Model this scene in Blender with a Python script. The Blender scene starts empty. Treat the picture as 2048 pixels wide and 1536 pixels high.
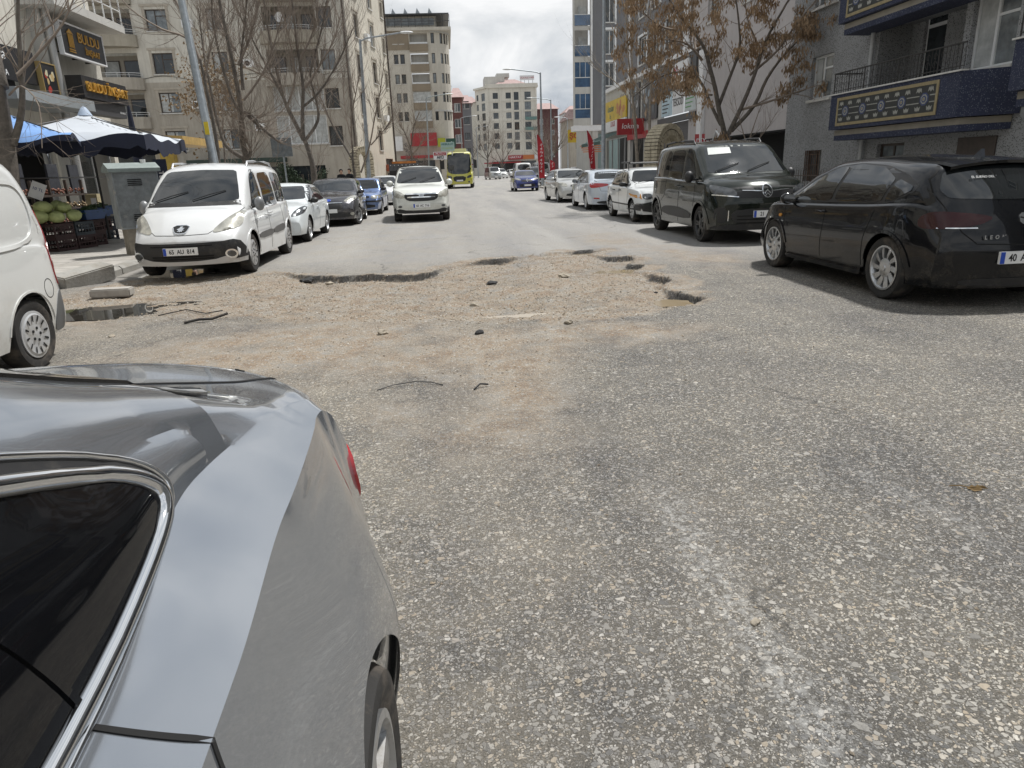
import bpy, bmesh, math, random
import numpy as np
from mathutils import Vector, Matrix
from mathutils.bvhtree import BVHTree
from mathutils.geometry import delaunay_2d_cdt
from mathutils.noise import noise as pnoise
R = math.radians
random.seed(7)
sc = bpy.context.scene
col = sc.collection

# ---------------------------------------------------------------- camera, sky, sun, exposure
H, FPX = 1.55, 1380.0
YAW, PITCH, ROLL = R(4.5), math.atan(430 / 1380), 0.037
f0 = Vector((math.sin(YAW), math.cos(YAW), 0)); r0 = Vector((math.cos(YAW), -math.sin(YAW), 0)); zz = Vector((0, 0, 1))
fw = f0 * math.cos(PITCH) - zz * math.sin(PITCH); up = f0 * math.sin(PITCH) + zz * math.cos(PITCH)
rt = r0 * math.cos(ROLL) - up * math.sin(ROLL); uu = up * math.cos(ROLL) + r0 * math.sin(ROLL)
cam = bpy.data.cameras.new('camera'); camo = bpy.data.objects.new('camera', cam); col.objects.link(camo)
cam.sensor_width = 36; cam.lens = 36 * FPX / 2048; cam.clip_start = 0.05; cam.clip_end = 3000
camo.matrix_world = Matrix(((rt.x, uu.x, -fw.x, 0), (rt.y, uu.y, -fw.y, 0), (rt.z, uu.z, -fw.z, H), (0, 0, 0, 1)))
sc.camera = camo
sc.view_settings.view_transform = 'Standard'; sc.view_settings.look = 'None'
sc.view_settings.exposure = 0.5; sc.view_settings.gamma = 1.0

SUN_AZ, SUN_EL = R(54), R(64)          # azimuth clockwise from +Y (down the street)
sdir = Vector((math.sin(SUN_AZ) * math.cos(SUN_EL), math.cos(SUN_AZ) * math.cos(SUN_EL), math.sin(SUN_EL)))
sl = bpy.data.lights.new('sun', 'SUN'); sl.energy = 3.3; sl.angle = R(4); sl.color = (1, .98, .95)
so = bpy.data.objects.new('sun', sl); col.objects.link(so); so.rotation_euler = sdir.to_track_quat('Z', 'Y').to_euler()

wd = bpy.data.worlds.new('World'); sc.world = wd; wd.use_nodes = True
nt = wd.node_tree; nt.nodes.clear()
def nd(nt, t, ins=None, **kw):
    n = nt.nodes.new(t)
    for k, v in kw.items(): setattr(n, k, v)
    for k, v in (ins or {}).items():
        s = n.inputs[k]
        if hasattr(v, 'links') or v.__class__.__name__.startswith('NodeSocket'): nt.links.new(v, s)
        else: s.default_value = v
    return n
def ramp(nt, fac, stops, interp='LINEAR'):
    n = nt.nodes.new('ShaderNodeValToRGB'); nt.links.new(fac, n.inputs[0]); e = n.color_ramp.elements
    n.color_ramp.interpolation = interp
    while len(e) < len(stops): e.new(0.5)
    for x, (p, c) in zip(e, stops):
        x.position = p; x.color = (c if hasattr(c, '__len__') else (c, c, c)) if hasattr(c, '__len__') and len(c) == 4 else ((*c, 1) if hasattr(c, '__len__') else (c, c, c, 1))
    return n.outputs[0]
def mixc(nt, fac, a, b, bt='MIX'):
    n = nt.nodes.new('ShaderNodeMix'); n.data_type = 'RGBA'; n.blend_type = bt
    for i, v in ((0, fac), (6, a), (7, b)):
        if v.__class__.__name__.startswith('NodeSocket'): nt.links.new(v, n.inputs[i])
        elif i == 0: n.inputs[0].default_value = v
        else: n.inputs[i].default_value = (*v, 1) if len(v) == 3 else v
    return n.outputs[2]
def mth(nt, op, a, b=0.5, c=None, clamp=False):
    n = nt.nodes.new('ShaderNodeMath'); n.operation = op; n.use_clamp = clamp
    for i, v in enumerate((a, b) if c is None else (a, b, c)):
        if v.__class__.__name__.startswith('NodeSocket'): nt.links.new(v, n.inputs[i])
        else: n.inputs[i].default_value = v
    return n.outputs[0]
sky = nd(nt, 'ShaderNodeTexSky', sky_type='NISHITA', sun_disc=False, sun_elevation=SUN_EL, sun_rotation=SUN_AZ, air_density=1.2, dust_density=2.0)
b1 = nd(nt, 'ShaderNodeBackground', {0: sky.outputs[0], 1: 0.09})
tc = nd(nt, 'ShaderNodeTexCoord')
mp = nd(nt, 'ShaderNodeMapping', {0: tc.outputs[0], 3: (1.0, 1.0, 2.4)})
n1 = nd(nt, 'ShaderNodeTexNoise', {'Vector': mp.outputs[0], 'Scale': 4.2, 'Detail': 9, 'Roughness': .56, 'Distortion': .35})
n2 = nd(nt, 'ShaderNodeTexNoise', {'Vector': mp.outputs[0], 'Scale': 1.15, 'Detail': 4, 'Roughness': .5})
cc = ramp(nt, n1.outputs[0], [(.32, (.42, .47, .54)), (.44, (.60, .645, .70)), (.53, (.80, .83, .86)), (.64, (1.06, 1.07, 1.08))])
b2 = nd(nt, 'ShaderNodeBackground', {0: cc, 1: 0.64})
msk = ramp(nt, n2.outputs[0], [(.30, .72), (.45, 1.0)])
ms = nd(nt, 'ShaderNodeMixShader', {0: msk, 1: b1.outputs[0], 2: b2.outputs[0]})
nd(nt, 'ShaderNodeOutputWorld', {0: ms.outputs[0]})

# ---------------------------------------------------------------- helpers
WM = {}
def put(o, parent=None, world=None, inh=False):
    world = world or Matrix.Identity(4)
    col.objects.link(o)
    if parent is not None:
        o.parent = parent; o.matrix_basis = WM[parent.name].inverted() @ world
    else: o.matrix_basis = world
    WM[o.name] = world.copy()
    return o
def tag(o, label, cat=None, group=None, kind=None):
    if label: o['label'] = label
    if cat: o['category'] = cat
    if group: o['group'] = group
    if kind: o['kind'] = kind
    return o
def thing(name, label, cat, loc=(0, 0, 0), rz=0.0, group=None):
    o = bpy.data.objects.new(name, None); o.empty_display_size = .2
    put(o, None, Matrix.Translation(loc) @ Matrix.Rotation(rz, 4, 'Z'))
    return tag(o, label, cat, group)

class MB:
    def __init__(s): s.v = []; s.f = []
    def add(s, vs, fs):
        n = len(s.v); s.v.extend([tuple(p) for p in vs]); s.f.extend([tuple(i + n for i in f) for f in fs]); return s
    def box(s, x0, x1, y0, y1, z0, z1):
        return s.add([(x0, y0, z0), (x1, y0, z0), (x1, y1, z0), (x0, y1, z0), (x0, y0, z1), (x1, y0, z1), (x1, y1, z1), (x0, y1, z1)],
                     [(0, 3, 2, 1), (4, 5, 6, 7), (0, 1, 5, 4), (1, 2, 6, 5), (2, 3, 7, 6), (3, 0, 4, 7)])
    def tube(s, pts, rad, n=6, cap=True):
        pts = [Vector(p) for p in pts]; m = len(pts)
        if not hasattr(rad, '__len__'): rad = [rad] * m
        vs = []; ref = None
        for i, p in enumerate(pts):
            t = (pts[min(i + 1, m - 1)] - pts[max(i - 1, 0)])
            t = t.normalized() if t.length > 1e-9 else Vector((0, 0, 1))
            if ref is None: ref = Vector((1, 0, 0)) if abs(t.x) < .8 else Vector((0, 1, 0))
            a = t.cross(ref).normalized(); b = t.cross(a); ref = -(t.cross(a)) if False else ref
            for k in range(n):
                w = 2 * math.pi * k / n; vs.append(p + (a * math.cos(w) + b * math.sin(w)) * rad[i])
        fs = [(i * n + k, i * n + (k + 1) % n, (i + 1) * n + (k + 1) % n, (i + 1) * n + k) for i in range(m - 1) for k in range(n)]
        if cap: fs += [tuple(range(n - 1, -1, -1)), tuple((m - 1) * n + k for k in range(n))]
        return s.add(vs, fs)
    def lathe(s, prof, n=24, axis='z', org=(0, 0, 0), close=False):
        vs = []; m = len(prof)
        for (r_, h_) in prof:
            for k in range(n):
                a = 2 * math.pi * k / n; c, d = r_ * math.cos(a), r_ * math.sin(a)
                p = {'z': (c, d, h_), 'y': (c, h_, d), 'x': (h_, c, d)}[axis]
                vs.append((p[0] + org[0], p[1] + org[1], p[2] + org[2]))
        fs = [(i * n + k, i * n + (k + 1) % n, (i + 1) * n + (k + 1) % n, (i + 1) * n + k) for i in range(m - 1) for k in range(n)]
        return s.add(vs, fs)
    def prism(s, poly, y0, y1):      # polygon in x,z extruded along y
        n = len(poly)
        vs = [(a, y0, b) for a, b in poly] + [(a, y1, b) for a, b in poly]
        return s.add(vs, [tuple(range(n)), tuple(range(2 * n - 1, n - 1, -1))] + [(i, i + n, (i + 1) % n + n, (i + 1) % n) for i in range(n)])
    def xf(s, M):
        s.v = [tuple(M @ Vector(p)) for p in s.v]; return s
    def mesh(s, name, mat=None, smooth=None):
        me = bpy.data.meshes.new(name); me.from_pydata(s.v, [], s.f)
        bm = bmesh.new(); bm.from_mesh(me); bmesh.ops.recalc_face_normals(bm, faces=bm.faces); bm.to_mesh(me); bm.free()
        if mat: me.materials.append(mat)
        if smooth is not None:
            me.polygons.foreach_set('use_smooth', [True] * len(me.polygons)); me.set_sharp_from_angle(angle=R(smooth))
        return me
    def build(s, name, mat, parent=None, world=None, smooth=None, label=None):
        o = bpy.data.objects.new(name, s.mesh(name, mat, smooth)); put(o, parent, world)
        if label: o['label'] = label
        return o
def inst(name, me, parent, world):
    return put(bpy.data.objects.new(name, me), parent, world)

_mats = {}
def mat(name, c, rough=.6, metal=0., coat=0., noise=None, bump=None, spec=None, alpha=None, trans=0., emit=None, dirt=None, streak=None):
    """noise=(scale, amount) value variation; bump=(scale, strength); dirt=(colour, scale, lo, hi) blotches; streak=(colour, amount) vertical rain streaks"""
    if name in _mats: return _mats[name]
    m = bpy.data.materials.new(name); m.use_nodes = True; nt = m.node_tree; b = nt.nodes['Principled BSDF']
    b.inputs['Roughness'].default_value = rough; b.inputs['Metallic'].default_value = metal
    b.inputs['Coat Weight'].default_value = coat; b.inputs['Coat Roughness'].default_value = .03
    if spec is not None: b.inputs['Specular IOR Level'].default_value = spec
    if trans: b.inputs['Transmission Weight'].default_value = trans
    if alpha is not None: b.inputs['Alpha'].default_value = alpha
    base = (*c, 1); b.inputs['Base Color'].default_value = base
    tc = nd(nt, 'ShaderNodeTexCoord').outputs['Object']; cs = None
    if noise:
        n = nd(nt, 'ShaderNodeTexNoise', {'Vector': tc, 'Scale': noise[0], 'Detail': 8, 'Roughness': .65})
        lo = tuple(max(0, x * (1 - noise[1])) for x in c); hi = tuple(min(1, x * (1 + noise[1])) for x in c)
        cs = ramp(nt, n.outputs[0], [(.3, lo), (.7, hi)])
    if streak:
        mp = nd(nt, 'ShaderNodeMapping', {0: tc, 3: (2.2, 2.2, .18)})
        n = nd(nt, 'ShaderNodeTexNoise', {'Vector': mp.outputs[0], 'Scale': 1.6, 'Detail': 7, 'Roughness': .7})
        cs = mixc(nt, mth(nt, 'MULTIPLY', ramp(nt, n.outputs[0], [(.42, 0), (.72, 1)]), streak[1]), cs if cs else base, streak[0])
    if dirt:
        n = nd(nt, 'ShaderNodeTexNoise', {'Vector': tc, 'Scale': dirt[1], 'Detail': 10, 'Roughness': .7})
        k = ramp(nt, n.outputs[0], [(dirt[2], 0), (dirt[3], 1)])
        cs = mixc(nt, k, cs if cs else base, dirt[0])
        rr = nd(nt, 'ShaderNodeMapRange', {0: k, 3: rough, 4: min(1, rough + .35)}); nt.links.new(rr.outputs[0], b.inputs['Roughness'])
    if cs: nt.links.new(cs, b.inputs['Base Color'])
    if bump:
        n = nd(nt, 'ShaderNodeTexNoise', {'Vector': tc, 'Scale': bump[0], 'Detail': 6, 'Roughness': .6})
        bb = nd(nt, 'ShaderNodeBump', {'Height': n.outputs[0], 'Strength': bump[1], 'Distance': .02}); nt.links.new(bb.outputs[0], b.inputs['Normal'])
    if emit: b.inputs['Emission Color'].default_value = (*emit[0], 1); b.inputs['Emission Strength'].default_value = emit[1]
    _mats[name] = m; return m
DUST = (.30, .26, .20)
def paint(name, c, metal=0., dirt=.62, rough=.28, cw=1.0, dk=1.0):
    m = mat('paint_' + name, c, rough, metal, coat=cw, spec=.5 if cw > .9 else .2)
    if m.get('done'): return m
    m['done'] = 1; nt = m.node_tree; b = nt.nodes['Principled BSDF']
    tc = nd(nt, 'ShaderNodeTexCoord').outputs['Object']
    n = nd(nt, 'ShaderNodeTexNoise', {'Vector': tc, 'Scale': 5, 'Detail': 10, 'Roughness': .72})
    n3 = nd(nt, 'ShaderNodeTexNoise', {'Vector': tc, 'Scale': 130, 'Detail': 2, 'Roughness': .5})
    z = nd(nt, 'ShaderNodeSeparateXYZ', {0: tc}).outputs[2]
    zf = ramp(nt, z, [(.2, 1), (.85, .0)])
    k = mth(nt, 'MULTIPLY', zf, ramp(nt, n.outputs[0], [(dirt - .18, 0), (dirt + .08, 1)]))
    k = mth(nt, 'ADD', mth(nt, 'MULTIPLY', k, .6 * dk), mth(nt, 'MULTIPLY', ramp(nt, n3.outputs[0], [(.68, 0), (.76, 1)]), mth(nt, 'MULTIPLY', zf, .45 * dk)), clamp=True)
    nt.links.new(mixc(nt, k, (*c, 1), DUST), b.inputs['Base Color'])
    nt.links.new(mth(nt, 'MULTIPLY_ADD', k, .5, rough), b.inputs['Roughness'])
    nt.links.new(mth(nt, 'MULTIPLY_ADD', k, -metal, metal), b.inputs['Metallic'])
    nt.links.new(mth(nt, 'SUBTRACT', cw, k, clamp=True), b.inputs['Coat Weight'])
    return m
def text(s, size, mtl, parent, world, name='lettering', ext=.004, align='CENTER', shear=0, spacing=1.0, sx=1.0, bold=0.0):
    cu = bpy.data.curves.new('t', 'FONT'); cu.body = s; cu.size = size; cu.extrude = ext; cu.align_x = align; cu.align_y = 'CENTER'
    cu.shear = shear; cu.space_character = spacing; cu.resolution_u = 3; cu.offset = bold
    t = bpy.data.objects.new('t', cu); col.objects.link(t); dg = bpy.context.evaluated_depsgraph_get()
    me = bpy.data.meshes.new_from_object(t.evaluated_get(dg)); bpy.data.objects.remove(t)
    me.transform(Matrix.Rotation(math.pi / 2, 4, 'X') @ Matrix.Diagonal((sx, 1, 1, 1)))   # reads along +x, faces -y
    me.materials.clear(); me.materials.append(mtl)
    return put(bpy.data.objects.new(name, me), parent, world)
def T(x, y, z, rz=0): return Matrix.Translation((x, y, z)) @ Matrix.Rotation(rz, 4, 'Z')

def pchip(pts):
    x = np.array([p[0] for p in pts], float); y = np.array([p[1] for p in pts], float)
    h = np.diff(x); d = np.diff(y) / h; m = np.zeros(len(x)); m[0], m[-1] = d[0], d[-1]
    for i in range(1, len(x) - 1):
        if d[i - 1] * d[i] > 0:
            w1, w2 = 2 * h[i] + h[i - 1], h[i] + 2 * h[i - 1]; m[i] = (w1 + w2) / (w1 / d[i - 1] + w2 / d[i])
    def f(t):
        t = min(max(t, x[0]), x[-1]); i = min(max(int(np.searchsorted(x, t)) - 1, 0), len(h) - 1)
        s = (t - x[i]) / h[i]; s2, s3 = s * s, s * s * s
        return float((2 * s3 - 3 * s2 + 1) * y[i] + (s3 - 2 * s2 + s) * h[i] * m[i] + (3 * s2 - 2 * s3) * y[i + 1] + (s3 - s2) * h[i] * m[i + 1])
    return f
def sstep(a, b, x):
    t = np.clip((x - a) / (b - a), 0, 1); return t * t * (3 - 2 * t)

# common materials
M_GLASS = mat('car_glass', (.010, .012, .013), .02, spec=.8, coat=.4)
M_GLASS_B = mat('tinted_glass', (.004, .0042, .005), .04, spec=.45)
M_PANE = mat('window_glass', (.03, .036, .04), .05, spec=.7, noise=(1.3, .5))
M_PANE2 = mat('window_glass_pale', (.16, .18, .19), .08, spec=.7, noise=(2.3, .5)); M_PANE3 = mat('window_glass_mid', (.075, .085, .09), .06, spec=.7, noise=(1.7, .6))
M_RUB = mat('tyre_rubber', (.022, .021, .02), .85, dirt=((.12, .10, .08), 6, .5, .75), bump=(60, .2))
M_BLK = mat('black_plastic', (.018, .018, .019), .5, dirt=((.10, .09, .075), 5, .55, .8))
M_GAP = mat('shadow_gap', (.006, .006, .006), .9)
M_CHR = mat('chrome', (.82, .83, .84), .08, 1.0)
M_ALU = mat('alloy', (.52, .53, .54), .32, .85, dirt=((.20, .18, .15), 9, .5, .75))
M_STEEL = mat('galvanised_steel', (.33, .36, .38), .5, .55, noise=(7, .25))
M_RED = mat('tail_lamp_red', (.42, .015, .02), .1, coat=1)
M_LAMP = mat('headlamp_glass', (.42, .41, .36), .12, .35, coat=1, noise=(6, .4))
M_LAMPD = mat('headlamp_dark', (.08, .085, .09), .1, .4, coat=1, noise=(9, .6))
M_PLATE = mat('plate_white', (.78, .78, .77), .35)
M_PBLUE = mat('plate_blue', (.02, .07, .42), .4)
M_INK = mat('black_ink', (.012, .012, .012), .5)
M_WHITEP = mat('white_plastic', (.78, .78, .77), .4, noise=(3, .06))
M_AMBER = mat('amber_lens', (.6, .26, .03), .15, coat=1)
# ---------------------------------------------------------------- the road sheet (one sheet out to the horizon, with the broken pit)
rng = np.random.default_rng(11)
_tab = rng.random((257, 257))
def vnoise(x, y):
    xi = np.floor(x).astype(int); yi = np.floor(y).astype(int); fx = x - xi; fy = y - yi
    fx = fx * fx * (3 - 2 * fx); fy = fy * fy * (3 - 2 * fy)
    a = _tab[xi % 256, yi % 256]; b = _tab[(xi + 1) % 256, yi % 256]; c = _tab[xi % 256, (yi + 1) % 256]; d = _tab[(xi + 1) % 256, (yi + 1) % 256]
    return (a * (1 - fx) + b * fx) * (1 - fy) + (c * (1 - fx) + d * fx) * fy - .5
def fbm(x, y, o=4):
    s = 0; a = 1.
    for k in range(o): s = s + a * vnoise(x * 2 ** k + 17.3 * k, y * 2 ** k + 9.1 * k); a *= .5
    return s
PIT = np.array([(-5.2, 12.2), (-4.2, 12.05), (-2.9, 11.95), (-2.3, 11.5), (-1.66, 11.29), (-1.0, 11.15), (-.37, 11.25), (-.1, 11.8), (.3, 12.2), (1.16, 12.85), (1.9, 13.25), (2.6, 13.6), (2.9, 13.4), (2.55, 12.7),
                (2.75, 12.2), (3.15, 12.0), (3.0, 11.5), (2.85, 11.1), (3.1, 10.85), (2.75, 10.4), (2.9, 9.9), (3.0, 9.35), (2.7, 8.9), (2.75, 8.4), (2.95, 7.9), (2.4, 7.5), (1.51, 7.0), (.47, 7.15), (-1, 7.6), (-3, 8.3), (-4.83, 9.0), (-5.6, 10.2)])
def sdist(x, y, poly):
    d = np.full(x.shape, 1e9); ins = np.zeros(x.shape, bool); n = len(poly)
    for i in range(n):
        ax, ay = poly[i]; bx, by = poly[(i + 1) % n]; ex, ey = bx - ax, by - ay
        t = np.clip(((x - ax) * ex + (y - ay) * ey) / (ex * ex + ey * ey), 0, 1)
        d = np.minimum(d, np.hypot(x - ax - t * ex, y - ay - t * ey))
        with np.errstate(divide='ignore', invalid='ignore'):
            c = ((ay > y) != (by > y)) & (x < ex * (y - ay) / (by - ay if by != ay else 1e-9) + ax)
        ins ^= c
    return np.where(ins, d, -d)
NB = np.array([(-6, 10.2), (-4.83, 9.0), (-3, 8.3), (-1, 7.5), (.47, 7.0), (1.51, 6.9), (2.4, 7.3), (3.2, 7.5)])
def blob(x, y, cx, cy, rx, ry): return np.exp(-(((x - cx) / rx) ** 2 + ((y - cy) / ry) ** 2))
def ground(x, y):
    wx = x + .10 * fbm(x * 5, y * 5) + .06 * fbm(x * 16, y * 16, 2); wy = y + .10 * fbm(x * 5 + 40, y * 5) + .06 * fbm(x * 16 + 9, y * 16, 2)
    sd = sdist(wx, wy, PIT); yb = np.interp(x, NB[:, 0], NB[:, 1])
    fade = sstep(0.0, 2.2, wy - yb); fade = np.maximum(fade, sstep(2.2, 2.7, x) * sstep(-.4, .3, wy - yb))
    lf = sstep(-4.4, -2.4, x); step = sstep(-.01, .05, sd)
    near = (x > -9) & (x < 7) & (y > 3) & (y < 18)
    ek = .16 + sum(k_ * blob(x, y, cx, cy, rx, ry) for cx, cy, rx, ry, k_ in ((-2.1, 11.45, .55, .5, .9), (-1.2, 11.2, .7, .5, 1.), (-.5, 11.2, .3, .4, .5), (.72, 12.5, .42, .4, .8), (2.95, 12.05, .32, .3, 1.), (2.98, 11.0, .3, .28, 1.), (2.92, 9.5, .3, .35, 1.), (2.8, 8.2, .32, .35, 1.), (2.55, 13.5, .3, .2, .7)))
    ek = np.clip(ek, 0, 1)
    z = -(.085 * fade * (.3 + .7 * lf) * ek + .02 * fade) * step
    rough = np.where(sd > 0, 1., np.exp(np.minimum(sd, 0) * 1.1))
    z = z + near * rough * (.045 * fbm(x * 1.6, y * 1.6) + .018 * fbm(x * 7, y * 7, 3))
    for (cx, cy, rx, ry, a) in ((.75, 7.75, .55, .20, -.05), (.9, 8.15, .6, .16, .045), (.3, 8.9, .5, .2, -.03), (.1, 10.5, .5, .25, -.03), (2.52, 7.95, .3, .28, -.05), (2.6, 10.6, .42, .3, -.05), (2.6, 13.35, .35, .18, -.04), (1.4, 10.2, .9, .5, .02), (-4.55, 9.1, .7, .55, -.05), (-4.9, 12.9, .8, .7, -.05)):
        z = z + a * blob(x, y, cx, cy, rx, ry)
    spill = .37 * blob(x, y, -1.0, 6.2, 2.8, 2.0) + .27 * blob(x, y, .45, 5.2, .5, 1.3) + .55 * blob(x, y, -1.5, 6.6, 1.6, 1.0) + .6 * blob(x, y, 1.6, 6.4, 1.0, .5) + .9 * blob(x, y, -4.6, 9.8, 1.6, 2.0) + .55 * blob(x, y, 4.2, 11.5, .9, 2.2) + .5 * blob(x, y, 3.4, 15.5, 1.2, 2.5) + .35 * blob(x, y, 1.0, 13.6, 1.0, .7) + .22 * blob(x, y, 0.3, 2.4, .7, 2.0) + .2 * blob(x, y, -.2, 4.0, .8, 1.0)
    dirt = np.clip(np.maximum(sstep(-.55, .20, sd + .55 * fbm(x * 1.9, y * 1.9)) * (.45 + .55 * np.maximum(fade, sstep(-.6, .8, wy - yb))), spill + .5 * spill * fbm(x * 2, y * 2)), 0, 1)
    cut = np.clip(2.4 * np.exp(-((sd - .018) / .036) ** 2) * fade * lf * np.clip(ek - .1, 0, 1), 0, 1)
    pn = lambda ax, ay, bx, by, w: np.exp(-((((x - ax) * (by - ay) - (y - ay) * (bx - ax)) / math.hypot(bx - ax, by - ay) + .05 * fbm(x * 4, y * 4)) / w) ** 2) * sstep(0, .15, ((x - ax) * (bx - ax) + (y - ay) * (by - ay)) / ((bx - ax) ** 2 + (by - ay) ** 2)) * (1 - sstep(.85, 1, ((x - ax) * (bx - ax) + (y - ay) * (by - ay)) / ((bx - ax) ** 2 + (by - ay) ** 2)))
    paintm = np.maximum(pn(.95, 3.2, .95, 1.0, .09), .7 * pn(2.0, 3.2, 2.2, 2.2, .06)) + .6 * pn(1.9, 33, 2.4, 14, .25) * (y > 14)
    return z, dirt, cut, paintm
def lines(a, b, st, far, k=1.09):
    core = list(np.arange(a, b, st)); s = st; p = core[-1]; hi = []
    while p < far: s = min(s * k, 60); p += s; hi.append(p)
    s = st; p = core[0]; lo = []
    while p > -far: s = min(s * k, 60); p -= s; lo.append(p)
    return np.array(lo[::-1] + core + hi)
gx = lines(-5.7, 3.9, .03, 900, 1.10); gy = lines(6.6, 13.9, .03, 1400, 1.07)
GX, GY = np.meshgrid(gx, gy); fx_, fy_ = GX.ravel(), GY.ravel()
gz, gd, gc, gp = ground(fx_, fy_)
nx_, ny_ = len(gx), len(gy)
me = bpy.data.meshes.new('road'); me.vertices.add(nx_ * ny_)
me.vertices.foreach_set('co', np.stack([fx_, fy_, gz], 1).astype(np.float32).ravel())
ii, jj = np.meshgrid(np.arange(nx_ - 1), np.arange(ny_ - 1)); q = (jj * nx_ + ii).ravel()
quads = np.stack([q, q + 1, q + nx_ + 1, q + nx_], 1).astype(np.int32)
me.loops.add(quads.size); me.loops.foreach_set('vertex_index', quads.ravel())
me.polygons.add(len(quads)); me.polygons.foreach_set('loop_start', np.arange(0, quads.size, 4, dtype=np.int32))
me.polygons.foreach_set('use_smooth', np.ones(len(quads), bool))
me.update(calc_edges=True)
for nm, arr in (('dirt', gd), ('cut', gc), ('paint', gp)):
    me.attributes.new(nm, 'FLOAT', 'POINT').data.foreach_set('value', arr.astype(np.float32))

def road_material():
    m = bpy.data.materials.new('worn_asphalt'); m.use_nodes = True; nt = m.node_tree; b = nt.nodes['Principled BSDF']
    co = nd(nt, 'ShaderNodeTexCoord').outputs['Object']
    at = lambda k: nd(nt, 'ShaderNodeAttribute', attribute_name=k).outputs['Fac']
    wn = nd(nt, 'ShaderNodeTexNoise', {'Vector': co, 'Scale': 45, 'Detail': 2})
    vm = nd(nt, 'ShaderNodeVectorMath', operation='MULTIPLY_ADD'); nt.links.new(wn.outputs['Color'], vm.inputs[0]); vm.inputs[1].default_value = (.016, .016, 0); nt.links.new(co, vm.inputs[2])
    flat = nd(nt, 'ShaderNodeVectorMath', operation='MULTIPLY'); nt.links.new(vm.outputs[0], flat.inputs[0]); flat.inputs[1].default_value = (1, 1, 0)
    P = flat.outputs[0]
    def layer(scale, thr, edge, ox):
        mp = nd(nt, 'ShaderNodeMapping', {0: P, 1: (ox, ox * .7, 0)})
        v = nd(nt, 'ShaderNodeTexVoronoi', {'Vector': mp.outputs[0], 'Scale': scale}, voronoi_dimensions='2D', feature='F1')
        e = nd(nt, 'ShaderNodeTexVoronoi', {'Vector': mp.outputs[0], 'Scale': scale}, voronoi_dimensions='2D', feature='DISTANCE_TO_EDGE')
        s = nd(nt, 'ShaderNodeSeparateColor', {0: v.outputs['Color']})
        sel = mth(nt, 'GREATER_THAN', s.outputs[0], thr)
        size = mth(nt, 'MULTIPLY_ADD', s.outputs[2], .22, edge)
        k = nd(nt, 'ShaderNodeMapRange', {0: e.outputs['Distance'], 1: size, 2: mth(nt, 'ADD', size, .05)}, clamp=True)
        k = mth(nt, 'MULTIPLY', k.outputs[0], sel)
        c = ramp(nt, s.outputs[1], [(0, (.12, .122, .125)), (.25, (.20, .20, .198)), (.5, (.31, .305, .29)), (.74, (.43, .42, .40)), (.88, (.37, .32, .255)), (1, (.58, .57, .545))])
        return k, c
    fine = nd(nt, 'ShaderNodeTexNoise', {'Vector': co, 'Scale': 160, 'Detail': 5, 'Roughness': .75})
    matrix = ramp(nt, fine.outputs[0], [(.34, (.03, .029, .028)), (.5, (.092, .088, .081)), (.66, (.205, .195, .175))])
    k2, c2 = layer(118, .40, .02, 3.1); k1, c1 = layer(58, .64, .03, 0)
    k0, c0 = layer(34, .93, .05, 7.7)
    base = mixc(nt, k2, matrix, c2); base = mixc(nt, k1, base, c1); base = mixc(nt, k0, base, c0)
    big = nd(nt, 'ShaderNodeTexNoise', {'Vector': co, 'Scale': .55, 'Detail': 5, 'Roughness': .6})
    mp = nd(nt, 'ShaderNodeMapping', {0: co, 3: (.9, .10, 1)})
    trk = nd(nt, 'ShaderNodeTexNoise', {'Vector': mp.outputs[0], 'Scale': 1.1, 'Detail': 5, 'Roughness': .6})
    base = mixc(nt, .8, base, ramp(nt, trk.outputs[0], [(.32, (.72, .72, .75)), (.68, (1.25, 1.22, 1.15))]), 'MULTIPLY')
    base = mixc(nt, .85, base, ramp(nt, big.outputs[0], [(.30, (.62, .62, .63)), (.48, (.86, .85, .83)), (.68, (1.08, 1.05, .99))]), 'MULTIPLY')
    # the newer, paler, closer-grained asphalt further up the street
    sy = nd(nt, 'ShaderNodeSeparateXYZ', {0: co}).outputs[1]
    fy = nd(nt, 'ShaderNodeMapRange', {0: mth(nt, 'ADD', sy, mth(nt, 'MULTIPLY', big.outputs[0], 3.0)), 1: 11.5, 2: 15.0}).outputs[0]
    newer = mixc(nt, .75, ramp(nt, fine.outputs[0], [(.3, (.19, .188, .184)), (.7, (.42, .41, .395))]), ramp(nt, trk.outputs[0], [(.3, (.78, .79, .82)), (.7, (1.22, 1.2, 1.15))]), 'MULTIPLY')
    base = mixc(nt, mth(nt, 'MULTIPLY', fy, .85), base, newer)
    # fine dust film
    dn = nd(nt, 'ShaderNodeTexNoise', {'Vector': co, 'Scale': 1.1, 'Detail': 9, 'Roughness': .7})
    sx_ = nd(nt, 'ShaderNodeSeparateXYZ', {0: co}).outputs[0]
    side = nd(nt, 'ShaderNodeMapRange', {0: sx_, 1: 1.6, 2: -.4, 3: .22, 4: .62}).outputs[0]
    film = mth(nt, 'MULTIPLY', ramp(nt, dn.outputs[0], [(.36, 0), (.64, 1)]), side)
    film = mth(nt, 'MULTIPLY', film, ramp(nt, fine.outputs[0], [(.4, .35), (.62, 1)]))
    base = mixc(nt, film, base, (.30, .265, .21))
    pk = mth(nt, 'MULTIPLY', at('paint'), ramp(nt, nd(nt, 'ShaderNodeTexNoise', {'Vector': co, 'Scale': 22, 'Detail': 6, 'Roughness': .75}).outputs[0], [(.46, 0), (.60, 1)]))
    base = mixc(nt, mth(nt, 'MULTIPLY', pk, .36), base, (.62, .62, .60))
    # oil stains and hair cracks
    on_ = nd(nt, 'ShaderNodeTexNoise', {'Vector': co, 'Scale': .9, 'Detail': 7, 'Roughness': .68, 'Distortion': .6})
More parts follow.
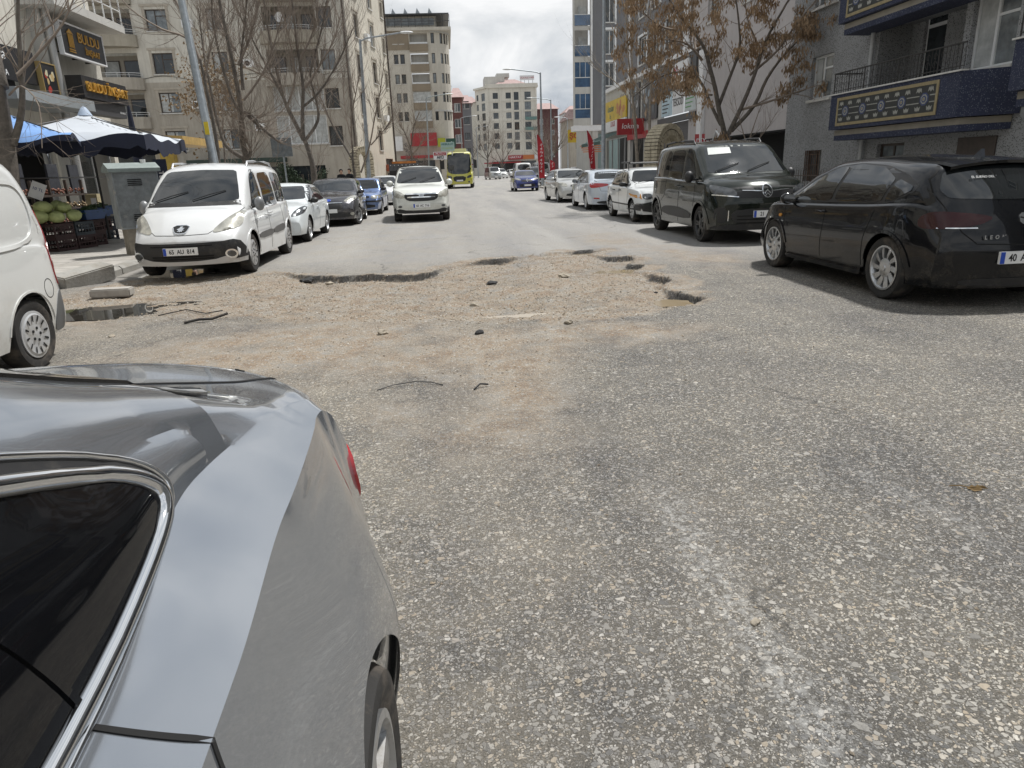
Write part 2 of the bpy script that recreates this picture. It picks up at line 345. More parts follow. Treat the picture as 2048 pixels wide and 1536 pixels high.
    base = mixc(nt, mth(nt, 'MULTIPLY', ramp(nt, on_.outputs[0], [(.60, 0), (.70, 1)]), .38), base, (.05, .05, .05))
    cv = nd(nt, 'ShaderNodeTexVoronoi', {'Vector': nd(nt, 'ShaderNodeVectorMath', {0: co, 1: on_.outputs['Color']}, operation='ADD').outputs[0], 'Scale': .42}, voronoi_dimensions='2D', feature='DISTANCE_TO_EDGE')
    base = mixc(nt, mth(nt, 'MULTIPLY', ramp(nt, cv.outputs['Distance'], [(.002, 1), (.006, 0)]), mth(nt, 'MULTIPLY', ramp(nt, big.outputs[0], [(.5, 0), (.58, 1)]), .75)), base, (.03, .03, .03))
    # dirt and gravel in the broken patch
    gn = nd(nt, 'ShaderNodeTexNoise', {'Vector': co, 'Scale': 3.0, 'Detail': 10, 'Roughness': .72})
    soil = ramp(nt, gn.outputs[0], [(.30, (.15, .095, .055)), (.40, (.225, .16, .105)), (.50, (.285, .23, .17)), (.58, (.29, .26, .22)), (.68, (.215, .21, .20))])
    soil = mixc(nt, .8, soil, ramp(nt, nd(nt, 'ShaderNodeTexNoise', {'Vector': co, 'Scale': 75, 'Detail': 6, 'Roughness': .8}).outputs[0], [(.36, (.30, .29, .28)), (.5, (.95, .94, .92)), (.64, (1.55, 1.53, 1.5))]), 'MULTIPLY')
    kg, cg = layer(85, .50, .02, 11.3); kh, ch = layer(44, .82, .05, 5.5)
    soil = mixc(nt, mth(nt, 'MULTIPLY', kg, .85), soil, mixc(nt, .35, cg, (.36, .31, .24))); soil = mixc(nt, kh, soil, mixc(nt, .25, ch, (.42, .38, .32)))
    dm = mth(nt, 'ADD', at('dirt'), mth(nt, 'MULTIPLY', mth(nt, 'SUBTRACT', gn.outputs[0], .5), .9))
    dm = mth(nt, 'ADD', dm, mth(nt, 'MULTIPLY', mth(nt, 'SUBTRACT', fine.outputs[0], .5), .9))
    dk = nd(nt, 'ShaderNodeMapRange', {0: dm, 1: .28, 2: .62}).outputs[0]
    pn_ = nd(nt, 'ShaderNodeTexNoise', {'Vector': co, 'Scale': 1.25, 'Detail': 8, 'Roughness': .7, 'Distortion': .5})
    dk = mth(nt, 'MULTIPLY', dk, ramp(nt, pn_.outputs[0], [(.36, .30), (.50, 1)]))
    dk = mth(nt, 'MULTIPLY', dk, mth(nt, 'MULTIPLY_ADD', kg, -.25, 1.0))
    base = mixc(nt, dk, base, soil)
    base = mixc(nt, mth(nt, 'MULTIPLY', at('cut'), .92, clamp=True), base, mixc(nt, mth(nt, 'MULTIPLY', k2, .5), (.014, .014, .014), (.10, .095, .09)))
    nt.links.new(base, b.inputs['Base Color'])
    b.inputs['Roughness'].default_value = .82; b.inputs['Specular IOR Level'].default_value = .35
    hgt = mth(nt, 'ADD', mth(nt, 'ADD', mth(nt, 'MULTIPLY', k1, .7), mth(nt, 'MULTIPLY', k2, .45)), mth(nt, 'ADD', mth(nt, 'MULTIPLY', fine.outputs[0], .8), mth(nt, 'MULTIPLY', mth(nt, 'ADD', k0, kh), .6)))
    bp = nd(nt, 'ShaderNodeBump', {'Height': hgt, 'Strength': .75, 'Distance': .006}); nt.links.new(bp.outputs[0], b.inputs['Normal'])
    return m
M_ROAD = road_material()
me.materials.append(M_ROAD)
tag(put(bpy.data.objects.new('road', me)), 'worn grey asphalt street with a broken dirt pit', kind='structure')
def gz_at(x, y): return float(ground(np.array([x]), np.array([y]))[0][0])

# puddles in the pit and along the gutter
M_MUD = mat('muddy_water', (.27, .215, .14), .03, spec=.5)
M_WATER = mat('puddle_water', (.055, .05, .042), .01, coat=1, spec=.8)
def puddle(cx, cy, rx, ry, z, m, label, seed):
    random.seed(seed); n = 40; ph = [random.uniform(0, 6.28) for _ in range(4)]
    pts = []
    for k in range(n):
        a = 2 * math.pi * k / n; s = 1 + .16 * math.sin(2 * a + ph[0]) + .11 * math.sin(3 * a + ph[1]) + .07 * math.sin(7 * a + ph[2]) + .04 * math.sin(13 * a + ph[3])
        pts.append((cx + rx * s * math.cos(a), cy + ry * s * math.sin(a), z))
    b = MB(); b.add([(cx, cy, z)] + pts, [(0, k + 1, (k + 1) % n + 1) for k in range(n)])
    tag(b.build('puddle', m), label, kind='structure')
for cx, cy, rx, ry, dz, m, lb in ((2.50, 7.95, .30, .26, .022, M_MUD, 'muddy tan puddle at the near right corner of the pit'), (2.58, 10.6, .40, .24, .020, M_MUD, 'pale puddle under the right edge of the pit'), (2.62, 13.32, .28, .12, .018, M_MUD, 'small far puddle in the road pit'),
                               (.72, 7.52, .36, .10, .016, M_MUD, 'thin tan puddle below the dirt mound'), (-4.4, 9.2, .95, .62, .034, M_WATER, 'clear puddle reflecting the van beside the kerb'), (-4.95, 12.9, .9, .75, .028, M_WATER, 'dark puddle under the white van bumper')):
    aa = np.linspace(0, 6.283, 40); xs_ = np.concatenate([cx + f * rx * np.cos(aa) for f in (.2, .5, .8, 1.)]); ys_ = np.concatenate([cy + f * ry * np.sin(aa) for f in (.2, .5, .8, 1.)])
    puddle(cx, cy, rx, ry, float(np.percentile(ground(xs_, ys_)[0], 76 if m is M_MUD else 68)), m, lb, int(cx * 100) + 700)

# loose gravel (uncountable)
def gravel(name, n, label, sampler, smin, smax, m, seed):
    r = np.random.default_rng(seed); xy = sampler(r, n); n = len(xy)
    z = ground(xy[:, 0], xy[:, 1])[0]; s = smin + (smax - smin) * r.random(n) ** 3
    ov = np.array([(1, 0, 0), (0, 1, 0), (-1, 0, 0), (0, -1, 0), (0, 0, 1), (0, 0, -1), (.6, .6, .5), (-.6, .5, .55), (.5, -.6, .5)], float)[:6]
    of = [(0, 1, 4), (1, 2, 4), (2, 3, 4), (3, 0, 4), (1, 0, 5), (2, 1, 5), (3, 2, 5), (0, 3, 5)]
    V = ov[None] * (s[:, None, None] * (.6 + .8 * r.random((n, 6, 1)))) * np.array([1.2, 1.0, .65]); a = r.random(n) * 6.28
    ca, sa = np.cos(a)[:, None], np.sin(a)[:, None]; X = V[..., 0] * ca - V[..., 1] * sa; Y = V[..., 0] * sa + V[..., 1] * ca
    W = np.stack([X + xy[:, :1], Y + xy[:, 1:], V[..., 2] + (z + s * .35)[:, None]], -1).reshape(-1, 3)
    F = (np.array(of)[None] + (np.arange(n) * 6)[:, None, None]).reshape(-1, 3)
    me = bpy.data.meshes.new(name); me.from_pydata(W.tolist(), [], F.tolist()); me.materials.append(m)
    at = me.attributes.new('tone', 'FLOAT', 'FACE'); at.data.foreach_set('value', np.repeat(r.random(n), 8).astype(np.float32))
    tag(put(bpy.data.objects.new(name, me)), label, 'gravel', kind='stuff')
m = bpy.data.materials.new('gravel'); m.use_nodes = True
_a = nd(m.node_tree, 'ShaderNodeAttribute', attribute_name='tone')
m.node_tree.links.new(ramp(m.node_tree, _a.outputs['Fac'], [(0, (.17, .145, .115)), (.3, (.24, .20, .15)), (.6, (.36, .30, .22)), (.85, (.42, .38, .32)), (1, (.6, .57, .52))]), m.node_tree.nodes['Principled BSDF'].inputs['Base Color'])
m.node_tree.nodes['Principled BSDF'].inputs['Roughness'].default_value = .9
def samp_pit(r, n):
    x, y = r.uniform(-5.6, 3.2, n * 3), r.uniform(6.6, 13.4, n * 3); k = sdist(x, y, PIT) > -.35 * r.random(n * 3) ** 2
    return np.stack([x[k], y[k]], 1)[:n]
def samp_near(r, n):
    return np.stack([r.normal(-.3, 1.9, n), np.where(r.random(n) < .35, r.uniform(1.2, 8.5, n), r.uniform(5.0, 9, n))], 1)
gravel('pit_gravel', 15000, 'tan gravel lying in the broken road pit', samp_pit, .004, .014, m, 1)
gravel('loose_grit', 5000, 'loose grit scattered over the near asphalt', samp_near, .003, .010, m, 2)
def rock(name, label, x, y, s, m, seed, flat=.6, group=None):
    random.seed(seed); bm = bmesh.new(); bmesh.ops.create_icosphere(bm, subdivisions=2, radius=1)
    for v in bm.verts:
        k = 1 + .55 * pnoise(v.co * 1.3 + Vector((seed, 0, 0))); v.co = Vector((v.co.x * s * 1.25 * k, v.co.y * s * k, v.co.z * s * flat * k))
    me = bpy.data.meshes.new(name); bm.to_mesh(me); bm.free(); me.materials.append(m)
    me.polygons.foreach_set('use_smooth', [True] * len(me.polygons)); me.set_sharp_from_angle(angle=R(30))
    return tag(put(bpy.data.objects.new(name, me), None, T(x, y, gz_at(x, y) + s * flat * .6, random.uniform(0, 6))), label, 'stone', group)
M_ROCK = mat('rock', (.33, .29, .23), .9, noise=(14, .4), bump=(40, .5)); M_TAR = mat('tar_lump', (.03, .03, .03), .8, bump=(60, .8))
for k, (x, y, s, m_, lb) in enumerate(((-2.35, 11.35, .085, M_TAR, 'black tar lump lying at the left end of the asphalt edge'), (-1.9, 10.75, .05, M_ROCK, 'small tan stone below the asphalt edge'), (-.75, 6.9, .05, M_ROCK, 'tan stone lying left of the dirt mound'), (.55, 9.95, .06, M_TAR, 'dark clod in the middle of the pit'), (.22, 8.2, .045, M_ROCK, 'tan stone beside the dirt mound'), (1.15, 6.9, .04, M_ROCK, 'small stone on the near rim of the pit'), (1.62, 10.1, .07, M_ROCK, 'pale stone on the rubble heap in the pit'), (.22, 6.7, .04, M_TAR, 'dark pebble in front of the dirt mound'), (.98, 1.98, .016, M_ROCK, 'small pebble on the near asphalt beside the worn paint'), (-3.65, 7.5, .03, M_ROCK, 'pale stone behind the white van wheel'))):
    rock('stone', lb, x, y, s, m_, 30 + k)
rg = random.Random(12)
for k, (x, y) in enumerate(((-1.95, 11.15), (-1.1, 10.95), (-.75, 10.85), (2.75, 11.0), (2.62, 8.6))):
    rock('asphalt_chunk', ['dark asphalt chunk near the left end of the broken edge', 'dark asphalt chunk below the middle of the broken edge', 'small dark asphalt chunk inside the pit', 'dark asphalt chunk beside the pale right puddle', 'dark asphalt chunk above the near right puddle'][k], x + rg.uniform(-.08, .08), y + rg.uniform(-.08, .08), rg.uniform(.02, .035), M_TAR, 60 + k, .5, 'asphalt chunks along the pit rim')['category'] = 'asphalt chunk'
# twigs, wire and litter on the asphalt
M_WIRE = mat('dark_wire', (.02, .02, .02), .6)
def wire(name, label, pts, r, m=M_WIRE, cat='wire'):
    P = [(x, y, gz_at(x, y) + r + z) for x, y, z in pts]
    tag(MB().tube(P, r, 5).build(name, m, smooth=60), label, cat)
wire('wire', 'thin bent black wire lying on the near asphalt', [(-.62, 5.00, .0), (-.5, 5.07, .012), (-.35, 5.10, .018), (-.22, 5.08, .012), (-.13, 5.02, 0)], .004)
wire('rubber_scrap', 'black rubber scrap on the dirt near the van', [(-3.1, 8.05, 0), (-2.95, 8.12, .02), (-2.8, 8.1, .01), (-2.65, 8.2, .03)], .016, M_RUB, 'litter')
wire('rubber_strip', 'thin black strip curling on the dirt near the kerb', [(-3.6, 8.6, 0), (-3.3, 8.7, .02), (-3.0, 8.5, .01), (-2.85, 8.65, 0)], .007, M_RUB, 'litter')
b = MB()
for k in range(9):
    random.seed(k); x, y = 2.42 + random.uniform(-.03, .03), 2.81 + random.uniform(-.015, .015); a = random.uniform(-.6, .6)
    b.add([(x, y, .006), (x + .035 * math.cos(a), y + .035 * math.sin(a), .016), (x + .04 * math.cos(a) + .008, y + .04 * math.sin(a) - .01, .008), (x + .01, y - .012, .004)], [(0, 1, 2, 3)])
b.tube([(2.34, 2.86, .005), (2.38, 2.84, .012), (2.42, 2.82, .007)], .003, 4)
tag(b.build('dry_leaf', mat('dry_leaf', (.16, .10, .035), .8)), 'curled dry brown leaf on the asphalt at right', 'leaf')
wire('metal_shard', 'small dark shard on the asphalt ahead of the wire', [(.10, 4.86, 0), (.15, 4.92, .02), (.21, 4.93, .01)], .007)
# ---------------------------------------------------------------- vehicles
def chaikin(p, it=2, cut=.22):
    for _ in range(it):
        q = []; n = len(p)
        for i in range(n):
            a, b = p[i], p[(i + 1) % n]
            q += [(a[0] + (b[0] - a[0]) * cut, a[1] + (b[1] - a[1]) * cut), (a[0] + (b[0] - a[0]) * (1 - cut), a[1] + (b[1] - a[1]) * (1 - cut))]
        p = q
    return p
def chaikin_open(p, it=3):
    for _ in range(it):
        q = [p[0]]
        for a, b in zip(p[:-1], p[1:]): q += [(a[0] * .75 + b[0] * .25, a[1] * .75 + b[1] * .25), (a[0] * .25 + b[0] * .75, a[1] * .25 + b[1] * .75)]
        p = q + [p[-1]]
    return p
def inpoly(p, poly):
    c = False; n = len(poly)
    for i in range(n):
        a, b = poly[i], poly[(i + 1) % n]
        if (a[1] > p[1]) != (b[1] > p[1]) and p[0] < (b[0] - a[0]) * (p[1] - a[1]) / (b[1] - a[1]) + a[0]: c = not c
    return c
def ell(cu, cv, ru, rv, n=20): return [(cu + ru * math.cos(2 * math.pi * k / n), cv + rv * math.sin(2 * math.pi * k / n)) for k in range(n)]
def mir(poly): return [(-a, b) for a, b in poly][::-1]

_wh = {}
def wheel_meshes(rad, wid, style, n, rimmat):
    key = (rad, wid, style, n, rimmat.name)
    if key in _wh: return _wh[key]
    rr = rad * (.70 if style != 'cap' else .66); w = wid / 2
    t = MB(); t.lathe([(rr - .02, -w * .75), (rr, -w * .8), (rad * .86, -w), (rad * .95, -w * .97), (rad, -w * .72), (rad, w * .72), (rad * .95, w * .97), (rad * .86, w), (rr, w * .8), (rr - .02, w * .7)], 40, 'y')
    tm = t.mesh('wheel', M_RUB, 40)
    m = MB(); y1 = w * .82
    m.lathe([(rr + .004, y1 - .01), (rr + .006, y1 + .012), (rr - .012, y1 + .014), (rr - .03, y1 - .02), (rr - .035, -w * .5)], 40, 'y')
    d = MB()
    if style == 'cap':
        m.lathe([(rr - .012, y1 + .012), (rr * .86, y1 + .022), (rr * .5, y1 + .008), (rr * .34, y1 + .016), (.0, y1 + .02)], 40, 'y')
        for k in range(n):
            a = 2 * math.pi * k / n
            for (r1, r2, hw) in ((.56, .84, .10 * 9 / n),):
                q = []
                for (rq, s) in ((r1, -.7), (r1 + .04, -1), (r2 - .05, -1.15), (r2, -.8), (r2, .8), (r2 - .05, 1.15), (r1 + .04, 1), (r1, .7)):
                    aa = a + s * hw * .62 / max(rq, .3) * .9; q.append((rr * rq * math.cos(aa), y1 + .024 if rq > .7 else y1 + .019, rr * rq * math.sin(aa)))
                d.add(q, [tuple(range(8))])
        for k in range(5): a = 2 * math.pi * k / 5; d.lathe([(.013, y1 + .017), (.013, y1 + .024), (0, y1 + .024)], 8, 'y', (.055 * math.cos(a), 0, .055 * math.sin(a)))
    else:
        d.lathe([(rr - .03, y1 - .07), (0, y1 - .07)], 32, 'y')
        for k in range(n):
            a = 2 * math.pi * k / n
            for s in ((-.5, .5) if style == 'twin' else (0,)):
                tw = .25 if style == 'turbine' else 0
                w0, w1 = {'turbine': (.016, .031), 'twin': (.013, .016), 'star': (.036, .032)}[style]
                pts = []
                for (rq, ww, yy) in ((.10, w0, y1 - .005), (rr * .55, (w0 + w1) / 2, y1 + .002), (rr - .018, w1, y1 + .004)):
                    aa = a + s * .32 * (1 if style == 'twin' else 0) + tw * (rq / rr)
                    cx, cz = rq * .9 * math.cos(aa) if rq == .10 else rq * math.cos(aa), rq * .9 * math.sin(aa) if rq == .10 else rq * math.sin(aa)
                    nx, nz = -math.sin(aa), math.cos(aa)
                    pts.append([(cx + nx * ww, yy, cz + nz * ww), (cx - nx * ww, yy - (.012 if style == 'turbine' else 0), cz - nz * ww), (cx - nx * ww, yy - .045, cz - nz * ww), (cx + nx * ww, yy - .045, cz + nz * ww)])
                vs = pts[0] + pts[1] + pts[2]
                m.add(vs, [(i * 4 + j, i * 4 + (j + 1) % 4, i * 4 + 4 + (j + 1) % 4, i * 4 + 4 + j) for i in (0, 1) for j in range(4)])
        m.lathe([(.105, y1 - .05), (.10, y1 - .008), (.06, y1 + .004), (.034, y1 + .004), (.03, y1 + .012), (0, y1 + .012)], 24, 'y')
    _wh[key] = (tm, m.mesh('rim', rimmat, 35), d.mesh('rim_recess', M_GAP, None)); return _wh[key]

class Car:
    def __init__(s, name, label, P, loc, rz, pm, scale=1.0, cat='car', group=None, dense=.075, tilt=(0, 0)):
        s.P = P; s.pm = pm
        s.root = bpy.data.objects.new(name, None)
        s.W = T(*loc, rz) @ Matrix.Rotation(tilt[0], 4, 'Y') @ Matrix.Rotation(tilt[1], 4, 'X') @ Matrix.Scale(scale, 4)
        put(s.root, None, s.W); tag(s.root, label, cat, group)
        s.make_body(dense)
    def make_body(s, dense):
        P = s.P; top, belt, wid = pchip(P['top']), pchip(P['belt']), pchip(P['wid'])
        inset = pchip(P['inset']) if isinstance(P.get('inset'), list) else (lambda x: P.get('inset', .03))
        shi = pchip(P['shi']) if isinstance(P.get('shi'), list) else (lambda x: P.get('shi', .045))
        shu = pchip(P['shu']) if isinstance(P.get('shu'), list) else (lambda x: P.get('shu', .03))
        tum = P.get('tum', .26); sill = P.get('sill', .23); wr = P['wr']; Ra = wr + P.get('gap', .055); ax = P['ax']
        xr, xf = P['top'][0][0], P['top'][-1][0]
        crown = pchip(P['crown']) if 'crown' in P else (lambda x: .045)
        fx = np.linspace(xr, xf, 900); fz = np.array([top(x) for x in fx]); L = np.concatenate([[0], np.cumsum(np.hypot(np.diff(fx), np.diff(fz)))])
        xs = list(np.interp(np.arange(0, L[-1], dense), L, fx)) + [xf]
        for xc in ax:
            na = 14 if dense > .05 else 30
            xs += [xc + Ra * math.cos(math.pi * k / na) for k in range(na + 1)] + [xc - Ra * 1.004, xc + Ra * 1.004]
        xs.sort(); q = [xs[0]]
        for x in xs[1:]:
            if x - q[-1] > .004: q.append(x)
        xs = q
        k1, k2, k3, k4 = (P.get('n') or (9, 5, 4, 6))
        tail, nose = pchip(P.get('tail', [(0, .04), (.45, 0), (.8, 0), (2, 0)])), pchip(P.get('nose', [(0, .10), (.42, 0), (.6, 0), (.85, .08), (2, .08)]))
        cf, cr = P.get('cf', .24), P.get('cr', .14); wm = max(w for _, w in P['wid']); rf, rb = P.get('rf', .9), P.get('rb', .7)
        def warp(x, y, z):
            a = sstep(xf - rf, xf, x); b = sstep(xr + rb, xr, x) if False else 1 - sstep(xr, xr + rb, x)
            e = min(abs(y) / wm, 1.1) ** P.get('ce', 2.3)
            return (x - a * (cf * e + nose(z)) + b * (cr * e + tail(z)), y, z)
        def section(x):
            zt = top(x); zs = min(belt(x), zt - .035); w = wid(x); zl = sill
            for xc in ax:
                d = abs(x - xc)
                if d < Ra: zl = max(zl, wr + math.sqrt(Ra * Ra - d * d))
            zs = max(zs, zl + .03); zt = max(zt, zs + .035); pts = []; ins = inset(x); bi = P.get('binset', .045); zm = P.get('zm', .5)
            for k in range(k1):
                v = k / (k1 - 1); z = zl + (zs - zl) * v; h = (z - sill) / max(zs - sill, .05)
                f = bi * ((zm - h) / zm) ** 2 if h < zm else ins * ((h - zm) / (1 - zm)) ** P.get('ip', 1.8)
                pts.append((w - f, z))
            ws = pts[-1][0]; hh0 = zt - zs; up_ = min(shu(x), hh0 * .4); B = (ws - shi(x), zs + up_)
            cr_ = min(crown(x), max(.012, (zt - B[1]) * .6)); hh = max(zt - cr_ - B[1], .004); wr_ = max(B[0] - tum * hh - (.05 if hh < .12 else 0), .25); Cn = (wr_, B[1] + hh)
            du, dt = math.hypot(Cn[0] - B[0], Cn[1] - B[1]), wr_; rd = P.get('rd', .10)
            fu, ft = min(.5, rd / max(du, .01)), min(.4, rd * 1.1 / dt)
            P0 = (Cn[0] + (B[0] - Cn[0]) * fu, Cn[1] + (B[1] - Cn[1]) * fu); y1 = wr_ * (1 - ft); P1 = (y1, zt - cr_ * (y1 / wr_) ** 2)
            ks = P.get('ks', 3); cpt = (ws - .22 * (ws - B[0]), zs + .80 * (B[1] - zs)) if not P.get('hollow') else (B[0] + .42 * (ws - B[0]), zs + .38 * (B[1] - zs))
            for k in range(1, ks + 1): v = k / (ks + 1); pts.append(((1 - v) ** 2 * ws + 2 * v * (1 - v) * cpt[0] + v * v * B[0], (1 - v) ** 2 * zs + 2 * v * (1 - v) * cpt[1] + v * v * B[1]))
            bow = P.get('bow', .012)
            for k in range(k2):
                v = k / (k2 - 1); g = bow * math.sin(math.pi * v) if hh > .15 else 0
                pts.append((B[0] + (P0[0] - B[0]) * v + g, B[1] + (P0[1] - B[1]) * v))
            for k in range(1, k3 + 1):
                v = k / k3; pts.append(((1 - v) ** 2 * P0[0] + 2 * v * (1 - v) * Cn[0] + v * v * P1[0], (1 - v) ** 2 * P0[1] + 2 * v * (1 - v) * Cn[1] + v * v * P1[1]))
            for k in range(1, k4 + 1):
                y = y1 * (1 - k / k4); pts.append((y, zt - cr_ * (y / wr_) ** 2))
            return pts
        secs = [section(x) for x in xs]; m = len(secs[0]); n = len(xs); vs = []; fs = []
        # full ring: right side mirrored (index m..2m-2 excludes shared centre)
        def ring(sec): return [(y, z) for y, z in sec] + [(-y, z) for y, z in sec[-2::-1]]
        K = 2 * m - 1
        for x, sec in zip(xs, secs):
            for y, z in ring(sec): vs.append(warp(x, y, z))
        fs = [(i * K + k, i * K + k + 1, (i + 1) * K + k + 1, (i + 1) * K + k) for i in range(n - 1) for k in range(K - 1)]
        for (i0, x) in ((0, xs[0]), (n - 1, xs[-1])):           # end caps
            sec = secs[i0]; prev = [i0 * K + k for k in range(m)]; prevr = [i0 * K + (K - 1 - k) for k in range(m)]
            for j, f in enumerate((.86, .7, .52, .34, .17, 0)):
                cur = []
                for (y, z) in sec: vs.append(warp(x, y * f, z)); cur.append(len(vs) - 1)
                curr = []
                for (y, z) in sec:
                    if f == 0: curr = cur; break
                    vs.append(warp(x, -y * f, z)); curr.append(len(vs) - 1)
                fs += [(prev[k], prev[k + 1], cur[k + 1], cur[k]) for k in range(m - 1)] + [(prevr[k + 1], prevr[k], curr[k], curr[k + 1]) for k in range(m - 1)]
                prev, prevr = cur, curr
        bm = bmesh.new(); bv = [bm.verts.new(p) for p in vs]
        for f in fs:
            try: bm.faces.new([bv[i] for i in f])
            except ValueError: pass
        bmesh.ops.remove_doubles(bm, verts=bm.verts, dist=.0012); bmesh.ops.dissolve_degenerate(bm, dist=.0008, edges=bm.edges)
        bmesh.ops.recalc_face_normals(bm, faces=bm.faces)
        c = sum((f.normal.z * f.calc_area() for f in bm.faces if f.calc_center_median().z > .7))
        if c < 0: bmesh.ops.reverse_faces(bm, faces=bm.faces)
        me = bpy.data.meshes.new('body'); bm.to_mesh(me); s.bvh = BVHTree.FromBMesh(bm); bm.free()
        me.polygons.foreach_set('use_smooth', [True] * len(me.polygons)); me.set_sharp_from_angle(angle=R(P.get('sharp', 38)))
        me.materials.append(s.pm); s.body = put(bpy.data.objects.new('body', me), s.root, s.W)
        wi = P['wid'][0][1]; w_in = min(w for _, w in P['wid'])
        ub = MB(); zf = sill + .02; wt = P.get('tw', .2)
        ub.box(xr + .12 + cr, xf - .15 - cf, -(wm - wt - .12), wm - wt - .12, sill - .02, wr + .32)
        ub.box(ax[0] + Ra + .01, ax[1] - Ra - .01, -(wm - .07), wm - .07, sill - .005, sill + .08)
        ub.build('underbody', M_GAP, s.root, s.W)
    def hit(s, ax, u, v):
        o, d = {'y+': ((u, 4, v), (0, -1, 0)), 'y-': ((u, -4, v), (0, 1, 0)), 'x+': ((9, u, v), (-1, 0, 0)), 'x-': ((-9, u, v), (1, 0, 0)), 'z': ((u, v, 6), (0, 0, -1)), 'r+': ((u * .7071 - 4, u * .7071 + 4, v), (.7071, -.7071, 0)), 'r-': ((u * .7071 - 4, -u * .7071 - 4, v), (.7071, .7071, 0))}[ax]
        h = s.bvh.ray_cast(Vector(o), Vector(d))
        if h[0] is None:
            h = s.bvh.find_nearest({'y+': Vector((u, 1, v)), 'y-': Vector((u, -1, v)), 'x+': Vector((s.P['top'][-1][0], u, v)), 'x-': Vector((s.P['top'][0][0], u, v)), 'z': Vector((u, v, 1.4)), 'r+': Vector((u * .7 - .8, u * .7 + .8, v)), 'r-': Vector((u * .7 - .8, -u * .7 - .8, v))}[ax])
        nrm = h[1]
        if nrm.dot(Vector(d)) > 0: nrm = -nrm
        return h[0], nrm
    def panel(s, name, poly, ax, m, off=.004, rnd=2, parent=None, res=.07, label=None, thick=.012, cut=.22):
        if rnd: poly = chaikin(poly, rnd, cut)
        # subdivide the outline so it follows the body
        q = []
        for i, a in enumerate(poly):
            b = poly[(i + 1) % len(poly)]; k = max(1, int(math.dist(a, b) / res))
            q += [(a[0] + (b[0] - a[0]) * t / k, a[1] + (b[1] - a[1]) * t / k) for t in range(k)]
        n = len(q); us = [p[0] for p in q]; vs_ = [p[1] for p in q]; inner = []
        u = min(us) + res / 2
        while u < max(us):
            v = min(vs_) + res / 2
            while v < max(vs_):
                if inpoly((u, v), q) and min(math.dist((u, v), p) for p in q) > res * .45: inner.append((u, v))
                v += res
            u += res
        r_ = delaunay_2d_cdt([Vector(p) for p in q + inner], [(i, (i + 1) % n) for i in range(n)], [list(range(n))], 1, 1e-5)
        P2, F2, OV = r_[0], r_[2], r_[3]
        vs = []; low = []
        for p in P2:
            h, nr = s.hit(ax, p.x, p.y); vs.append(h + nr * off); low.append(h - nr * thick)
        ed = {}
        for f in F2:
            for i in range(len(f)): e = (f[i], f[(i + 1) % len(f)]); ed[e] = 1
        N = len(vs); fs = [tuple(f) for f in F2]; used = {}
        allv = list(vs)
        for (a, b_) in ed:
            if (b_, a) not in ed:
                for k in (a, b_):
                    if k not in used: used[k] = len(allv); allv.append(low[k])
                fs.append((b_, a, used[a], used[b_]))
        b = MB(); b.add(allv, fs)
        o = bpy.data.objects.new(name, b.mesh(name, m, 50)); put(o, parent or s.root, s.W)
        if label: o['label'] = label
        return o
    def both(s, name, poly, m, **k): return [s.panel(name, poly, a, m, **k) for a in ('y+', 'y-')]
    def strip(s, name, line, w, ax, m, off=.0025, parent=None, thick=.006, closed=False):
        q = []
        ln = list(line) + ([line[0]] if closed else [])
        for a, b in zip(ln[:-1], ln[1:]):
            k = max(1, int(math.dist(a, b) / s.P.get('st', .05))); q += [(a[0] + (b[0] - a[0]) * t / k, a[1] + (b[1] - a[1]) * t / k) for t in range(k)]
        q.append(ln[-1]); vs = []; N = len(q)
        for i, p in enumerate(q):
            a, b = q[max(i - 1, 0)], q[min(i + 1, N - 1)]
            if closed and i in (0, N - 1): a, b = q[-2], q[1]
            l = math.dist(a, b) or 1; nx, ny = -(b[1] - a[1]) / l * w / 2, (b[0] - a[0]) / l * w / 2
            for (du, dv, o_) in ((nx, ny, -thick), (nx, ny, off), (-nx, -ny, off), (-nx, -ny, -thick)):
                h, nr = s.hit(ax, p[0] + du, p[1] + dv); vs.append(h + nr * o_)
        fs = [(i * 4 + j, i * 4 + j + 1, i * 4 + j + 5, i * 4 + j + 4) for i in range(N - 1) for j in range(3)]
        b = MB(); b.add(vs, fs); return b.build(name, m, parent or s.root, s.W, smooth=50)
    def wheels(s, style='star', n=5, rimmat=None, wid=.2, steer=0, capy=0):
        P = s.P; tm, rm, dm = wheel_meshes(P['wr'], wid, style, n, rimmat or M_ALU); w = pchip(P['wid'])
        for xc in P['ax']:
            for sd in (1, -1):
                y = w(xc) - wid / 2 - P.get('wy', .025)
                Mx = s.W @ Matrix.Translation((xc, sd * y, P['wr'])) @ Matrix.Rotation((0 if sd > 0 else math.pi) + (steer if xc > 0 else 0), 4, 'Z') @ Matrix.Rotation(random.uniform(0, 3), 4, 'Y')
                o = inst('wheel', tm, s.root, Mx); inst('rim', rm, o, Mx); inst('rim_recess', dm, o, Mx)['kind'] = 'stuff'
    def plate(s, ax, y, z, txt, w=.52, h=.115):
        sg = 1 if ax == 'x+' else -1; hs = [s.hit(ax, y + d, z)[0].x for d in (-w / 2, 0, w / 2)]; x = max(hs) + .012 if sg > 0 else min(hs) - .012
        M = s.W @ Matrix.Translation((x, y, z)) @ Matrix.Rotation(sg * math.pi / 2, 4, 'Z')
        o = MB().box(-w / 2, w / 2, -.006, .02, -h / 2, h / 2).build('number_plate', M_PLATE, s.root, M)
        MB().box(-w / 2 + .003, -w / 2 + .047, -.009, -.004, -h / 2 + .003, h / 2 - .003).build('blue_band', M_PBLUE, o, M)
        if txt: text(txt, h * .82, M_INK, o, M @ Matrix.Translation((.022, -.0075, -.004)), ext=.0015, sx=.82, bold=.0015)
        return o
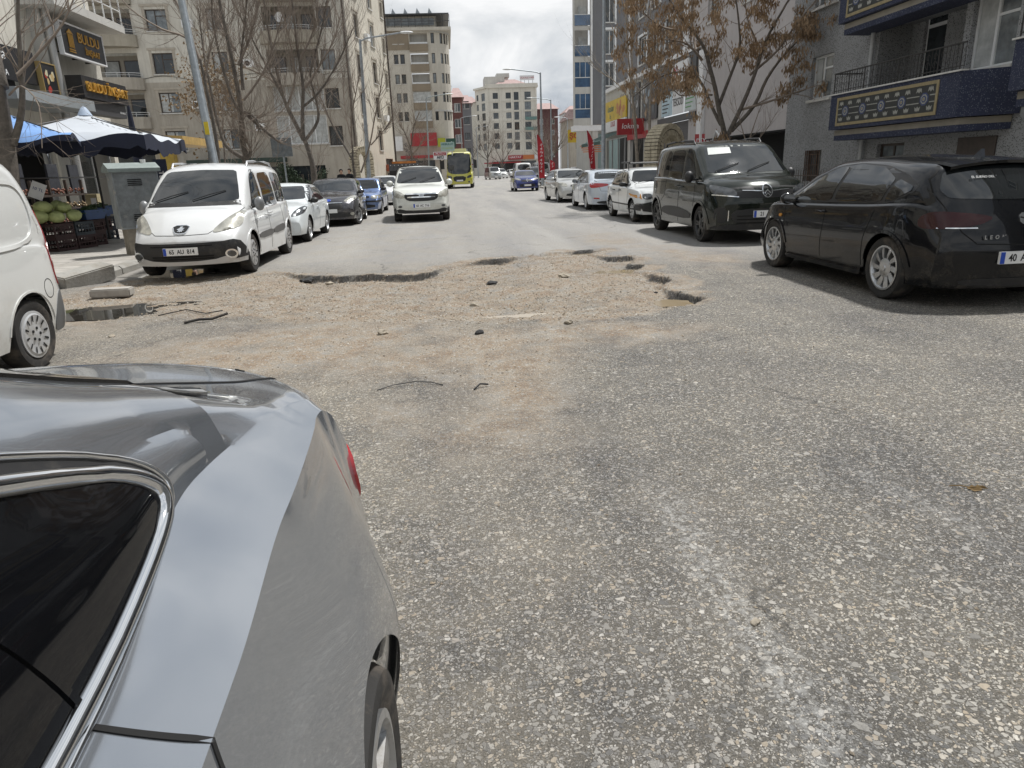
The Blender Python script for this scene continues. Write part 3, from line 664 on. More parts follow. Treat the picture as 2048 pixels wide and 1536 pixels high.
    def mirror(s, x, z, m, size=(.09, .10, .075), out=.10, sides=(1, -1)):
        for sd in sides:
            h, _ = s.hit('y+' if sd > 0 else 'y-', x, z); bm = bmesh.new(); bmesh.ops.create_icosphere(bm, subdivisions=3, radius=1)
            for v in bm.verts:
                c = v.co; c.x *= size[0] * (1 if c.x > 0 else .55); c.y *= size[1]; c.z *= size[2]
                c.x = max(c.x, -size[0] * .42)
            me = bpy.data.meshes.new('mirror'); bm.to_mesh(me); bm.free(); me.materials.append(m); me.polygons.foreach_set('use_smooth', [True] * len(me.polygons)); me.set_sharp_from_angle(angle=R(40))
            M = s.W @ Matrix.Translation((x, h.y + sd * out, z + .03)) @ Matrix.Rotation(sd * .12, 4, 'Z')
            o = put(bpy.data.objects.new('mirror', me), s.root, M)
            MB().tube([(x + .01, h.y - sd * .02, z - .03), (x + .005, h.y + sd * out * .7, z - .005)], .02, 8).build('mirror_stalk', M_BLK, o, s.W)
            MB().add([(-size[0] * .43, k[0] * size[1] * .85, k[1] * size[2] * .8) for k in ell(0, 0, 1, 1, 14)], [tuple(range(14))]).build('mirror_glass', M_CHR, o, M)
    def handle(s, x, z, m, sides=('y+', 'y-')):
        for a in sides:
            h, _ = s.hit(a, x, z); sg = 1 if a == 'y+' else -1
            MB().tube([(x - .09, h.y + sg * .002, z), (x - .08, h.y + sg * .028, z), (x + .06, h.y + sg * .03, z), (x + .09, h.y + sg * .002, z)], .013, 8).build('door_handle', m, s.root, s.W, smooth=50)
    def bar(s, name, pts, r, m, n=6, parent=None, smooth=50): return MB().tube(pts, r, n).build(name, m, parent or s.root, s.W, smooth)
    def rails(s, xs, y, m, z0=.0, hgt=.05):
        for sg in (1, -1):
            zs = [s.hit('z', x, sg * y)[0].z for x in xs]
            pts = [(xs[0], sg * y, zs[0] - .01), (xs[0] + .08, sg * y, zs[0] + hgt)] + [(x, sg * y, z + hgt) for x, z in zip(xs[1:-1], zs[1:-1])] + [(xs[-1] - .08, sg * y, zs[-1] + hgt), (xs[-1], sg * y, zs[-1] - .01)]
            s.bar('roof_rail', pts, .02, m, 8)
    def wipers(s, x0, z0, ys, L=.5, tilt=.14):
        for y in ys:
            a, na = s.hit('x+', y, z0); b, nb = s.hit('x+', y + L, z0 + tilt); s.bar('wiper', [a + na * .02, (a + b) / 2 + na * .03, b + nb * .018], .008, M_BLK, 5)
def W(hw, xr, xf, f=.86, r=.9): return [(xr, hw * r), (xr + .5, hw * .985), (xr + 1.2, hw), (xf - 1.4, hw), (xf - .6, hw * .97), (xf, hw * f)]
def facing(towards): return -math.pi / 2 if towards else math.pi / 2
# ---- the grey saloon right beside the camera (its tail quarter fills the lower left of the picture)
def grey_saloon():
    P = dict(top=[(-2.27, .60), (-2.258, .88), (-2.24, 1.0), (-2.205, 1.055), (-2.13, 1.068), (-1.98, 1.064), (-1.90, 1.072), (-1.5, 1.225), (-1.0, 1.395), (-.5, 1.47), (.05, 1.50), (.45, 1.455), (.75, 1.345), (1.25, 1.07), (1.33, 1.03), (1.9, .93), (2.15, .80), (2.26, .6)],
             belt=[(-2.27, .86), (-2.16, .972), (-2.05, .992), (-1.6, .985), (-1.0, .966), (-.6, .957), (0, .93), (1.2, .91), (1.9, .80), (2.26, .55)],
             wid=[(-2.27, .82), (-2.05, .85), (-1.75, .878), (-1.4, .897), (-.8, .893), (0, .89), (.8, .89), (1.3, .89), (1.8, .86), (2.26, .74)],
             inset=[(-2.27, .05), (-2.12, .11), (-1.9, .14), (-1.4, .148), (-1.0, .12), (.8, .07), (2.2, .05)], ip=1.35, zm=.42,
             shi=[(-2.27, .02), (-2.1, .035), (-1.75, .085), (-1.35, .142), (-.92, .126), (0, .10), (1.2, .07), (2.2, .04)], shu=[(-2.27, .005), (-2.05, .02), (-1.75, .048), (-1.35, .068), (-.92, .022), (-.6, .012), (0, .012), (1, .02), (2.2, .02)],
             crown=[(-2.27, .05), (-1.9, .045), (-1.2, .045), (0, .045), (2.2, .06)], tum=.36, rd=.16, wr=.315, ax=(-1.318, 1.318), sill=.22, cr=.50, ce=3.5, rb=.62, cf=.25,
             tail=[(0, .05), (.5, 0), (.8, .03), (.97, .02), (1.1, 0), (2, 0)], n=(26, 14, 12, 18), ks=10, hollow=1, gap=.05, sharp=21, bow=.02, st=.02)
    c = Car('grey_saloon_car', 'metallic grey saloon car, its tail and dark quarter window nearest the camera', P, (-1.078, -.31, 0), facing(True), paint('grey', (.37, .395, .43), .82, rough=.19, dirt=.72), dense=.025, scale=1.02)
    win = [(-.62, 1.0), (-.92, 1.014), (-1.132, 1.047), (-1.194, 1.062), (-1.231, 1.085), (-1.231, 1.105), (-1.185, 1.142), (-1.053, 1.192), (-.85, 1.262), (-.62, 1.30)]
    c.both('window_seal', [(-.55, .968), (-.92, .987), (-1.132, 1.02), (-1.220, 1.04), (-1.264, 1.07), (-1.275, 1.11), (-1.220, 1.157), (-1.075, 1.224), (-.85, 1.30), (-.55, 1.34)], M_BLK, off=.005, res=.022, rnd=1, cut=.12)
    c.both('quarter_window', win, M_GLASS_B, off=.010, res=.02, rnd=1, cut=.12)
    for a in ('y+', 'y-'):
        def on(line, off): return [h + n_ * off for h, n_ in (c.hit(a, *p) for p in line)]
        o_in = chaikin_open([(-.55, .992), (-.92, 1.011), (-1.132, 1.044), (-1.207, 1.062), (-1.239, 1.083), (-1.239, 1.108), (-1.189, 1.147), (-1.062, 1.20), (-.85, 1.272), (-.7, 1.30)], 2)
        c.bar('chrome_trim', on(o_in, .008), .0135, M_CHR, 10)
        o_out = chaikin_open([(-.55, .968), (-.92, .987), (-1.132, 1.02), (-1.224, 1.041), (-1.268, 1.07), (-1.277, 1.112), (-1.220, 1.162), (-1.075, 1.228), (-.85, 1.304), (-.7, 1.33)], 2)
        c.bar('chrome_trim', on(o_out, .006), .0055, M_CHR, 8)
        c.strip('door_seam', chaikin_open([(-.918, .99), (-.915, .978), (-.90, .955), (-.88, .90), (-.86, .75), (-.85, .6), (-.84, .3)]), .007, a, M_GAP, off=.002)
        c.strip('window_divider', [(-.905, 1.02), (-.87, 1.12), (-.82, 1.24)], .009, a, M_GLASS_B, off=.013)
        c.panel('rear_door_window', [(-.55, 1.05), (-.1, 1.02), (-.1, 1.33), (-.5, 1.36), (-.6, 1.33)], a, M_GLASS_B, off=.006)
        c.panel('front_door_window', [(-.03, 1.0), (.95, .985), (.45, 1.30), (-.03, 1.36)], a, M_GLASS_B, off=.006)
        c.strip('door_seam', [(-.06, 1.0), (-.08, .6), (-.06, .27)], .008, a, M_GAP)
    # boot lid seam, rear glass, spoiler lip, lamps
    for sg in (1, -1):
        c.strip('boot_seam', chaikin_open([(-2.24, sg * .545), (-2.16, sg * .57), (-2.06, sg * .575), (-1.985, sg * .54), (-1.965, sg * .45), (-1.955, sg * .2), (-1.95, 0)]), .010, 'z', M_GAP, off=.002)
        c.panel('tail_lamp', [(sg * .58, .72), (sg * .35, .74), (sg * .34, .90), (sg * .58, .91)][::sg], 'x-', M_RED, off=.006, res=.03)
        c.panel('side_tail_lamp', [(-1.06, .70), (-.90, .66), (-.80, .74), (-.80, .82), (-.86, .89), (-1.08, .90)], 'r+' if sg > 0 else 'r-', M_RED, off=.008, res=.02)
    c.panel('rear_window', [(-1.90, .50), (-1.87, 0), (-1.90, -.50), (-1.2, -.44), (-.92, -.42), (-.92, .42), (-1.2, .44)], 'z', M_GLASS_B, off=.006, rnd=2, cut=.1, res=.04)
    c.panel('windscreen', [(-.64, 1.06), (.64, 1.06), (.52, 1.42), (-.52, 1.42)], 'x+', M_GLASS)
    c.plate('x-', 0, .82, '')
    c.panel('rear_bumper', [(-.62, .27), (.62, .27), (.62, .36), (-.62, .36)], 'x-', M_BLK)
    c.wheels('star', 5, wid=.205)
    c.mirror(.85, 1.0, c.pm)
    return c
grey_saloon()
# ---- white panel van at the left edge (tail towards the kerb, seen from its right rear quarter)
def panel_van():
    P = dict(top=[(-1.95, .62), (-1.94, 1.05), (-1.89, 1.40), (-1.78, 1.66), (-1.60, 1.82), (-1.3, 1.88), (0, 1.90), (.45, 1.80), (1.1, 1.18), (1.2, 1.06), (1.75, .9), (1.95, .6)],
             belt=[(-1.95, .60), (-1.85, .98), (-1.2, 1.02), (0, .96), (1.2, .93), (1.95, .5)], wid=[(-1.95, .79), (-1.7, .835), (-1.2, .86), (1.2, .86), (1.95, .70)],
             tum=.10, rd=.16, shi=.015, shu=.05, inset=.012, wr=.305, ax=(-1.256, 1.256), sill=.24, cr=.10, bow=.02, n=(14, 9, 6, 8), gap=.06)
    c = Car('white_panel_van', 'white panel van cut off by the left edge, hubcap wheel towards the camera', P, (-4.53, 5.05, 0), facing(True), paint('vanwhite', (.62, .63, .615), 0, .60), dense=.05, cat='van')
    for a in ('y+', 'y-'):
        c.strip('panel_groove', chaikin_open([(-.5, 1.06), (-1.2, 1.06), (-1.48, 1.10), (-1.60, 1.20), (-1.62, 1.46), (-1.52, 1.58), (-1.3, 1.60), (-.5, 1.62)], 2), .035, a, c.pm, off=.012, thick=.0)
        c.strip('fuel_flap', ell(-1.60, .66, .085, .085, 22), .006, a, M_GAP, off=.002, closed=True)
        c.panel('tail_lamp', [(-1.83, .66), (-1.89, .70), (-1.93, .95), (-1.86, 1.40), (-1.81, 1.36), (-1.82, 1.1), (-1.80, .9)], a, M_RED, off=.008, res=.03)
        c.panel('tail_lamp', [(-.87, .64), (-.72, .66), (-.70, .9), (-.72, 1.15), (-.76, 1.38), (-.84, 1.36), (-.86, 1.0)], 'r+' if a == 'y+' else 'r-', M_RED, off=.010, res=.03)
        c.panel('bumper_corner', [(-1.62, .245), (-1.93, .25), (-1.95, .60), (-1.80, .62), (-1.70, .50), (-1.63, .36)], a, mat('grey_plastic', (.10, .105, .11), .5, dirt=((.16, .14, .11), 5, .5, .8)), off=.006, res=.04)
        c.strip('arch_trim', [(-1.256 + .375 * math.cos(t), .305 + .375 * math.sin(t)) for t in np.linspace(.15, 2.9, 16)], .018, a, c.pm, off=.008)
    c.panel('rear_bumper', [(-.7, .25), (.7, .25), (.7, .55), (-.7, .55)], 'x-', M_BLK)
    c.panel('windscreen', [(-.62, 1.1), (.62, 1.1), (.55, 1.6), (-.55, 1.6)], 'x+', M_GLASS)
    c.strip('side_scrape', [(-1.66, 1.30), (-1.70, 1.22), (-1.69, 1.15)], .02, 'y+', mat('scraped_paint', (.5, .5, .48), .6, noise=(30, .5)), off=.003)
    c.wheels('cap', 12, mat('wheel_cover', (.50, .51, .52), .38, .35, dirt=((.28, .25, .2), 7, .5, .75)), wid=.19)
panel_van()
# ---- white people carrier facing us at the left kerb
def white_mpv():
    P = dict(top=[(-2.12, .7), (-2.10, 1.1), (-2.03, 1.5), (-1.92, 1.69), (-1.6, 1.765), (-.6, 1.80), (.15, 1.795), (.52, 1.735), (.80, 1.58), (1.30, 1.18), (1.40, 1.115), (1.75, 1.03), (2.02, .92), (2.16, .80), (2.24, .60)],
             belt=[(-2.12, .7), (-1.9, 1.02), (-1, 1.03), (0, 1.0), (.9, .98), (1.5, .94), (2.0, .80), (2.24, .55)], wid=[(-2.12, .80), (-1.7, .87), (-1, .90), (.9, .90), (1.5, .90), (1.9, .88), (2.24, .80)],
             tum=.16, rd=.14, wr=.315, ax=(-1.365, 1.365), cf=.34, nose=[(0, .10), (.25, .06), (.45, 0), (.62, .02), (.85, .14), (1.1, .2), (2, .2)], sill=.23, binset=.03, n=(12, 7, 5, 8), crown=[(-2.1, .06), (1.2, .06), (1.5, .10), (2.2, .14)])
    c = Car('white_people_carrier', 'white people carrier with roof rails parked at the left kerb, plate 65 AU 814', P, (-4.33, 13.93, 0), facing(True), paint('mpvwhite', (.66, .67, .67), 0, .64), scale=1.03, dense=.055)
    c.panel('windscreen', [(-.72, 1.17), (0, 1.155), (.72, 1.17), (.66, 1.4), (.57, 1.655), (0, 1.675), (-.57, 1.655), (-.66, 1.4)], 'x+', M_GLASS, cut=.1)
    c.panel('cowl', [(-.76, 1.10), (.76, 1.10), (.735, 1.168), (0, 1.152), (-.735, 1.168)], 'x+', M_BLK, off=.002, rnd=0)
    for a in ('y+', 'y-'):
        c.panel('window_surround', [(1.20, 1.06), (.98, 1.06), (.62, 1.50), (.38, 1.66), (.20, 1.66), (.20, 1.04)], a, M_BLK, off=.002, cut=.12)
        c.panel('front_window', [(.90, 1.10), (.58, 1.50), (.38, 1.63), (.245, 1.62), (.25, 1.06), (.75, 1.06)], a, M_GLASS, off=.006, cut=.12)
        c.panel('sliding_door_window', [(.10, 1.08), (.06, 1.60), (-.72, 1.62), (-.78, 1.03), (-.1, 1.0)], a, M_GLASS, off=.004, cut=.12)
        c.panel('rear_side_window', [(-.86, 1.06), (-.84, 1.62), (-1.60, 1.58), (-1.80, 1.12), (-1.3, 1.04)], a, M_GLASS, off=.004, cut=.12)
        c.panel('door_moulding', [(.98, .50), (-.02, .50), (-.02, .62), (1.0, .60)], a, mat('moulding_grey', (.09, .088, .085), .5, noise=(5, .2)), off=.012, rnd=1)
        c.panel('door_moulding', [(-.06, .50), (-.98, .52), (-.98, .65), (-.06, .62)], a, mat('moulding_grey', (.09, .088, .085)), off=.012, rnd=1)
        for ln in ([(.16, 1.05), (.14, .7), (.12, .28)], [(1.02, 1.05), (1.08, .8), (1.0, .5), (.95, .28)], [(-.9, 1.0), (-.95, .7), (-1.0, .62)]): c.strip('door_seam', ln, .009, a, M_GAP)
        c.strip('arch_trim', [(1.365 + .39 * math.cos(t), .315 + .39 * math.sin(t)) for t in np.linspace(.1, 3.0, 16)], .022, a, c.pm, off=.014)
        c.strip('arch_trim', [(-1.365 + .39 * math.cos(t), .315 + .39 * math.sin(t)) for t in np.linspace(.1, 3.0, 16)], .022, a, c.pm, off=.014)
    c.handle(.28, .88, c.pm); c.handle(.02, .90, c.pm)
    # face
    c.panel('lower_bumper', [(-.86, .27), (.86, .27), (.87, .44), (.80, .60), (.55, .575), (-.55, .575), (-.80, .60), (-.87, .44)], 'x+', M_BLK, off=.012, rnd=1)
    c.panel('bumper_lip', [(-.60, .24), (.60, .24), (.78, .32), (.70, .375), (.42, .30), (-.42, .30), (-.70, .375), (-.78, .32)], 'x+', mat('silver_trim', (.55, .55, .55), .35, .4), off=.02, rnd=1)
    for z in (.53, .375, .34): c.strip('grille_slat', [(-.46, z), (.46, z)], .016, 'x+', M_GAP, off=.02)
    for sg in (1, -1):
        c.panel('headlight', [(sg * .42, .70), (sg * .72, .745), (sg * .84, .79), (sg * .845, .99), (sg * .78, 1.015), (sg * .60, .90)][::sg], 'x+', M_LAMP, off=.008, res=.04)
        f = c.panel('fog_lamp', ell(sg * .70, .385, .085, .068), 'x+', M_CHR, off=.026, rnd=0); c.panel('fog_lens', ell(sg * .70, .385, .058, .045), 'x+', M_LAMPD, off=.034, rnd=0, parent=f)
    b = c.panel('badge', [(-.125, .825), (.125, .825), (.09, .74), (.05, .72), (-.05, .72), (-.09, .74)], 'x+', M_INK, off=.008, rnd=1)
    c.strip('badge_rim', chaikin([(-.135, .832), (.135, .832), (.095, .735), (.05, .712), (-.05, .712), (-.095, .735)], 1), .010, 'x+', M_CHR, off=.014, parent=b, closed=True)
    c.panel('lion_emblem', [(-.055, .735), (-.03, .76), (-.06, .775), (-.02, .79), (-.01, .812), (.03, .815), (.02, .795), (.06, .79), (.03, .775), (.055, .76), (.02, .755), (.03, .735), (.0, .745), (-.01, .73), (-.025, .745)], 'x+', M_CHR, off=.016, rnd=0, parent=b, res=.02)
    c.strip('bonnet_seam', [(-.80, 1.05), (-.66, .86), (-.40, .70), (0, .69), (.40, .70), (.66, .86), (.80, 1.05)], .007, 'x+', M_GAP)
    c.plate('x+', 0, .455, '65  AU  814')
    c.rails([-1.5, -1.0, -.3, .25], .64, mat('rail_silver', (.45, .46, .47), .35, .5), hgt=.07)
    h, _ = c.hit('z', .25, 0); c.bar('aerial', [h, h + Vector((-.10, 0, .20))], .006, M_BLK)
    c.wipers(1, 1.18, (-.62, -.02)); c.mirror(.92, 1.06, mat('mirror_grey', (.22, .225, .23), .4, .3), (.085, .085, .12), .13)
    c.wheels('cap', 9, mat('wheel_cover_grey', (.42, .42, .42), .4, .35, dirt=((.25, .22, .18), 7, .5, .75)), wid=.2)
white_mpv()
# ---- dark green people carrier facing us on the right
def green_mpv():
    P = dict(top=[(-2.12, .75), (-2.10, 1.15), (-2.04, 1.55), (-1.92, 1.74), (-1.6, 1.81), (-.6, 1.835), (.2, 1.825), (.58, 1.765), (.85, 1.60), (1.36, 1.25), (1.44, 1.20), (1.8, 1.15), (2.08, 1.08), (2.19, .98), (2.26, .70)],
             belt=[(-2.12, .8), (-1.9, 1.12), (-1, 1.12), (0, 1.08), (.9, 1.06), (1.5, 1.05), (2.05, .98), (2.26, .68)], wid=[(-2.12, .83), (-1.7, .90), (-1, .925), (.9, .925), (1.6, .925), (2.0, .90), (2.26, .82)],
             tum=.15, rd=.13, wr=.33, ax=(-1.39, 1.39), cf=.30, nose=[(0, .12), (.3, .05), (.5, 0), (.9, 0), (1.05, .06), (1.3, .08), (2, .08)], sill=.25, binset=.03, n=(12, 7, 5, 8), crown=[(-2.1, .05), (1.2, .05), (1.5, .05), (2.2, .07)])
    c = Car('green_people_carrier', 'dark green people carrier with black wheels parked on the right', P, (5.98, 15.40, 0), facing(True), paint('green', (.012, .016, .012), .3, .68, .2, .7, .5), scale=1.08, dense=.055)
    c.panel('windscreen', [(-.75, 1.23), (0, 1.215), (.75, 1.23), (.69, 1.45), (.60, 1.74), (0, 1.76), (-.60, 1.74), (-.69, 1.45)], 'x+', M_GLASS, cut=.1)
    c.panel('paper_sheet', [(-.60, 1.55), (-.16, 1.57), (-.14, 1.68), (-.56, 1.68)], 'x+', mat('pale_paper', (.24, .27, .26), .5, noise=(9, .15)), off=.010, rnd=0)
    for a in ('y+', 'y-'):
        c.panel('front_window', [(.98, 1.15), (.62, 1.55), (.40, 1.68), (.25, 1.68), (.24, 1.12), (.75, 1.10)], a, M_GLASS_B, off=.004, cut=.12)
        c.panel('sliding_door_window', [(.14, 1.14), (.12, 1.67), (-.62, 1.68), (-.66, 1.18), (-.1, 1.12)], a, M_GLASS_B, off=.004, cut=.12)
        c.panel('rear_side_window', [(-.74, 1.18), (-.72, 1.68), (-1.58, 1.65), (-1.80, 1.22), (-1.3, 1.16)], a, M_GLASS_B, off=.004, cut=.12)
        c.strip('window_chrome', [(.75, 1.085), (.2, 1.095), (-.1, 1.10), (-.7, 1.155)], .012, a, M_CHR, off=.006)
        for ln in ([(.19, 1.12), (.17, .7), (.15, .3)], [(1.04, 1.12), (1.10, .8), (1.02, .5), (.98, .3)], [(-.70, 1.15), (-.75, .8), (-1.0, .66)], [(-.85, 1.06), (-1.9, 1.06)]): c.strip('door_seam', ln, .009, a, M_GAP)
        c.panel('door_moulding', [(.95, .38), (-.90, .40), (-.88, .56), (.0, .60), (.92, .52)], a, M_BLK, off=.012, rnd=1)
        for xc in (1.39, -1.39): c.strip('arch_trim', [(xc + .405 * math.cos(t), .33 + .405 * math.sin(t)) for t in np.linspace(.05, 3.05, 18)], .045, a, c.pm, off=.012)
    c.handle(.32, .98, c.pm); c.handle(.04, 1.0, c.pm)
    c.panel('grille', [(-.62, .80), (.62, .80), (.74, .90), (.66, .99), (-.66, .99), (-.74, .90)], 'x+', M_BLK, off=.006, rnd=1)
    c.panel('lower_grille', [(-.50, .33), (.50, .33), (.62, .52), (.5, .62), (-.5, .62), (-.62, .52)], 'x+', M_BLK, off=.006, rnd=1)
    c.panel('bumper_skirt', [(-.88, .26), (.88, .26), (.80, .36), (-.80, .36)], 'x+', M_BLK, off=.012, rnd=1)
    for k in range(3): c.strip('grille_slat', [(-.5, .38 + k * .06), (.5, .38 + k * .06)], .015, 'x+', M_GAP, off=.012)
    for sg in (1, -1):
        c.panel('headlight', [(sg * .50, .83), (sg * .80, .86), (sg * .87, .91), (sg * .87, 1.03), (sg * .78, 1.02), (sg * .52, .95)][::sg], 'x+', M_LAMPD, off=.008, res=.04)
        c.strip('light_strip', [(sg * .48, .825), (sg * .86, .865)], .016, 'x+', M_CHR, off=.012)
        c.panel('bumper_pocket', [(sg * .66, .38), (sg * .84, .40), (sg * .84, .66), (sg * .66, .64)][::sg], 'x+', M_BLK, off=.006, rnd=1)
        c.strip('bumper_pin', [(sg * .64, .42), (sg * .64, .60)], .014, 'x+', M_CHR, off=.012)
    rg = c.strip('badge_ring', ell(0, .91, .085, .105, 28), .012, 'x+', M_CHR, off=.02, closed=True)
    for dz in (-.055, -.005): c.strip('chevron', [(-.052, .87 + dz + .005), (0, .92 + dz + .01), (.052, .87 + dz + .005)], .018, 'x+', M_CHR, off=.022, parent=rg)
    for sg in (1, -1): c.strip('grille_chrome', [(sg * .10, .915), (sg * .42, .93)], .010, 'x+', M_CHR, off=.012)
    c.plate('x+', 0.02, .53, '21  AEB  6')
    c.rails([-1.55, -1.0, -.3, .32], .66, M_BLK, hgt=.06)
    h, _ = c.hit('z', .42, 0); c.bar('aerial', [h, h + Vector((-.10, 0, .2))], .006, M_BLK)
    c.wipers(1, 1.24, (-.62, -.02)); c.mirror(.98, 1.14, M_BLK, (.09, .09, .11), .14)
    c.wheels('twin', 5, mat('black_alloy', (.035, .036, .037), .3, .5, dirt=((.12, .11, .09), 8, .5, .75)), wid=.215)
green_mpv()
# ---- black hatchback at the right edge (tail towards us)
def black_hatch():
    P = dict(top=[(-2.10, .66), (-2.085, .84), (-2.03, .98), (-1.80, 1.24), (-1.66, 1.365), (-1.55, 1.395), (-1.0, 1.435), (-.35, 1.458), (.15, 1.44), (.5, 1.36), (1.16, 1.03), (1.24, .995), (1.75, .88), (2.05, .74), (2.17, .55)],
             belt=[(-2.10, .70), (-1.95, .93), (-1.55, .965), (-.8, .925), (0, .895), (.9, .87), (1.5, .84), (1.95, .70), (2.17, .5)], wid=[(-2.10, .76), (-1.75, .845), (-1.3, .885), (-.8, .868), (0, .866), (.8, .868), (1.29, .885), (1.7, .86), (2.17, .74)],
             tum=.33, rd=.13, wr=.325, ax=(-1.289, 1.289), cr=.26, cf=.3, tail=[(0, .10), (.3, .02), (.55, -.03), (.72, .0), (1.0, .05), (2, .02)], sill=.20, n=(16, 8, 6, 8), inset=.035, binset=.05, gap=.035, bow=.025, shi=.05, shu=.035, crown=[(-2.1, .08), (-1.5, .06), (1.2, .05), (2.1, .10)])
    c = Car('black_hatchback', 'black hatchback with silver ten-spoke wheels at the right edge, plate starting 40', P, (5.70, 8.74, 0), facing(False), paint('black', (.004, .0045, .006), 0, .68, .2, .55, .4), scale=1.06, dense=.05)
    for a in ('y+', 'y-'):
        c.panel('window_surround', [(1.05, .925), (-.2, .945), (-1.20, .985), (-1.52, 1.10), (-1.55, 1.17), (-1.30, 1.27), (-.85, 1.355), (-.3, 1.385), (.12, 1.355), (.62, 1.20)], a, M_BLK, off=.002, cut=.12)
        c.panel('front_window', [(.98, .945), (.0, .955), (-.10, 1.345), (.10, 1.335), (.55, 1.18)], a, M_GLASS, off=.006, cut=.08)
        c.panel('rear_window', [(-.07, .96), (-1.02, .985), (-1.14, 1.22), (-.85, 1.325), (-.4, 1.36), (-.17, 1.355)], a, M_GLASS, off=.006, cut=.08)
        c.panel('quarter_window', [(-1.08, .99), (-1.22, 1.01), (-1.48, 1.11), (-1.48, 1.16), (-1.20, 1.225)], a, M_GLASS, off=.006, cut=.12)
        for ln in ([(.02, .94), (.0, .7), (.04, .3)], [(1.03, .92), (1.0, .7), (.92, .3)], [(-1.03, .96), (-.98, .85), (-.88, .60), (-.86, .3)]): c.strip('door_seam', ln, .008, a, M_GAP)
        c.strip('side_skirt', [(.90, .225), (-.90, .225)], .05, a, c.pm, off=.03)
        for xc in (1.289, -1.289): c.strip('arch_trim', [(xc + .375 * math.cos(t), .325 + .375 * math.sin(t)) for t in np.linspace(.1, 3.0, 18)], .03, a, c.pm, off=.012)
        c.panel('side_repeater', ell(1.10, .735, .035, .022, 12), a, M_AMBER, off=.012, rnd=0)
        c.strip('fender_badge', [(1.06, .665), (1.0, .66)], .012, a, M_CHR, off=.004)
        c.panel('tail_lamp_side', [(-1.70, .76), (-2.02, .77), (-2.03, .89), (-1.80, .935), (-1.68, .87)], a, mat('smoked_lamp', (.03, .004, .005), .15, coat=.2, spec=.3), off=.005, res=.04)
    for a in ('y+', 'y-'): c.handle(.10, .84, c.pm, (a,))
    c.panel('hatch_window', [(-.60, 1.04), (0, 1.02), (.60, 1.04), (.655, 1.12), (.60, 1.27), (.5, 1.315), (0, 1.33), (-.5, 1.315), (-.60, 1.27), (-.655, 1.12)], 'x-', M_GLASS, off=.005, cut=.12)
    for sg in (1, -1):
        c.panel('tail_lamp', [(sg * .44, .80), (sg * .68, .775), (sg * .79, .79), (sg * .77, .91), (sg * .60, .905), (sg * .47, .86)][::sg], 'x-', mat('smoked_lamp', (.05, .008, .01)), off=.006, res=.04)
        c.strip('lamp_chrome', [(sg * .44, .775), (sg * .74, .775)], .009, 'x-', M_CHR, off=.006)
        c.strip('hatch_seam', [(sg * .58, 1.34), (sg * .69, 1.22), (sg * .70, 1.10), (sg * .63, .90), (sg * .57, .74), (sg * .45, .63), (0, .615)], .010, 'x-', M_GAP)
    sp = MB(); ys = [.56, .45, .25, 0, -.25, -.45, -.56]
    ring = [(-1.50, y, c.hit('z', -1.50, y)[0].z + .006) for y in ys] + [(-1.74 + .10 * abs(y) ** 2, y, c.hit('z', -1.56, y)[0].z - .012) for y in ys] + [(-1.73 + .10 * abs(y) ** 2, y, c.hit('z', -1.56, y)[0].z - .04) for y in ys] + [(-1.60, y, c.hit('z', -1.62, y)[0].z - .03) for y in ys]
    sp.add(ring, [(r_ * 7 + k, r_ * 7 + k + 1, (r_ + 1) * 7 + k + 1, (r_ + 1) * 7 + k) for r_ in range(3) for k in range(6)]); sp.build('spoiler', c.pm, c.root, c.W, smooth=50)
    h, _ = c.hit('z', -1.30, 0)
    MB().add([h + Vector(p) for p in ((.10, 0, -.01), (.02, .025, 0), (.02, -.025, 0), (-.07, .018, .07), (-.07, -.018, .07), (-.09, .02, -.01), (-.09, -.02, -.01))], [(0, 1, 2), (1, 3, 4, 2), (3, 5, 6, 4), (0, 5, 3, 1), (0, 2, 4, 6)]).build('roof_fin', paint('finblue', (.10, .11, .13), .5), c.root, c.W)
    c.plate('x-', 0, .50, '40  ABU  34')
    c.panel('rear_diffuser', [(-.50, .22), (.50, .22), (.55, .30), (-.55, .30)], 'x-', M_BLK, off=.006)
    bx = c.hit('x-', 0, .80)[0].x
    Mr = lambda y, z, d=.006: c.W @ Matrix.Translation((c.hit('x-', y, z)[0].x - d, y, z)) @ Matrix.Rotation(-math.pi / 2, 4, 'Z')
    text('L  E  O  N', .05, M_CHR, c.root, Mr(.30, .69), bold=.002)
    e = c.panel('emblem', [(-.06, .80), (.06, .80), (.06, .90), (-.06, .90)], 'x-', M_CHR, off=.008, rnd=1); c.strip('emblem_line', [(-.05, .84), (.05, .86)], .012, 'x-', M_INK, off=.011, parent=e)
    hw_, nn = c.hit('x-', .22, 1.225)
    text('EL SUEÑO DEL NIÑO.', .036, M_PLATE, c.root, c.W @ Matrix.Translation(hw_ + nn * .010) @ Matrix.Rotation(-math.pi / 2, 4, 'Z') @ Matrix.Rotation(-R(38), 4, 'X'), ext=.001, shear=.2)
    c.bar('rear_wiper', [c.hit('x-', -.05, 1.03)[0] + Vector((-.03, 0, 0)), c.hit('x-', -.12, 1.10)[0] + Vector((-.03, 0, 0)), c.hit('x-', -.40, 1.12)[0] + Vector((-.025, 0, 0))], .013, M_BLK)
    c.panel('windscreen', [(-.6, 1.0), (.6, 1.0), (.5, 1.36), (-.5, 1.36)], 'x+', M_GLASS)
    c.mirror(.86, .93, c.pm, (.085, .10, .075), .11)
    c.wheels('turbine', 10, M_ALU, wid=.215)
black_hatch()
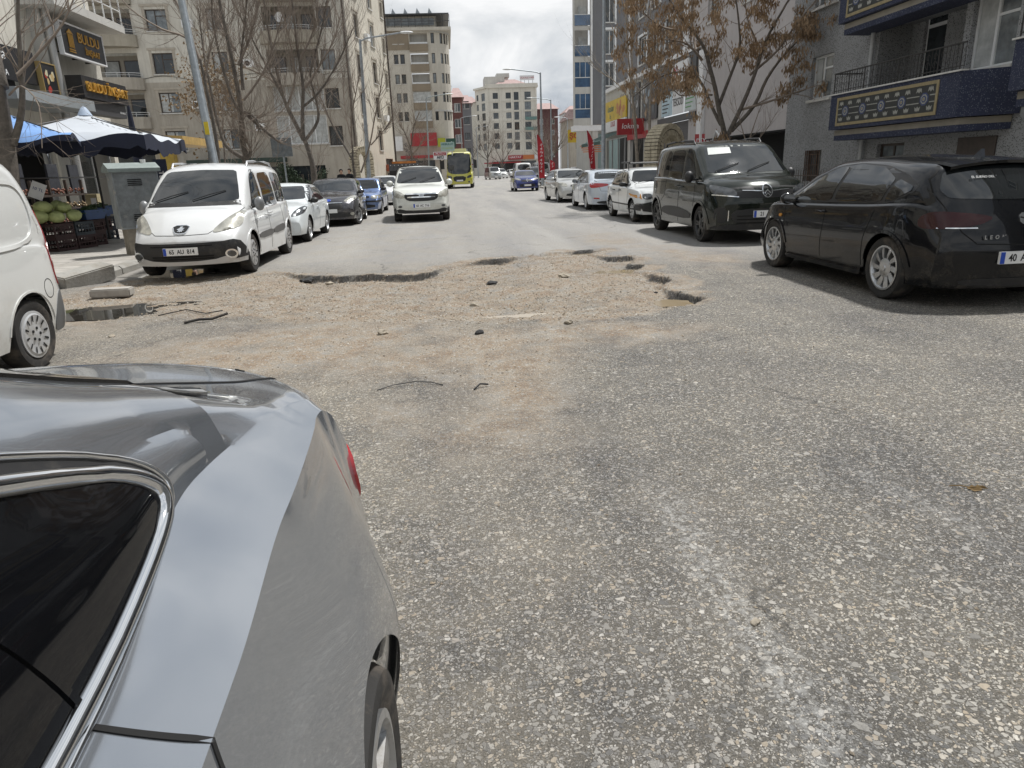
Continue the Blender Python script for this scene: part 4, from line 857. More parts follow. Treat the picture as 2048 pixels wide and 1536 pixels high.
# ---- the rest of the parked and moving vehicles
def saloon_P(L=4.4, hw=.85, Hh=1.45, wb=2.6, wr=.31, hood=.93, deck=1.02, cowl=1.15, belt=.90, boot=True, box=False, fo=.87, **k):
    a = wb / 2; xf = a + fo; xr = xf - L
    if boot: rear = [(xr, .6), (xr + .03, .86), (xr + .10, deck - .03), (xr + .22, deck), (xr + .55, deck + .01), (xr + 1.02, Hh - .12), (xr + 1.35, Hh - .03)]
    else: rear = [(xr, .65), (xr + .03, .88), (xr + .10, 1.02), (xr + .33, Hh - .18), (xr + .48, Hh - .08), (xr + .8, Hh - .03)]
    if box and boot: rear = [(xr, .6), (xr + .02, .86), (xr + .05, deck - .02), (xr + .6, deck + .01), (xr + .95, Hh - .06), (xr + 1.15, Hh - .015)]
    cx = xf - cowl
    top = rear + [(-.1, Hh), (cx - .78, Hh - .05), (cx - .6, Hh - .12), (cx, hood + .09), (cx + .08, hood + .06), (cx + .5, hood), (xf - .18, hood - .12), (xf - .06, hood - .2), (xf, .55)]
    if box: top = rear + [(-.1, Hh), (cx - .55, Hh - .03), (cx - .45, Hh - .07), (cx, hood + .04), (cx + .06, hood + .02), (xf - .10, hood - .06), (xf - .02, hood - .12), (xf, .5)]
    P = dict(top=top, belt=[(xr, .62), (xr + .15, belt), (0, belt - .01), (cx, belt - .03), (xf - .3, hood - .14), (xf, .5)], wid=[(xr, hw * .9), (xr + .5, hw * .985), (xr + 1.2, hw), (xf - 1.4, hw), (xf - .6, hw * .97), (xf, hw * .86)],
             tum=.30 if not box else .22, wr=wr, ax=(-a, a), cf=.22 if not box else .08, cr=.14 if not box else .06, sill=.22, crown=[(xr, .07), (xr + 1, .05), (cx, .05), (xf, .08)])
    P.update(k); P['_'] = dict(xf=xf, xr=xr, cx=cx, Hh=Hh, hood=hood, deck=deck, belt=belt, hw=hw, boot=boot)
    return P
def side_glass(c, front, back, m=M_GLASS, mid=-.05, two=True):
    q = c.P['_']; b = q['belt'] + .055; t = q['Hh'] - .11
    for a in ('y+', 'y-'):
        c.panel('window_surround', [(front + .45, b - .02), (mid, b - .02), (back - .45, b - .01), (back - .30, b + .10), (back + .05, t - .02), (mid, t + .04), (front - .1, t - .01)], a, M_BLK, off=.003, cut=.1)
        c.panel('front_window', [(front + .36, b), (mid + .04, b), (mid + .0, t), (front - .12, t - .03)], a, m, off=.008, cut=.08)
        c.panel('rear_side_window', [(mid - .06, b), (back - .32, b + .01), (back - .2, b + .10), (back + .08, t - .04), (mid - .06, t)], a, m, off=.008, cut=.08)
        c.strip('door_seam', [(mid, b), (mid - .02, .6), (mid, .28)], .009, a, M_GAP); c.strip('door_seam', [(front + .42, b), (front + .44, .6), (front + .38, .28)], .009, a, M_GAP)
def front_face(c, lamp, lampm=M_LAMP, grille=None, low=None, plate='', pz=.42, gm=None):
    q = c.P['_']; w = q['hw']; z0, z1 = q['hood'] + .10, q['Hh'] - .09
    c.panel('windscreen', [(-w * .80, z0), (0, z0 - .02), (w * .80, z0), (w * .68, z1 - .05), (w * .60, z1), (-w * .60, z1), (-w * .68, z1 - .05)], 'x+', M_GLASS, off=.005, cut=.08)
    for sg in (1, -1): c.panel('headlight', [(sg * u, v) for u, v in lamp][::sg], 'x+', lampm, off=.009, res=.05)
    if grille: c.panel('grille', grille, 'x+', gm or M_BLK, off=.007, rnd=1)
    if low: c.panel('lower_grille', low, 'x+', M_BLK, off=.008, rnd=1)
    c.plate('x+', 0, pz, plate)
# white saloon behind the people carrier
P = saloon_P(4.37, .85, 1.45, 2.57, hood=.95, cowl=1.25, belt=.92)
c = Car('white_saloon_car', 'white saloon car parked just behind the white people carrier', P, (-4.27, 19.22, 0), facing(True), paint('sedanwhite', (.64, .68, .69), 0, .68), scale=.97)
side_glass(c, .45, -1.02); front_face(c, [(.50, .66), (.76, .70), (.82, .86), (.74, .90), (.56, .78)], M_LAMPD, [(-.42, .62), (.42, .62), (.36, .74), (-.36, .74)], [(-.5, .28), (.5, .28), (.42, .46), (-.42, .46)])
c.handle(.10, .82, c.pm); c.handle(-.95, .86, c.pm); c.mirror(.62, .97, M_BLK); c.wheels('star', 5, wid=.2)
# dark grey hatchback
P = saloon_P(4.36, .90, 1.47, 2.65, hood=.97, cowl=1.28, belt=.93, boot=False)
c = Car('dark_grey_hatchback', 'dark grey hatchback with big alloy wheels between white saloon and blue saloon', P, (-3.84, 24.85, 0), facing(True) + R(2), paint('darkgrey', (.045, .045, .055), .5, .68, .2))
side_glass(c, .42, -1.1); front_face(c, [(.42, .74), (.74, .76), (.84, .84), (.80, .92), (.60, .88)], M_LAMP, [(-.46, .50), (.46, .50), (.40, .73), (-.40, .73)], [(-.8, .28), (.8, .28), (.74, .44), (-.74, .44)], pz=.48)
c.strip('grille_chrome', [(-.42, .72), (.42, .72)], .02, 'x+', M_CHR, off=.016); c.panel('badge', ell(0, .80, .075, .032), 'x+', M_PBLUE, off=.012, rnd=0)
for sg in (1, -1): c.panel('fog_lamp', ell(sg * .70, .38, .06, .045), 'x+', M_LAMP, off=.016, rnd=0)
c.mirror(.62, .99, c.pm); c.wheels('star', 5, wid=.21, steer=-.35)
# blue saloon
P = saloon_P(4.25, .84, 1.42, 2.5, hood=.90, deck=.96, cowl=1.30, belt=.86, box=True, fo=.85)
c = Car('blue_saloon_car', 'faded blue old saloon parked behind the dark grey hatchback', P, (-3.50, 30.4, 0), facing(True), paint('blue', (.12, .19, .38), .4, .66))
side_glass(c, .40, -.95); front_face(c, [(.46, .62), (.80, .63), (.80, .76), (.46, .76)], M_LAMP, [(-.40, .64), (.40, .64), (.40, .75), (-.40, .75)], [(-.6, .28), (.6, .28), (.6, .42), (-.6, .42)], pz=.48)
c.strip('bumper_strip', [(-.80, .53), (.80, .53)], .06, 'x+', M_BLK, off=.02); c.mirror(.55, .94, M_BLK); c.wheels('cap', 8, wid=.18)
# silver estate further back
P = saloon_P(4.3, .85, 1.46, 2.5, hood=.95, boot=False)
c = Car('silver_hatchback', 'pale silver hatchback half hidden between blue saloon and white crossover', P, (-3.35, 38.5, 0), facing(True), paint('silverpale', (.62, .63, .63), .2, .68))
side_glass(c, .42, -1.1); front_face(c, [(.48, .66), (.8, .68), (.8, .82), (.52, .80)]); c.wheels('star', 5); c.mirror(.6, .97, c.pm)
# white crossover driving towards us
P = dict(saloon_P(4.53, .91, 1.68, 2.62, wr=.345, hood=1.07, cowl=1.22, belt=1.03, boot=False, fo=.93), cf=.28, nose=[(0, .12), (.35, .04), (.55, 0), (.8, 0), (1.0, .08), (2, .08)], sill=.27)
c = Car('white_crossover', 'white crossover driving towards the camera, plate 65 AC 716', P, (-1.0, 25.45, 0), facing(True) + R(3), paint('crossoverwhite', (.66, .67, .62), 0, .66), scale=1.05, dense=.06)
side_glass(c, .40, -1.15)
c.panel('windscreen', [(-.74, 1.16), (0, 1.14), (.74, 1.16), (.66, 1.42), (.60, 1.57), (0, 1.585), (-.60, 1.57), (-.66, 1.42)], 'x+', M_GLASS, cut=.1)
c.panel('black_roof_edge', [(-.62, 1.575), (.62, 1.575), (.52, 1.645), (-.52, 1.645)], 'x+', M_BLK, off=.006, rnd=1)
c.panel('grille', [(-.52, .86), (.52, .86), (.60, .92), (.50, .66), (.30, .60), (-.30, .60), (-.50, .66), (-.60, .92)][0:2] + [(.50, .70), (.34, .63), (-.34, .63), (-.50, .70)], 'x+', M_BLK, off=.008, rnd=1)
for z, w in ((.84, .46), (.75, .42)): c.strip('grille_bar', [(-w, z), (w, z)], .035, 'x+', M_CHR, off=.018)
bd = c.strip('badge', [(-.055, .735), (-.065, .85)], .018, 'x+', M_CHR, off=.03); c.strip('badge_bar', [(.055, .735), (.065, .85)], .018, 'x+', M_CHR, off=.03, parent=bd); c.strip('badge_bar', [(-.06, .79), (.06, .79)], .018, 'x+', M_CHR, off=.03, parent=bd)
for sg in (1, -1):
    c.panel('headlight', [(sg * .52, .72), (sg * .80, .74), (sg * .86, .84), (sg * .84, .98), (sg * .60, .90), (sg * .50, .82)][::sg], 'x+', M_LAMP, off=.009, res=.05)
    c.panel('fog_lamp', ell(sg * .66, .48, .06, .035), 'x+', M_LAMPD, off=.012, rnd=0)
c.panel('lower_bumper', [(-.88, .27), (.88, .27), (.86, .44), (.62, .40), (.46, .36), (-.46, .36), (-.62, .40), (-.86, .44)], 'x+', M_BLK, off=.014, rnd=1)
c.plate('x+', 0, .50, '65  AC  716'); c.mirror(.62, 1.12, c.pm, (.09, .11, .10), .14); c.wipers(1, 1.17, (-.6, .0)); c.wheels('star', 5, wid=.22)
# white angular saloon on the right
P = saloon_P(4.06, .82, 1.40, 2.48, wr=.29, hood=.93, deck=.98, cowl=1.18, belt=.88, box=True, fo=.78)
c = Car('white_boxy_saloon', 'old white boxy saloon with a roof rack parked behind the green people carrier', P, (5.93, 20.95, 0), facing(True), paint('boxywhite', (.66, .68, .68), 0, .62), scale=1.05)
side_glass(c, .42, -.98, mid=-.12); front_face(c, [(.44, .60), (.66, .60), (.66, .74), (.44, .74)], M_LAMPD, [(-.43, .60), (.43, .60), (.43, .74), (-.43, .74)], None, pz=.38)
for sg in (1, -1): c.panel('indicator', [(sg * .68, .60), (sg * .80, .60), (sg * .80, .74), (sg * .68, .74)][::sg], 'x+', M_AMBER, off=.008, rnd=0)
c.panel('bumper', [(-.80, .28), (.80, .28), (.80, .54), (-.80, .54)], 'x+', M_BLK, off=.03, rnd=1); c.strip('bumper_line', [(-.78, .47), (.78, .47)], .025, 'x+', M_CHR, off=.036)
for a in ('y+', 'y-'): c.strip('side_moulding', [(1.5, .44), (-1.7, .44)], .035, a, M_BLK, off=.008)
for a in ('y+', 'y-'): c.handle(.0, .80, M_BLK, (a,)); c.handle(-.72, .80, M_BLK, (a,))
rk = c.bar('roof_rack', [(.22, -.60, 1.50), (.22, .60, 1.50)], .018, M_BLK)
for x in (.15, -.10, -.35, -.60): c.bar('rack_bar', [(x, -.60, 1.52), (x, .60, 1.52)], .014, M_BLK, parent=rk)
for y in (-.60, .60): c.bar('rack_bar', [(.24, y, 1.53), (-.66, y, 1.53)], .022, M_BLK, parent=rk); [c.bar('rack_foot', [(x, y, 1.53), (x + .05, y * 1.02, 1.30)], .014, M_BLK, parent=rk) for x in (.15, -.5)]
c.wipers(1, .99, (-.5, .05), .42, .05); c.mirror(.50, .93, M_BLK, (.05, .11, .065), .11); c.wheels('cap', 8, wid=.17)
# silver fastback saloon, tail towards us
P = dict(saloon_P(4.63, .905, 1.44, 2.71, hood=.93, deck=1.04, cowl=1.25, belt=.92), cr=.26)
c = Car('silver_blue_saloon', 'silver blue saloon parked tail towards us, wide red tail lamp', P, (5.93, 27.55, 0), facing(False), paint('silverblue', (.52, .57, .63), .35, .70))
q = P['_']; side_glass(c, .45, -1.1)
c.panel('rear_window', [(-.62, 1.09), (0, 1.08), (.62, 1.09), (.52, 1.33), (-.52, 1.33)], 'x-', M_GLASS, off=.006, cut=.12)
for sg in (1, -1):
    c.panel('tail_lamp', [(sg * .22, .86), (sg * .60, .80), (sg * .84, .78), (sg * .84, .96), (sg * .6, .95), (sg * .25, .93)][::sg], 'x-', M_RED, off=.008, res=.05)
    c.panel('reflector', [(sg * .55, .40), (sg * .75, .41), (sg * .74, .46), (sg * .55, .45)][::sg], 'x-', M_RED, off=.008, rnd=0)
    c.strip('boot_seam', [(sg * .62, 1.05), (sg * .58, .9), (sg * .5, .68), (0, .66)], .010, 'x-', M_GAP)
c.panel('rear_diffuser', [(-.6, .23), (.6, .23), (.66, .34), (-.66, .34)], 'x-', M_BLK, off=.01); c.plate('x-', 0, .56, ''); c.mirror(.62, .97, M_BLK); c.wheels('star', 10, wid=.2); c.handle(.1, .83, c.pm)
# silver saloon facing us
P = saloon_P(4.63, .88, 1.48, 2.7, hood=.97, cowl=1.25, belt=.93)
c = Car('silver_saloon_car', 'silver saloon facing us, parked behind the silver blue saloon', P, (5.75, 34.0, 0), facing(True) + R(3), paint('silver', (.50, .50, .48), .5, .68))
side_glass(c, .45, -1.05); front_face(c, [(.50, .70), (.80, .72), (.84, .86), (.66, .88), (.52, .82)], M_LAMP, [(-.40, .68), (.40, .68), (.36, .80), (-.36, .80)], [(-.6, .28), (.6, .28), (.55, .42), (-.55, .42)]); c.mirror(.62, 1.0, c.pm); c.wheels('star', 7)
c.wipers(1, 1.1, (-.5, .05), .45, .08)
# blue hatchback
P = dict(saloon_P(4.05, .90, 1.44, 2.58, hood=.98, cowl=1.12, belt=.93, boot=False), cf=.26)
c = Car('blue_hatchback', 'bright dark blue hatchback driving towards us on the right lane', P, (5.55, 52.2, 0), facing(True), paint('royalblue', (.02, .035, .17), .4, .72, .2))
side_glass(c, .42, -1.0); front_face(c, [(.44, .74), (.78, .80), (.84, .88), (.62, .90), (.46, .84)], M_LAMP, [(-.44, .66), (.44, .66), (.4, .80), (-.4, .80)], [(-.6, .30), (.6, .30), (.5, .52), (-.5, .52)])
c.strip('badge', [(0, .65), (.06, .75), (0, .85), (-.06, .75)], .026, 'x+', M_CHR, off=.02, closed=True); c.mirror(.6, 1.0, M_BLK, out=.14); c.wheels('star', 5)
# yellow minibus
P = dict(top=[(-3.4, .8), (-3.38, 1.6), (-3.3, 2.5), (-3.1, 2.68), (-1, 2.70), (2.4, 2.70), (2.75, 2.62), (2.92, 2.40), (3.25, 1.45), (3.32, 1.15), (3.4, .75)], belt=[(-3.4, .75), (-3.2, 1.2), (2.8, 1.2), (3.2, 1.05), (3.4, .7)],
         wid=[(-3.4, .95), (-2.8, 1.03), (2.6, 1.03), (3.4, .98)], tum=.05, rd=.16, wr=.38, ax=(-1.9, 2.1), cf=.16, cr=.1, sill=.32, tw=.25, nose=[(0, .05), (.6, 0), (2.7, 0)])
P['_'] = dict(belt=1.2, Hh=2.7, hw=1.03)
c = Car('yellow_minibus', 'yellow minibus driving towards us up the street', P, (1.30, 69.6, 0), facing(True) - R(3), paint('yellow', (.50, .48, .06), 0, .72), cat='minibus', scale=1.2)
c.panel('windscreen', [(-.92, 1.25), (-.5, 1.05), (.5, 1.05), (.92, 1.25), (.86, 2.38), (.8, 2.5), (-.8, 2.5), (-.86, 2.38)], 'x+', M_GLASS, off=.01, rnd=1)
c.panel('pale_roof_front', [(-.80, 2.53), (.80, 2.53), (.7, 2.64), (-.7, 2.64)], 'x+', mat('pale_yellow', (.72, .70, .38), .4), off=.012, rnd=1)
c.panel('grille', [(-.42, .50), (.42, .50), (.5, .90), (-.5, .90)], 'x+', M_BLK, off=.012, rnd=1); c.plate('x+', 0, .58, '')
for sg in (1, -1): c.panel('headlight', [(sg * .52, .72), (sg * .90, .80), (sg * .94, 1.0), (sg * .60, .92)][::sg], 'x+', M_LAMPD, off=.012); c.panel('fog_lamp', ell(sg * .70, .48, .07, .07), 'x+', M_LAMPD, off=.014, rnd=0)
for a in ('y+', 'y-'):
    for k in range(4): c.panel('side_window', [(2.3 - k * 1.3, 1.3), (1.1 - k * 1.3, 1.3), (1.1 - k * 1.3, 2.3), (2.3 - k * 1.3, 2.3)], a, M_GLASS, off=.01, rnd=1)
for sg in (1, -1): mo = MB().box(3.15, 3.28, sg * 1.10, sg * 1.34, 1.45, 2.05).build('mirror', M_BLK, c.root, c.W); c.bar('mirror_arm', [(3.0, sg * .95, 2.2), (3.2, sg * 1.2, 2.05)], .025, M_BLK, parent=mo)
MB().box(1.6, 2.6, -.55, .55, 2.68, 2.9).build('roof_unit', mat('pale_yellow', (.72, .70, .38)), c.root, c.W); c.panel('destination_board', [(-.4, 2.50), (.4, 2.50), (.4, 2.58), (-.4, 2.58)], 'x+', M_INK, off=.02, rnd=0)
c.wheels('cap', 8, wid=.24)
# far traffic
def far_car(name, label, kind, x, y, pm, towards=True, scale=1.0, cat='car', rz=0):
    if kind == 'van':
        P = dict(top=[(-2.45, .7), (-2.42, 1.3), (-2.32, 1.85), (-2.1, 1.95), (0, 1.98), (.9, 1.95), (1.2, 1.85), (1.85, 1.28), (1.95, 1.22), (2.4, 1.05), (2.5, .7)], belt=[(-2.45, .75), (-2.2, 1.1), (1.5, 1.08), (2.2, .95), (2.5, .65)], wid=[(-2.45, .9), (-2, .97), (1.9, .97), (2.5, .88)], tum=.10, rd=.14, wr=.33, ax=(-1.45, 1.48), cf=.2, cr=.08, sill=.25)
        P['_'] = dict(belt=1.1, Hh=1.98, hw=.97, hood=1.18)
    else: P = saloon_P(4.4, .88, 1.5 if kind == 'car' else 1.68, 2.6, hood=.97 if kind == 'car' else 1.05, belt=.93 if kind == 'car' else 1.02, boot=False)
    c = Car(name, label, P, (x, y, 0), facing(towards) + rz, pm, scale, cat, dense=.12); q = P['_']
    side_glass(c, .42 if kind != 'van' else .95, -1.1 if kind != 'van' else -1.7)
    if towards: front_face(c, [(.48, q['hood'] - .28), (.78, q['hood'] - .26), (.78, q['hood'] - .12), (.52, q['hood'] - .14)], M_LAMP, [(-.4, q['hood'] - .42), (.4, q['hood'] - .42), (.4, q['hood'] - .22), (-.4, q['hood'] - .22)])
    else:
        z0 = q['belt'] + .08; z1 = q['Hh'] - .17; w = q['hw'] * .72
        c.panel('rear_window', [(-w, z0), (w, z0), (w * .86, z1), (-w * .86, z1)], 'x-', M_GLASS, rnd=1); c.plate('x-', 0, .6, '')
        for sg in (1, -1): c.panel('tail_lamp', [(sg * q['hw'] * .80, .75), (sg * q['hw'] * .93, .75), (sg * q['hw'] * .93, 1.02), (sg * q['hw'] * .80, 1.02)][::sg], 'x-', M_RED, rnd=0)
    c.mirror(.62 if kind != 'van' else 1.2, q['belt'] + .06, M_BLK, out=.12); c.wheels('star', 5); return c
WHT, SLV, BLK = paint('farwhite', (.70, .71, .70), 0, .7), paint('fargrey', (.35, .36, .36), .5, .7), paint('farblack', (.015, .015, .017), 0, .7)
far_car('silver_van', 'dark silver van at the head of the queue right of the minibus', 'van', 7.4, 118, SLV, cat='van', scale=1.0, rz=R(9))
far_car('white_crossover_far', 'white crossover directly behind the dark silver van', 'suv', 9.5, 128, WHT, rz=R(9))
far_car('white_car_far', 'low white car third in the far queue', 'car', 12.3, 136, WHT, rz=R(9))
far_car('white_van_far', 'white van fourth in the far queue', 'van', 15.3, 148, WHT, rz=R(9), cat='van', scale=.9)
far_car('white_pickup_far', 'white crossover at the tail of the far queue', 'suv', 18.6, 160, WHT, rz=R(9))
far_car('black_crossover', 'black crossover right behind the blue hatchback', 'suv', 8.2, 66, BLK, rz=R(6))
far_car('white_box_van', 'pale van parked above the blue hatchback roof', 'van', 9.9, 96, WHT, False, cat='van', scale=1.15)
far_car('grey_box_van', 'grey van beside the pale van far up the right lane', 'van', 12.6, 98, SLV, False, cat='van', scale=1.15)
far_car('parked_white_car', 'white car parked left of the minibus behind the crossover', 'car', -2.6, 61, WHT)
far_car('parked_black_car', 'dark car among the far right parked cars', 'car', 17.0, 92, BLK)
far_car('parked_silver_car', 'silver car among the far right parked cars', 'car', 18.6, 104, SLV)
# wheel loader with its black bucket raised behind the white crossover
t = thing('wheel_loader', 'wheel loader with a black toothed bucket behind the white crossover', 'loader', (-3.6, 62, 0))
M_ORN = mat('loader_orange', (.42, .14, .02), .5, noise=(4, .3)); M_BKT = mat('bucket_black', (.015, .015, .016), .6, noise=(5, .3))
Mt = T(-3.6, 62, 0)
bk = MB().add([(x, y, z) for x in (-1.25, 1.25) for y, z in ((-.55, 1.25), (-.65, 1.75), (-.35, 2.3), (.35, 2.3), (.45, 1.35))], [(0, 1, 6, 5), (1, 2, 7, 6), (2, 3, 8, 7), (3, 4, 9, 8), (4, 0, 5, 9), (0, 4, 3, 2, 1), (5, 6, 7, 8, 9)]).build('bucket', M_BKT, t, Mt)
for k in range(8): MB().prism([(-1.13 + k * .32, 2.2), (-1.07 + k * .32, 2.2), (-1.10 + k * .32, 2.13)], -.66, -.40).build('bucket_tooth', M_PLATE, bk, Mt)
MB().box(-1.0, 1.0, -.3, .2, 2.3, 2.48).build('bucket_lip', M_ORN, bk, Mt)
MB().box(-.8, .8, 2.6, 5.8, .9, 1.9).build('engine_hood', M_ORN, t, Mt); cb = MB().box(-.7, .7, 1.6, 2.9, 1.2, 2.45).build('cab', M_ORN, t, Mt); MB().box(-.62, .62, 1.57, 1.6, 1.6, 2.35).build('cab_window', M_GLASS, cb, Mt)
for x in (-.5, .5): MB().tube([(x, 1.8, 1.6), (x, .3, 1.6)], .12, 8).build('lift_arm', M_ORN, t, Mt)
for x in (-1.0, 1.0):
    for y in (1.3, 4.4): MB().lathe([(.3, -.2), (.62, -.24), (.68, -.1), (.68, .1), (.62, .24), (.3, .2), (0, .2)], 20, 'x', (x, y, .68)).build('wheel', M_RUB, t, Mt, smooth=40)
# ---------------------------------------------------------------- buildings
_wc = {}
def win_mesh(w, h, style, fm):
    key = (round(w, 2), round(h, 2), style, fm.name)
    if key in _wc: return _wc[key]
    t = .07; f = MB(); f.box(0, w, 0, .06, 0, t).box(0, w, 0, .06, h - t, h).box(0, t, 0, .06, t, h - t).box(w - t, w, 0, .06, t, h - t)
    if style in (2, 3, 4):
        for k in range(1, style): x = w * k / style; f.box(x - .035, x + .035, .003, .057, t, h - t)
    if style == 5: f.box(w * .45 - .035, w * .45 + .035, .003, .057, t, h - t).box(w * .45 + .035, w - t, .005, .055, h * .68, h * .68 + .06)
    if style == 6:
        for k in range(1, 4): f.box(w * k / 4 - .03, w * k / 4 + .03, .003, .057, t, h - t)
        f.box(t, w - t, .005, .055, h * .3, h * .3 + .05)
    p = MB().box(t * .5, w - t * .5, .03, .05, t * .5, h - t * .5)
    s = MB().box(-.08, w + .08, -.22, .02, -.09, -.004)
    tr = MB().box(-.2, 0 - .002, -.16, -.10, -.1, h + .2).box(w + .002, w + .2, -.16, -.10, -.1, h + .2).box(-.3, w + .3, -.19, -.10, h + .2, h + .36)
    _wc[key] = (f.mesh('window', fm), p.mesh('pane', M_PANE), s.mesh('sill', M_SILL), tr.mesh('surround', M_TRIM), p.mesh('pane', M_PANE2), p.mesh('pane', M_PANE3)); return _wc[key]
M_SILL = mat('sill_stone', (.55, .54, .51), .7, noise=(6, .15)); M_TRIM = mat('trim_render', (.40, .36, .30), .85, noise=(3, .15))
M_FW = mat('white_frame', (.72, .73, .73), .4, noise=(3, .05)); M_FB = mat('brown_frame', (.055, .04, .032), .5, noise=(6, .3))
M_CURT = mat('curtain', (.42, .43, .42), .9, noise=(2.5, .3))
class Fac:
    """one flat wall: local x along the wall, -y outward, z up"""
    def __init__(s, par, O, ang, Wd, Hh, m, z0=0.0, depth=.22):
        s.par = par; s.M = T(O[0], O[1], z0, ang); s.W, s.H, s.m, s.holes, s.depth = Wd, Hh, m, [], depth; s.z0 = z0
    def win(s, u, z, w, h, style=2, fm=None, sill=True, trim=False, curtain=0.0, pane=None):
        v = z - s.z0; s.holes.append((u, u + w, v, v + h)); f, p, sl_, tr = win_mesh(w, h, style, fm or M_FW)[:4]; M = s.M @ Matrix.Translation((u, .13, v))
        s.k = getattr(s, 'k', 0) + 1; o = inst('window', f, s.par, M); q = inst('pane', (p if (s.k * 7919 + int(z * 10)) % 5 < 2 else win_mesh(w, h, style, fm or M_FW)[4 + (s.k * 31 + int(z)) % 2]) if not pane else MB().box(.03, w - .03, .03, .05, .03, h - .03).mesh('pane', pane), o, M)
        if sill: inst('sill', sl_, o, M)
        if trim: inst('surround', tr, o, M)
        if curtain: inst('curtain', MB().box(.08, .08 + (w - .16) * curtain, .022, .029, .08, h - .08).mesh('curtain', M_CURT), o, M)
        return o
    def hole(s, u, z, w, h): s.holes.append((u, u + w, z - s.z0, z - s.z0 + h))
    def part(s, name, mb, m, smooth=None, parent=None, label=None): return mb.build(name, m, parent or s.par, s.M, smooth, label)
    def box(s, name, u0, u1, y0, y1, z0, z1, m, parent=None): return s.part(name, MB().box(u0, u1, y0, y1, z0 - s.z0, z1 - s.z0), m, parent=parent)
    def done(s, name='wall'):
        us = sorted({0, s.W} | {h[0] for h in s.holes} | {h[1] for h in s.holes}); vs = sorted({0, s.H} | {h[2] for h in s.holes} | {h[3] for h in s.holes})
        us = [u for u in us if 0 <= u <= s.W]; vs = [v for v in vs if 0 <= v <= s.H]
        b = MB()
        for a, c in zip(us[:-1], us[1:]):
            for d, e in zip(vs[:-1], vs[1:]):
                cx, cz = (a + c) / 2, (d + e) / 2
                if any(h[0] < cx < h[1] and h[2] < cz < h[3] for h in s.holes): continue
                b.add([(a, 0, d), (c, 0, d), (c, 0, e), (a, 0, e)], [(0, 1, 2, 3)])
        for (a, c, d, e) in s.holes:
            D = s.depth
            b.add([(a, 0, d), (c, 0, d), (c, 0, e), (a, 0, e), (a, D, d), (c, D, d), (c, D, e), (a, D, e)], [(0, 4, 5, 1), (1, 5, 6, 2), (2, 6, 7, 3), (3, 7, 4, 0)])
        me = bpy.data.meshes.new(name); me.from_pydata(b.v, [], b.f); me.materials.append(s.m)
        return put(bpy.data.objects.new(name, me), s.par, s.M)
def block(par, name, x0, x1, y0, y1, z0, z1, m): return MB().box(x0, x1, y0, y1, z0, z1).build(name, m, par)
def rail(par, F, u0, u1, y, z, h, m, n=None, name='railing'):
    b = MB(); zz_ = z - F.z0; b.box(u0, u1, y - .02, y + .02, zz_ + h - .04, zz_ + h).box(u0, u1, y - .015, y + .015, zz_ + h * .5, zz_ + h * .5 + .03)
    n = n or max(2, int((u1 - u0) / .6))
    for k in range(n + 1): u = u0 + (u1 - u0) * k / n; b.box(u - .02, u + .02, y - .018, y + .018, zz_, zz_ + h - .04)
    return F.part(name, b, m)
M_CREAM = mat('cream_render', (.60, .575, .51), .9, noise=(.6, .12), bump=(30, .15), streak=((.30, .27, .22), .45)); M_TAUPE = mat('taupe_render', (.40, .365, .31), .9, noise=(.6, .14), bump=(30, .15), streak=((.17, .15, .12), .4))
M_LGREY = mat('light_grey_render', (.50, .49, .46), .9, noise=(.7, .1), streak=((.3, .29, .27), .4)); M_DGREY = mat('grey_cladding', (.15, .15, .16), .7, noise=(.8, .1), bump=(14, .1), streak=((.22, .22, .22), .3))
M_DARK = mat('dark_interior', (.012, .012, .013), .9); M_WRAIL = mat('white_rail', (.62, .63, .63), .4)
M_GOLD = mat('gold_letters', (.60, .33, .06), .35, .3); M_SIGNB = mat('sign_black', (.016, .016, .018), .45, noise=(4, .2)); M_SIGNG = mat('sign_dark_grey', (.055, .055, .058), .5, noise=(3, .1))
M_SIGNW = mat('sign_white', (.70, .70, .70), .45, noise=(3, .06)); M_SIGNR = mat('sign_red', (.34, .03, .035), .45, noise=(3, .12)); M_WLET = mat('white_letters', (.80, .80, .80), .45)
M_BLUEG = mat('blue_glass', (.05, .10, .18), .06, coat=1, noise=(.9, .45)); M_ROOF = mat('red_roof', (.34, .235, .22), .7, noise=(2, .2))

# --- shop building at the left with the gold-lettered boards
t = thing('shop_building', 'cream building with black shop fascias and gold letters at far left', 'building', (-12.5, 20, 0))
F = Fac(t, (-12.5, 10.0), math.pi / 2, 19.0, 11.5, M_CREAM)
for k in range(3): F.win(1.5 + k * 4.6, 7.2, 2.2, 1.6, 3, M_FB, curtain=.5)
F.win(15.3, 8.7, 2.2, 1.6, 3, M_FB)
F.hole(1.0, .15, 6.2, 3.2); F.hole(8.0, .15, 6.6, 3.2); F.hole(15.5, .15, 3.2, 3.2); F.done()
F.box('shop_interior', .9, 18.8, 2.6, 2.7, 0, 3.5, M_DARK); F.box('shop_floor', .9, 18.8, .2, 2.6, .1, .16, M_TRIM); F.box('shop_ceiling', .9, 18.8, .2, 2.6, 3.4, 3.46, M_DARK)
for u in (8.1, 10.2, 12.4, 14.5, 15.6, 17.2, 18.6): F.box('shop_post', u - .04, u + .04, .12, .2, .15, 3.35, mat('alu_post', (.45, .46, .46), .4, .5))
for u0, u1 in ((10.25, 12.35), (15.65, 17.15)): F.box('shop_window', u0, u1, .15, .17, .3, 3.2, mat('shop_glass', (.03, .035, .035), .04, spec=.9, alpha=.45))
F.box('pilaster', 14.7, 15.35, -.35, -.002, 0, 11.5, M_LGREY)
F.part('downpipe', MB().tube([(14.85, -.47, 0), (14.85, -.47, 11.4)], .11, 12), mat('pipe_grey', (.42, .42, .41), .4, .4), 50)
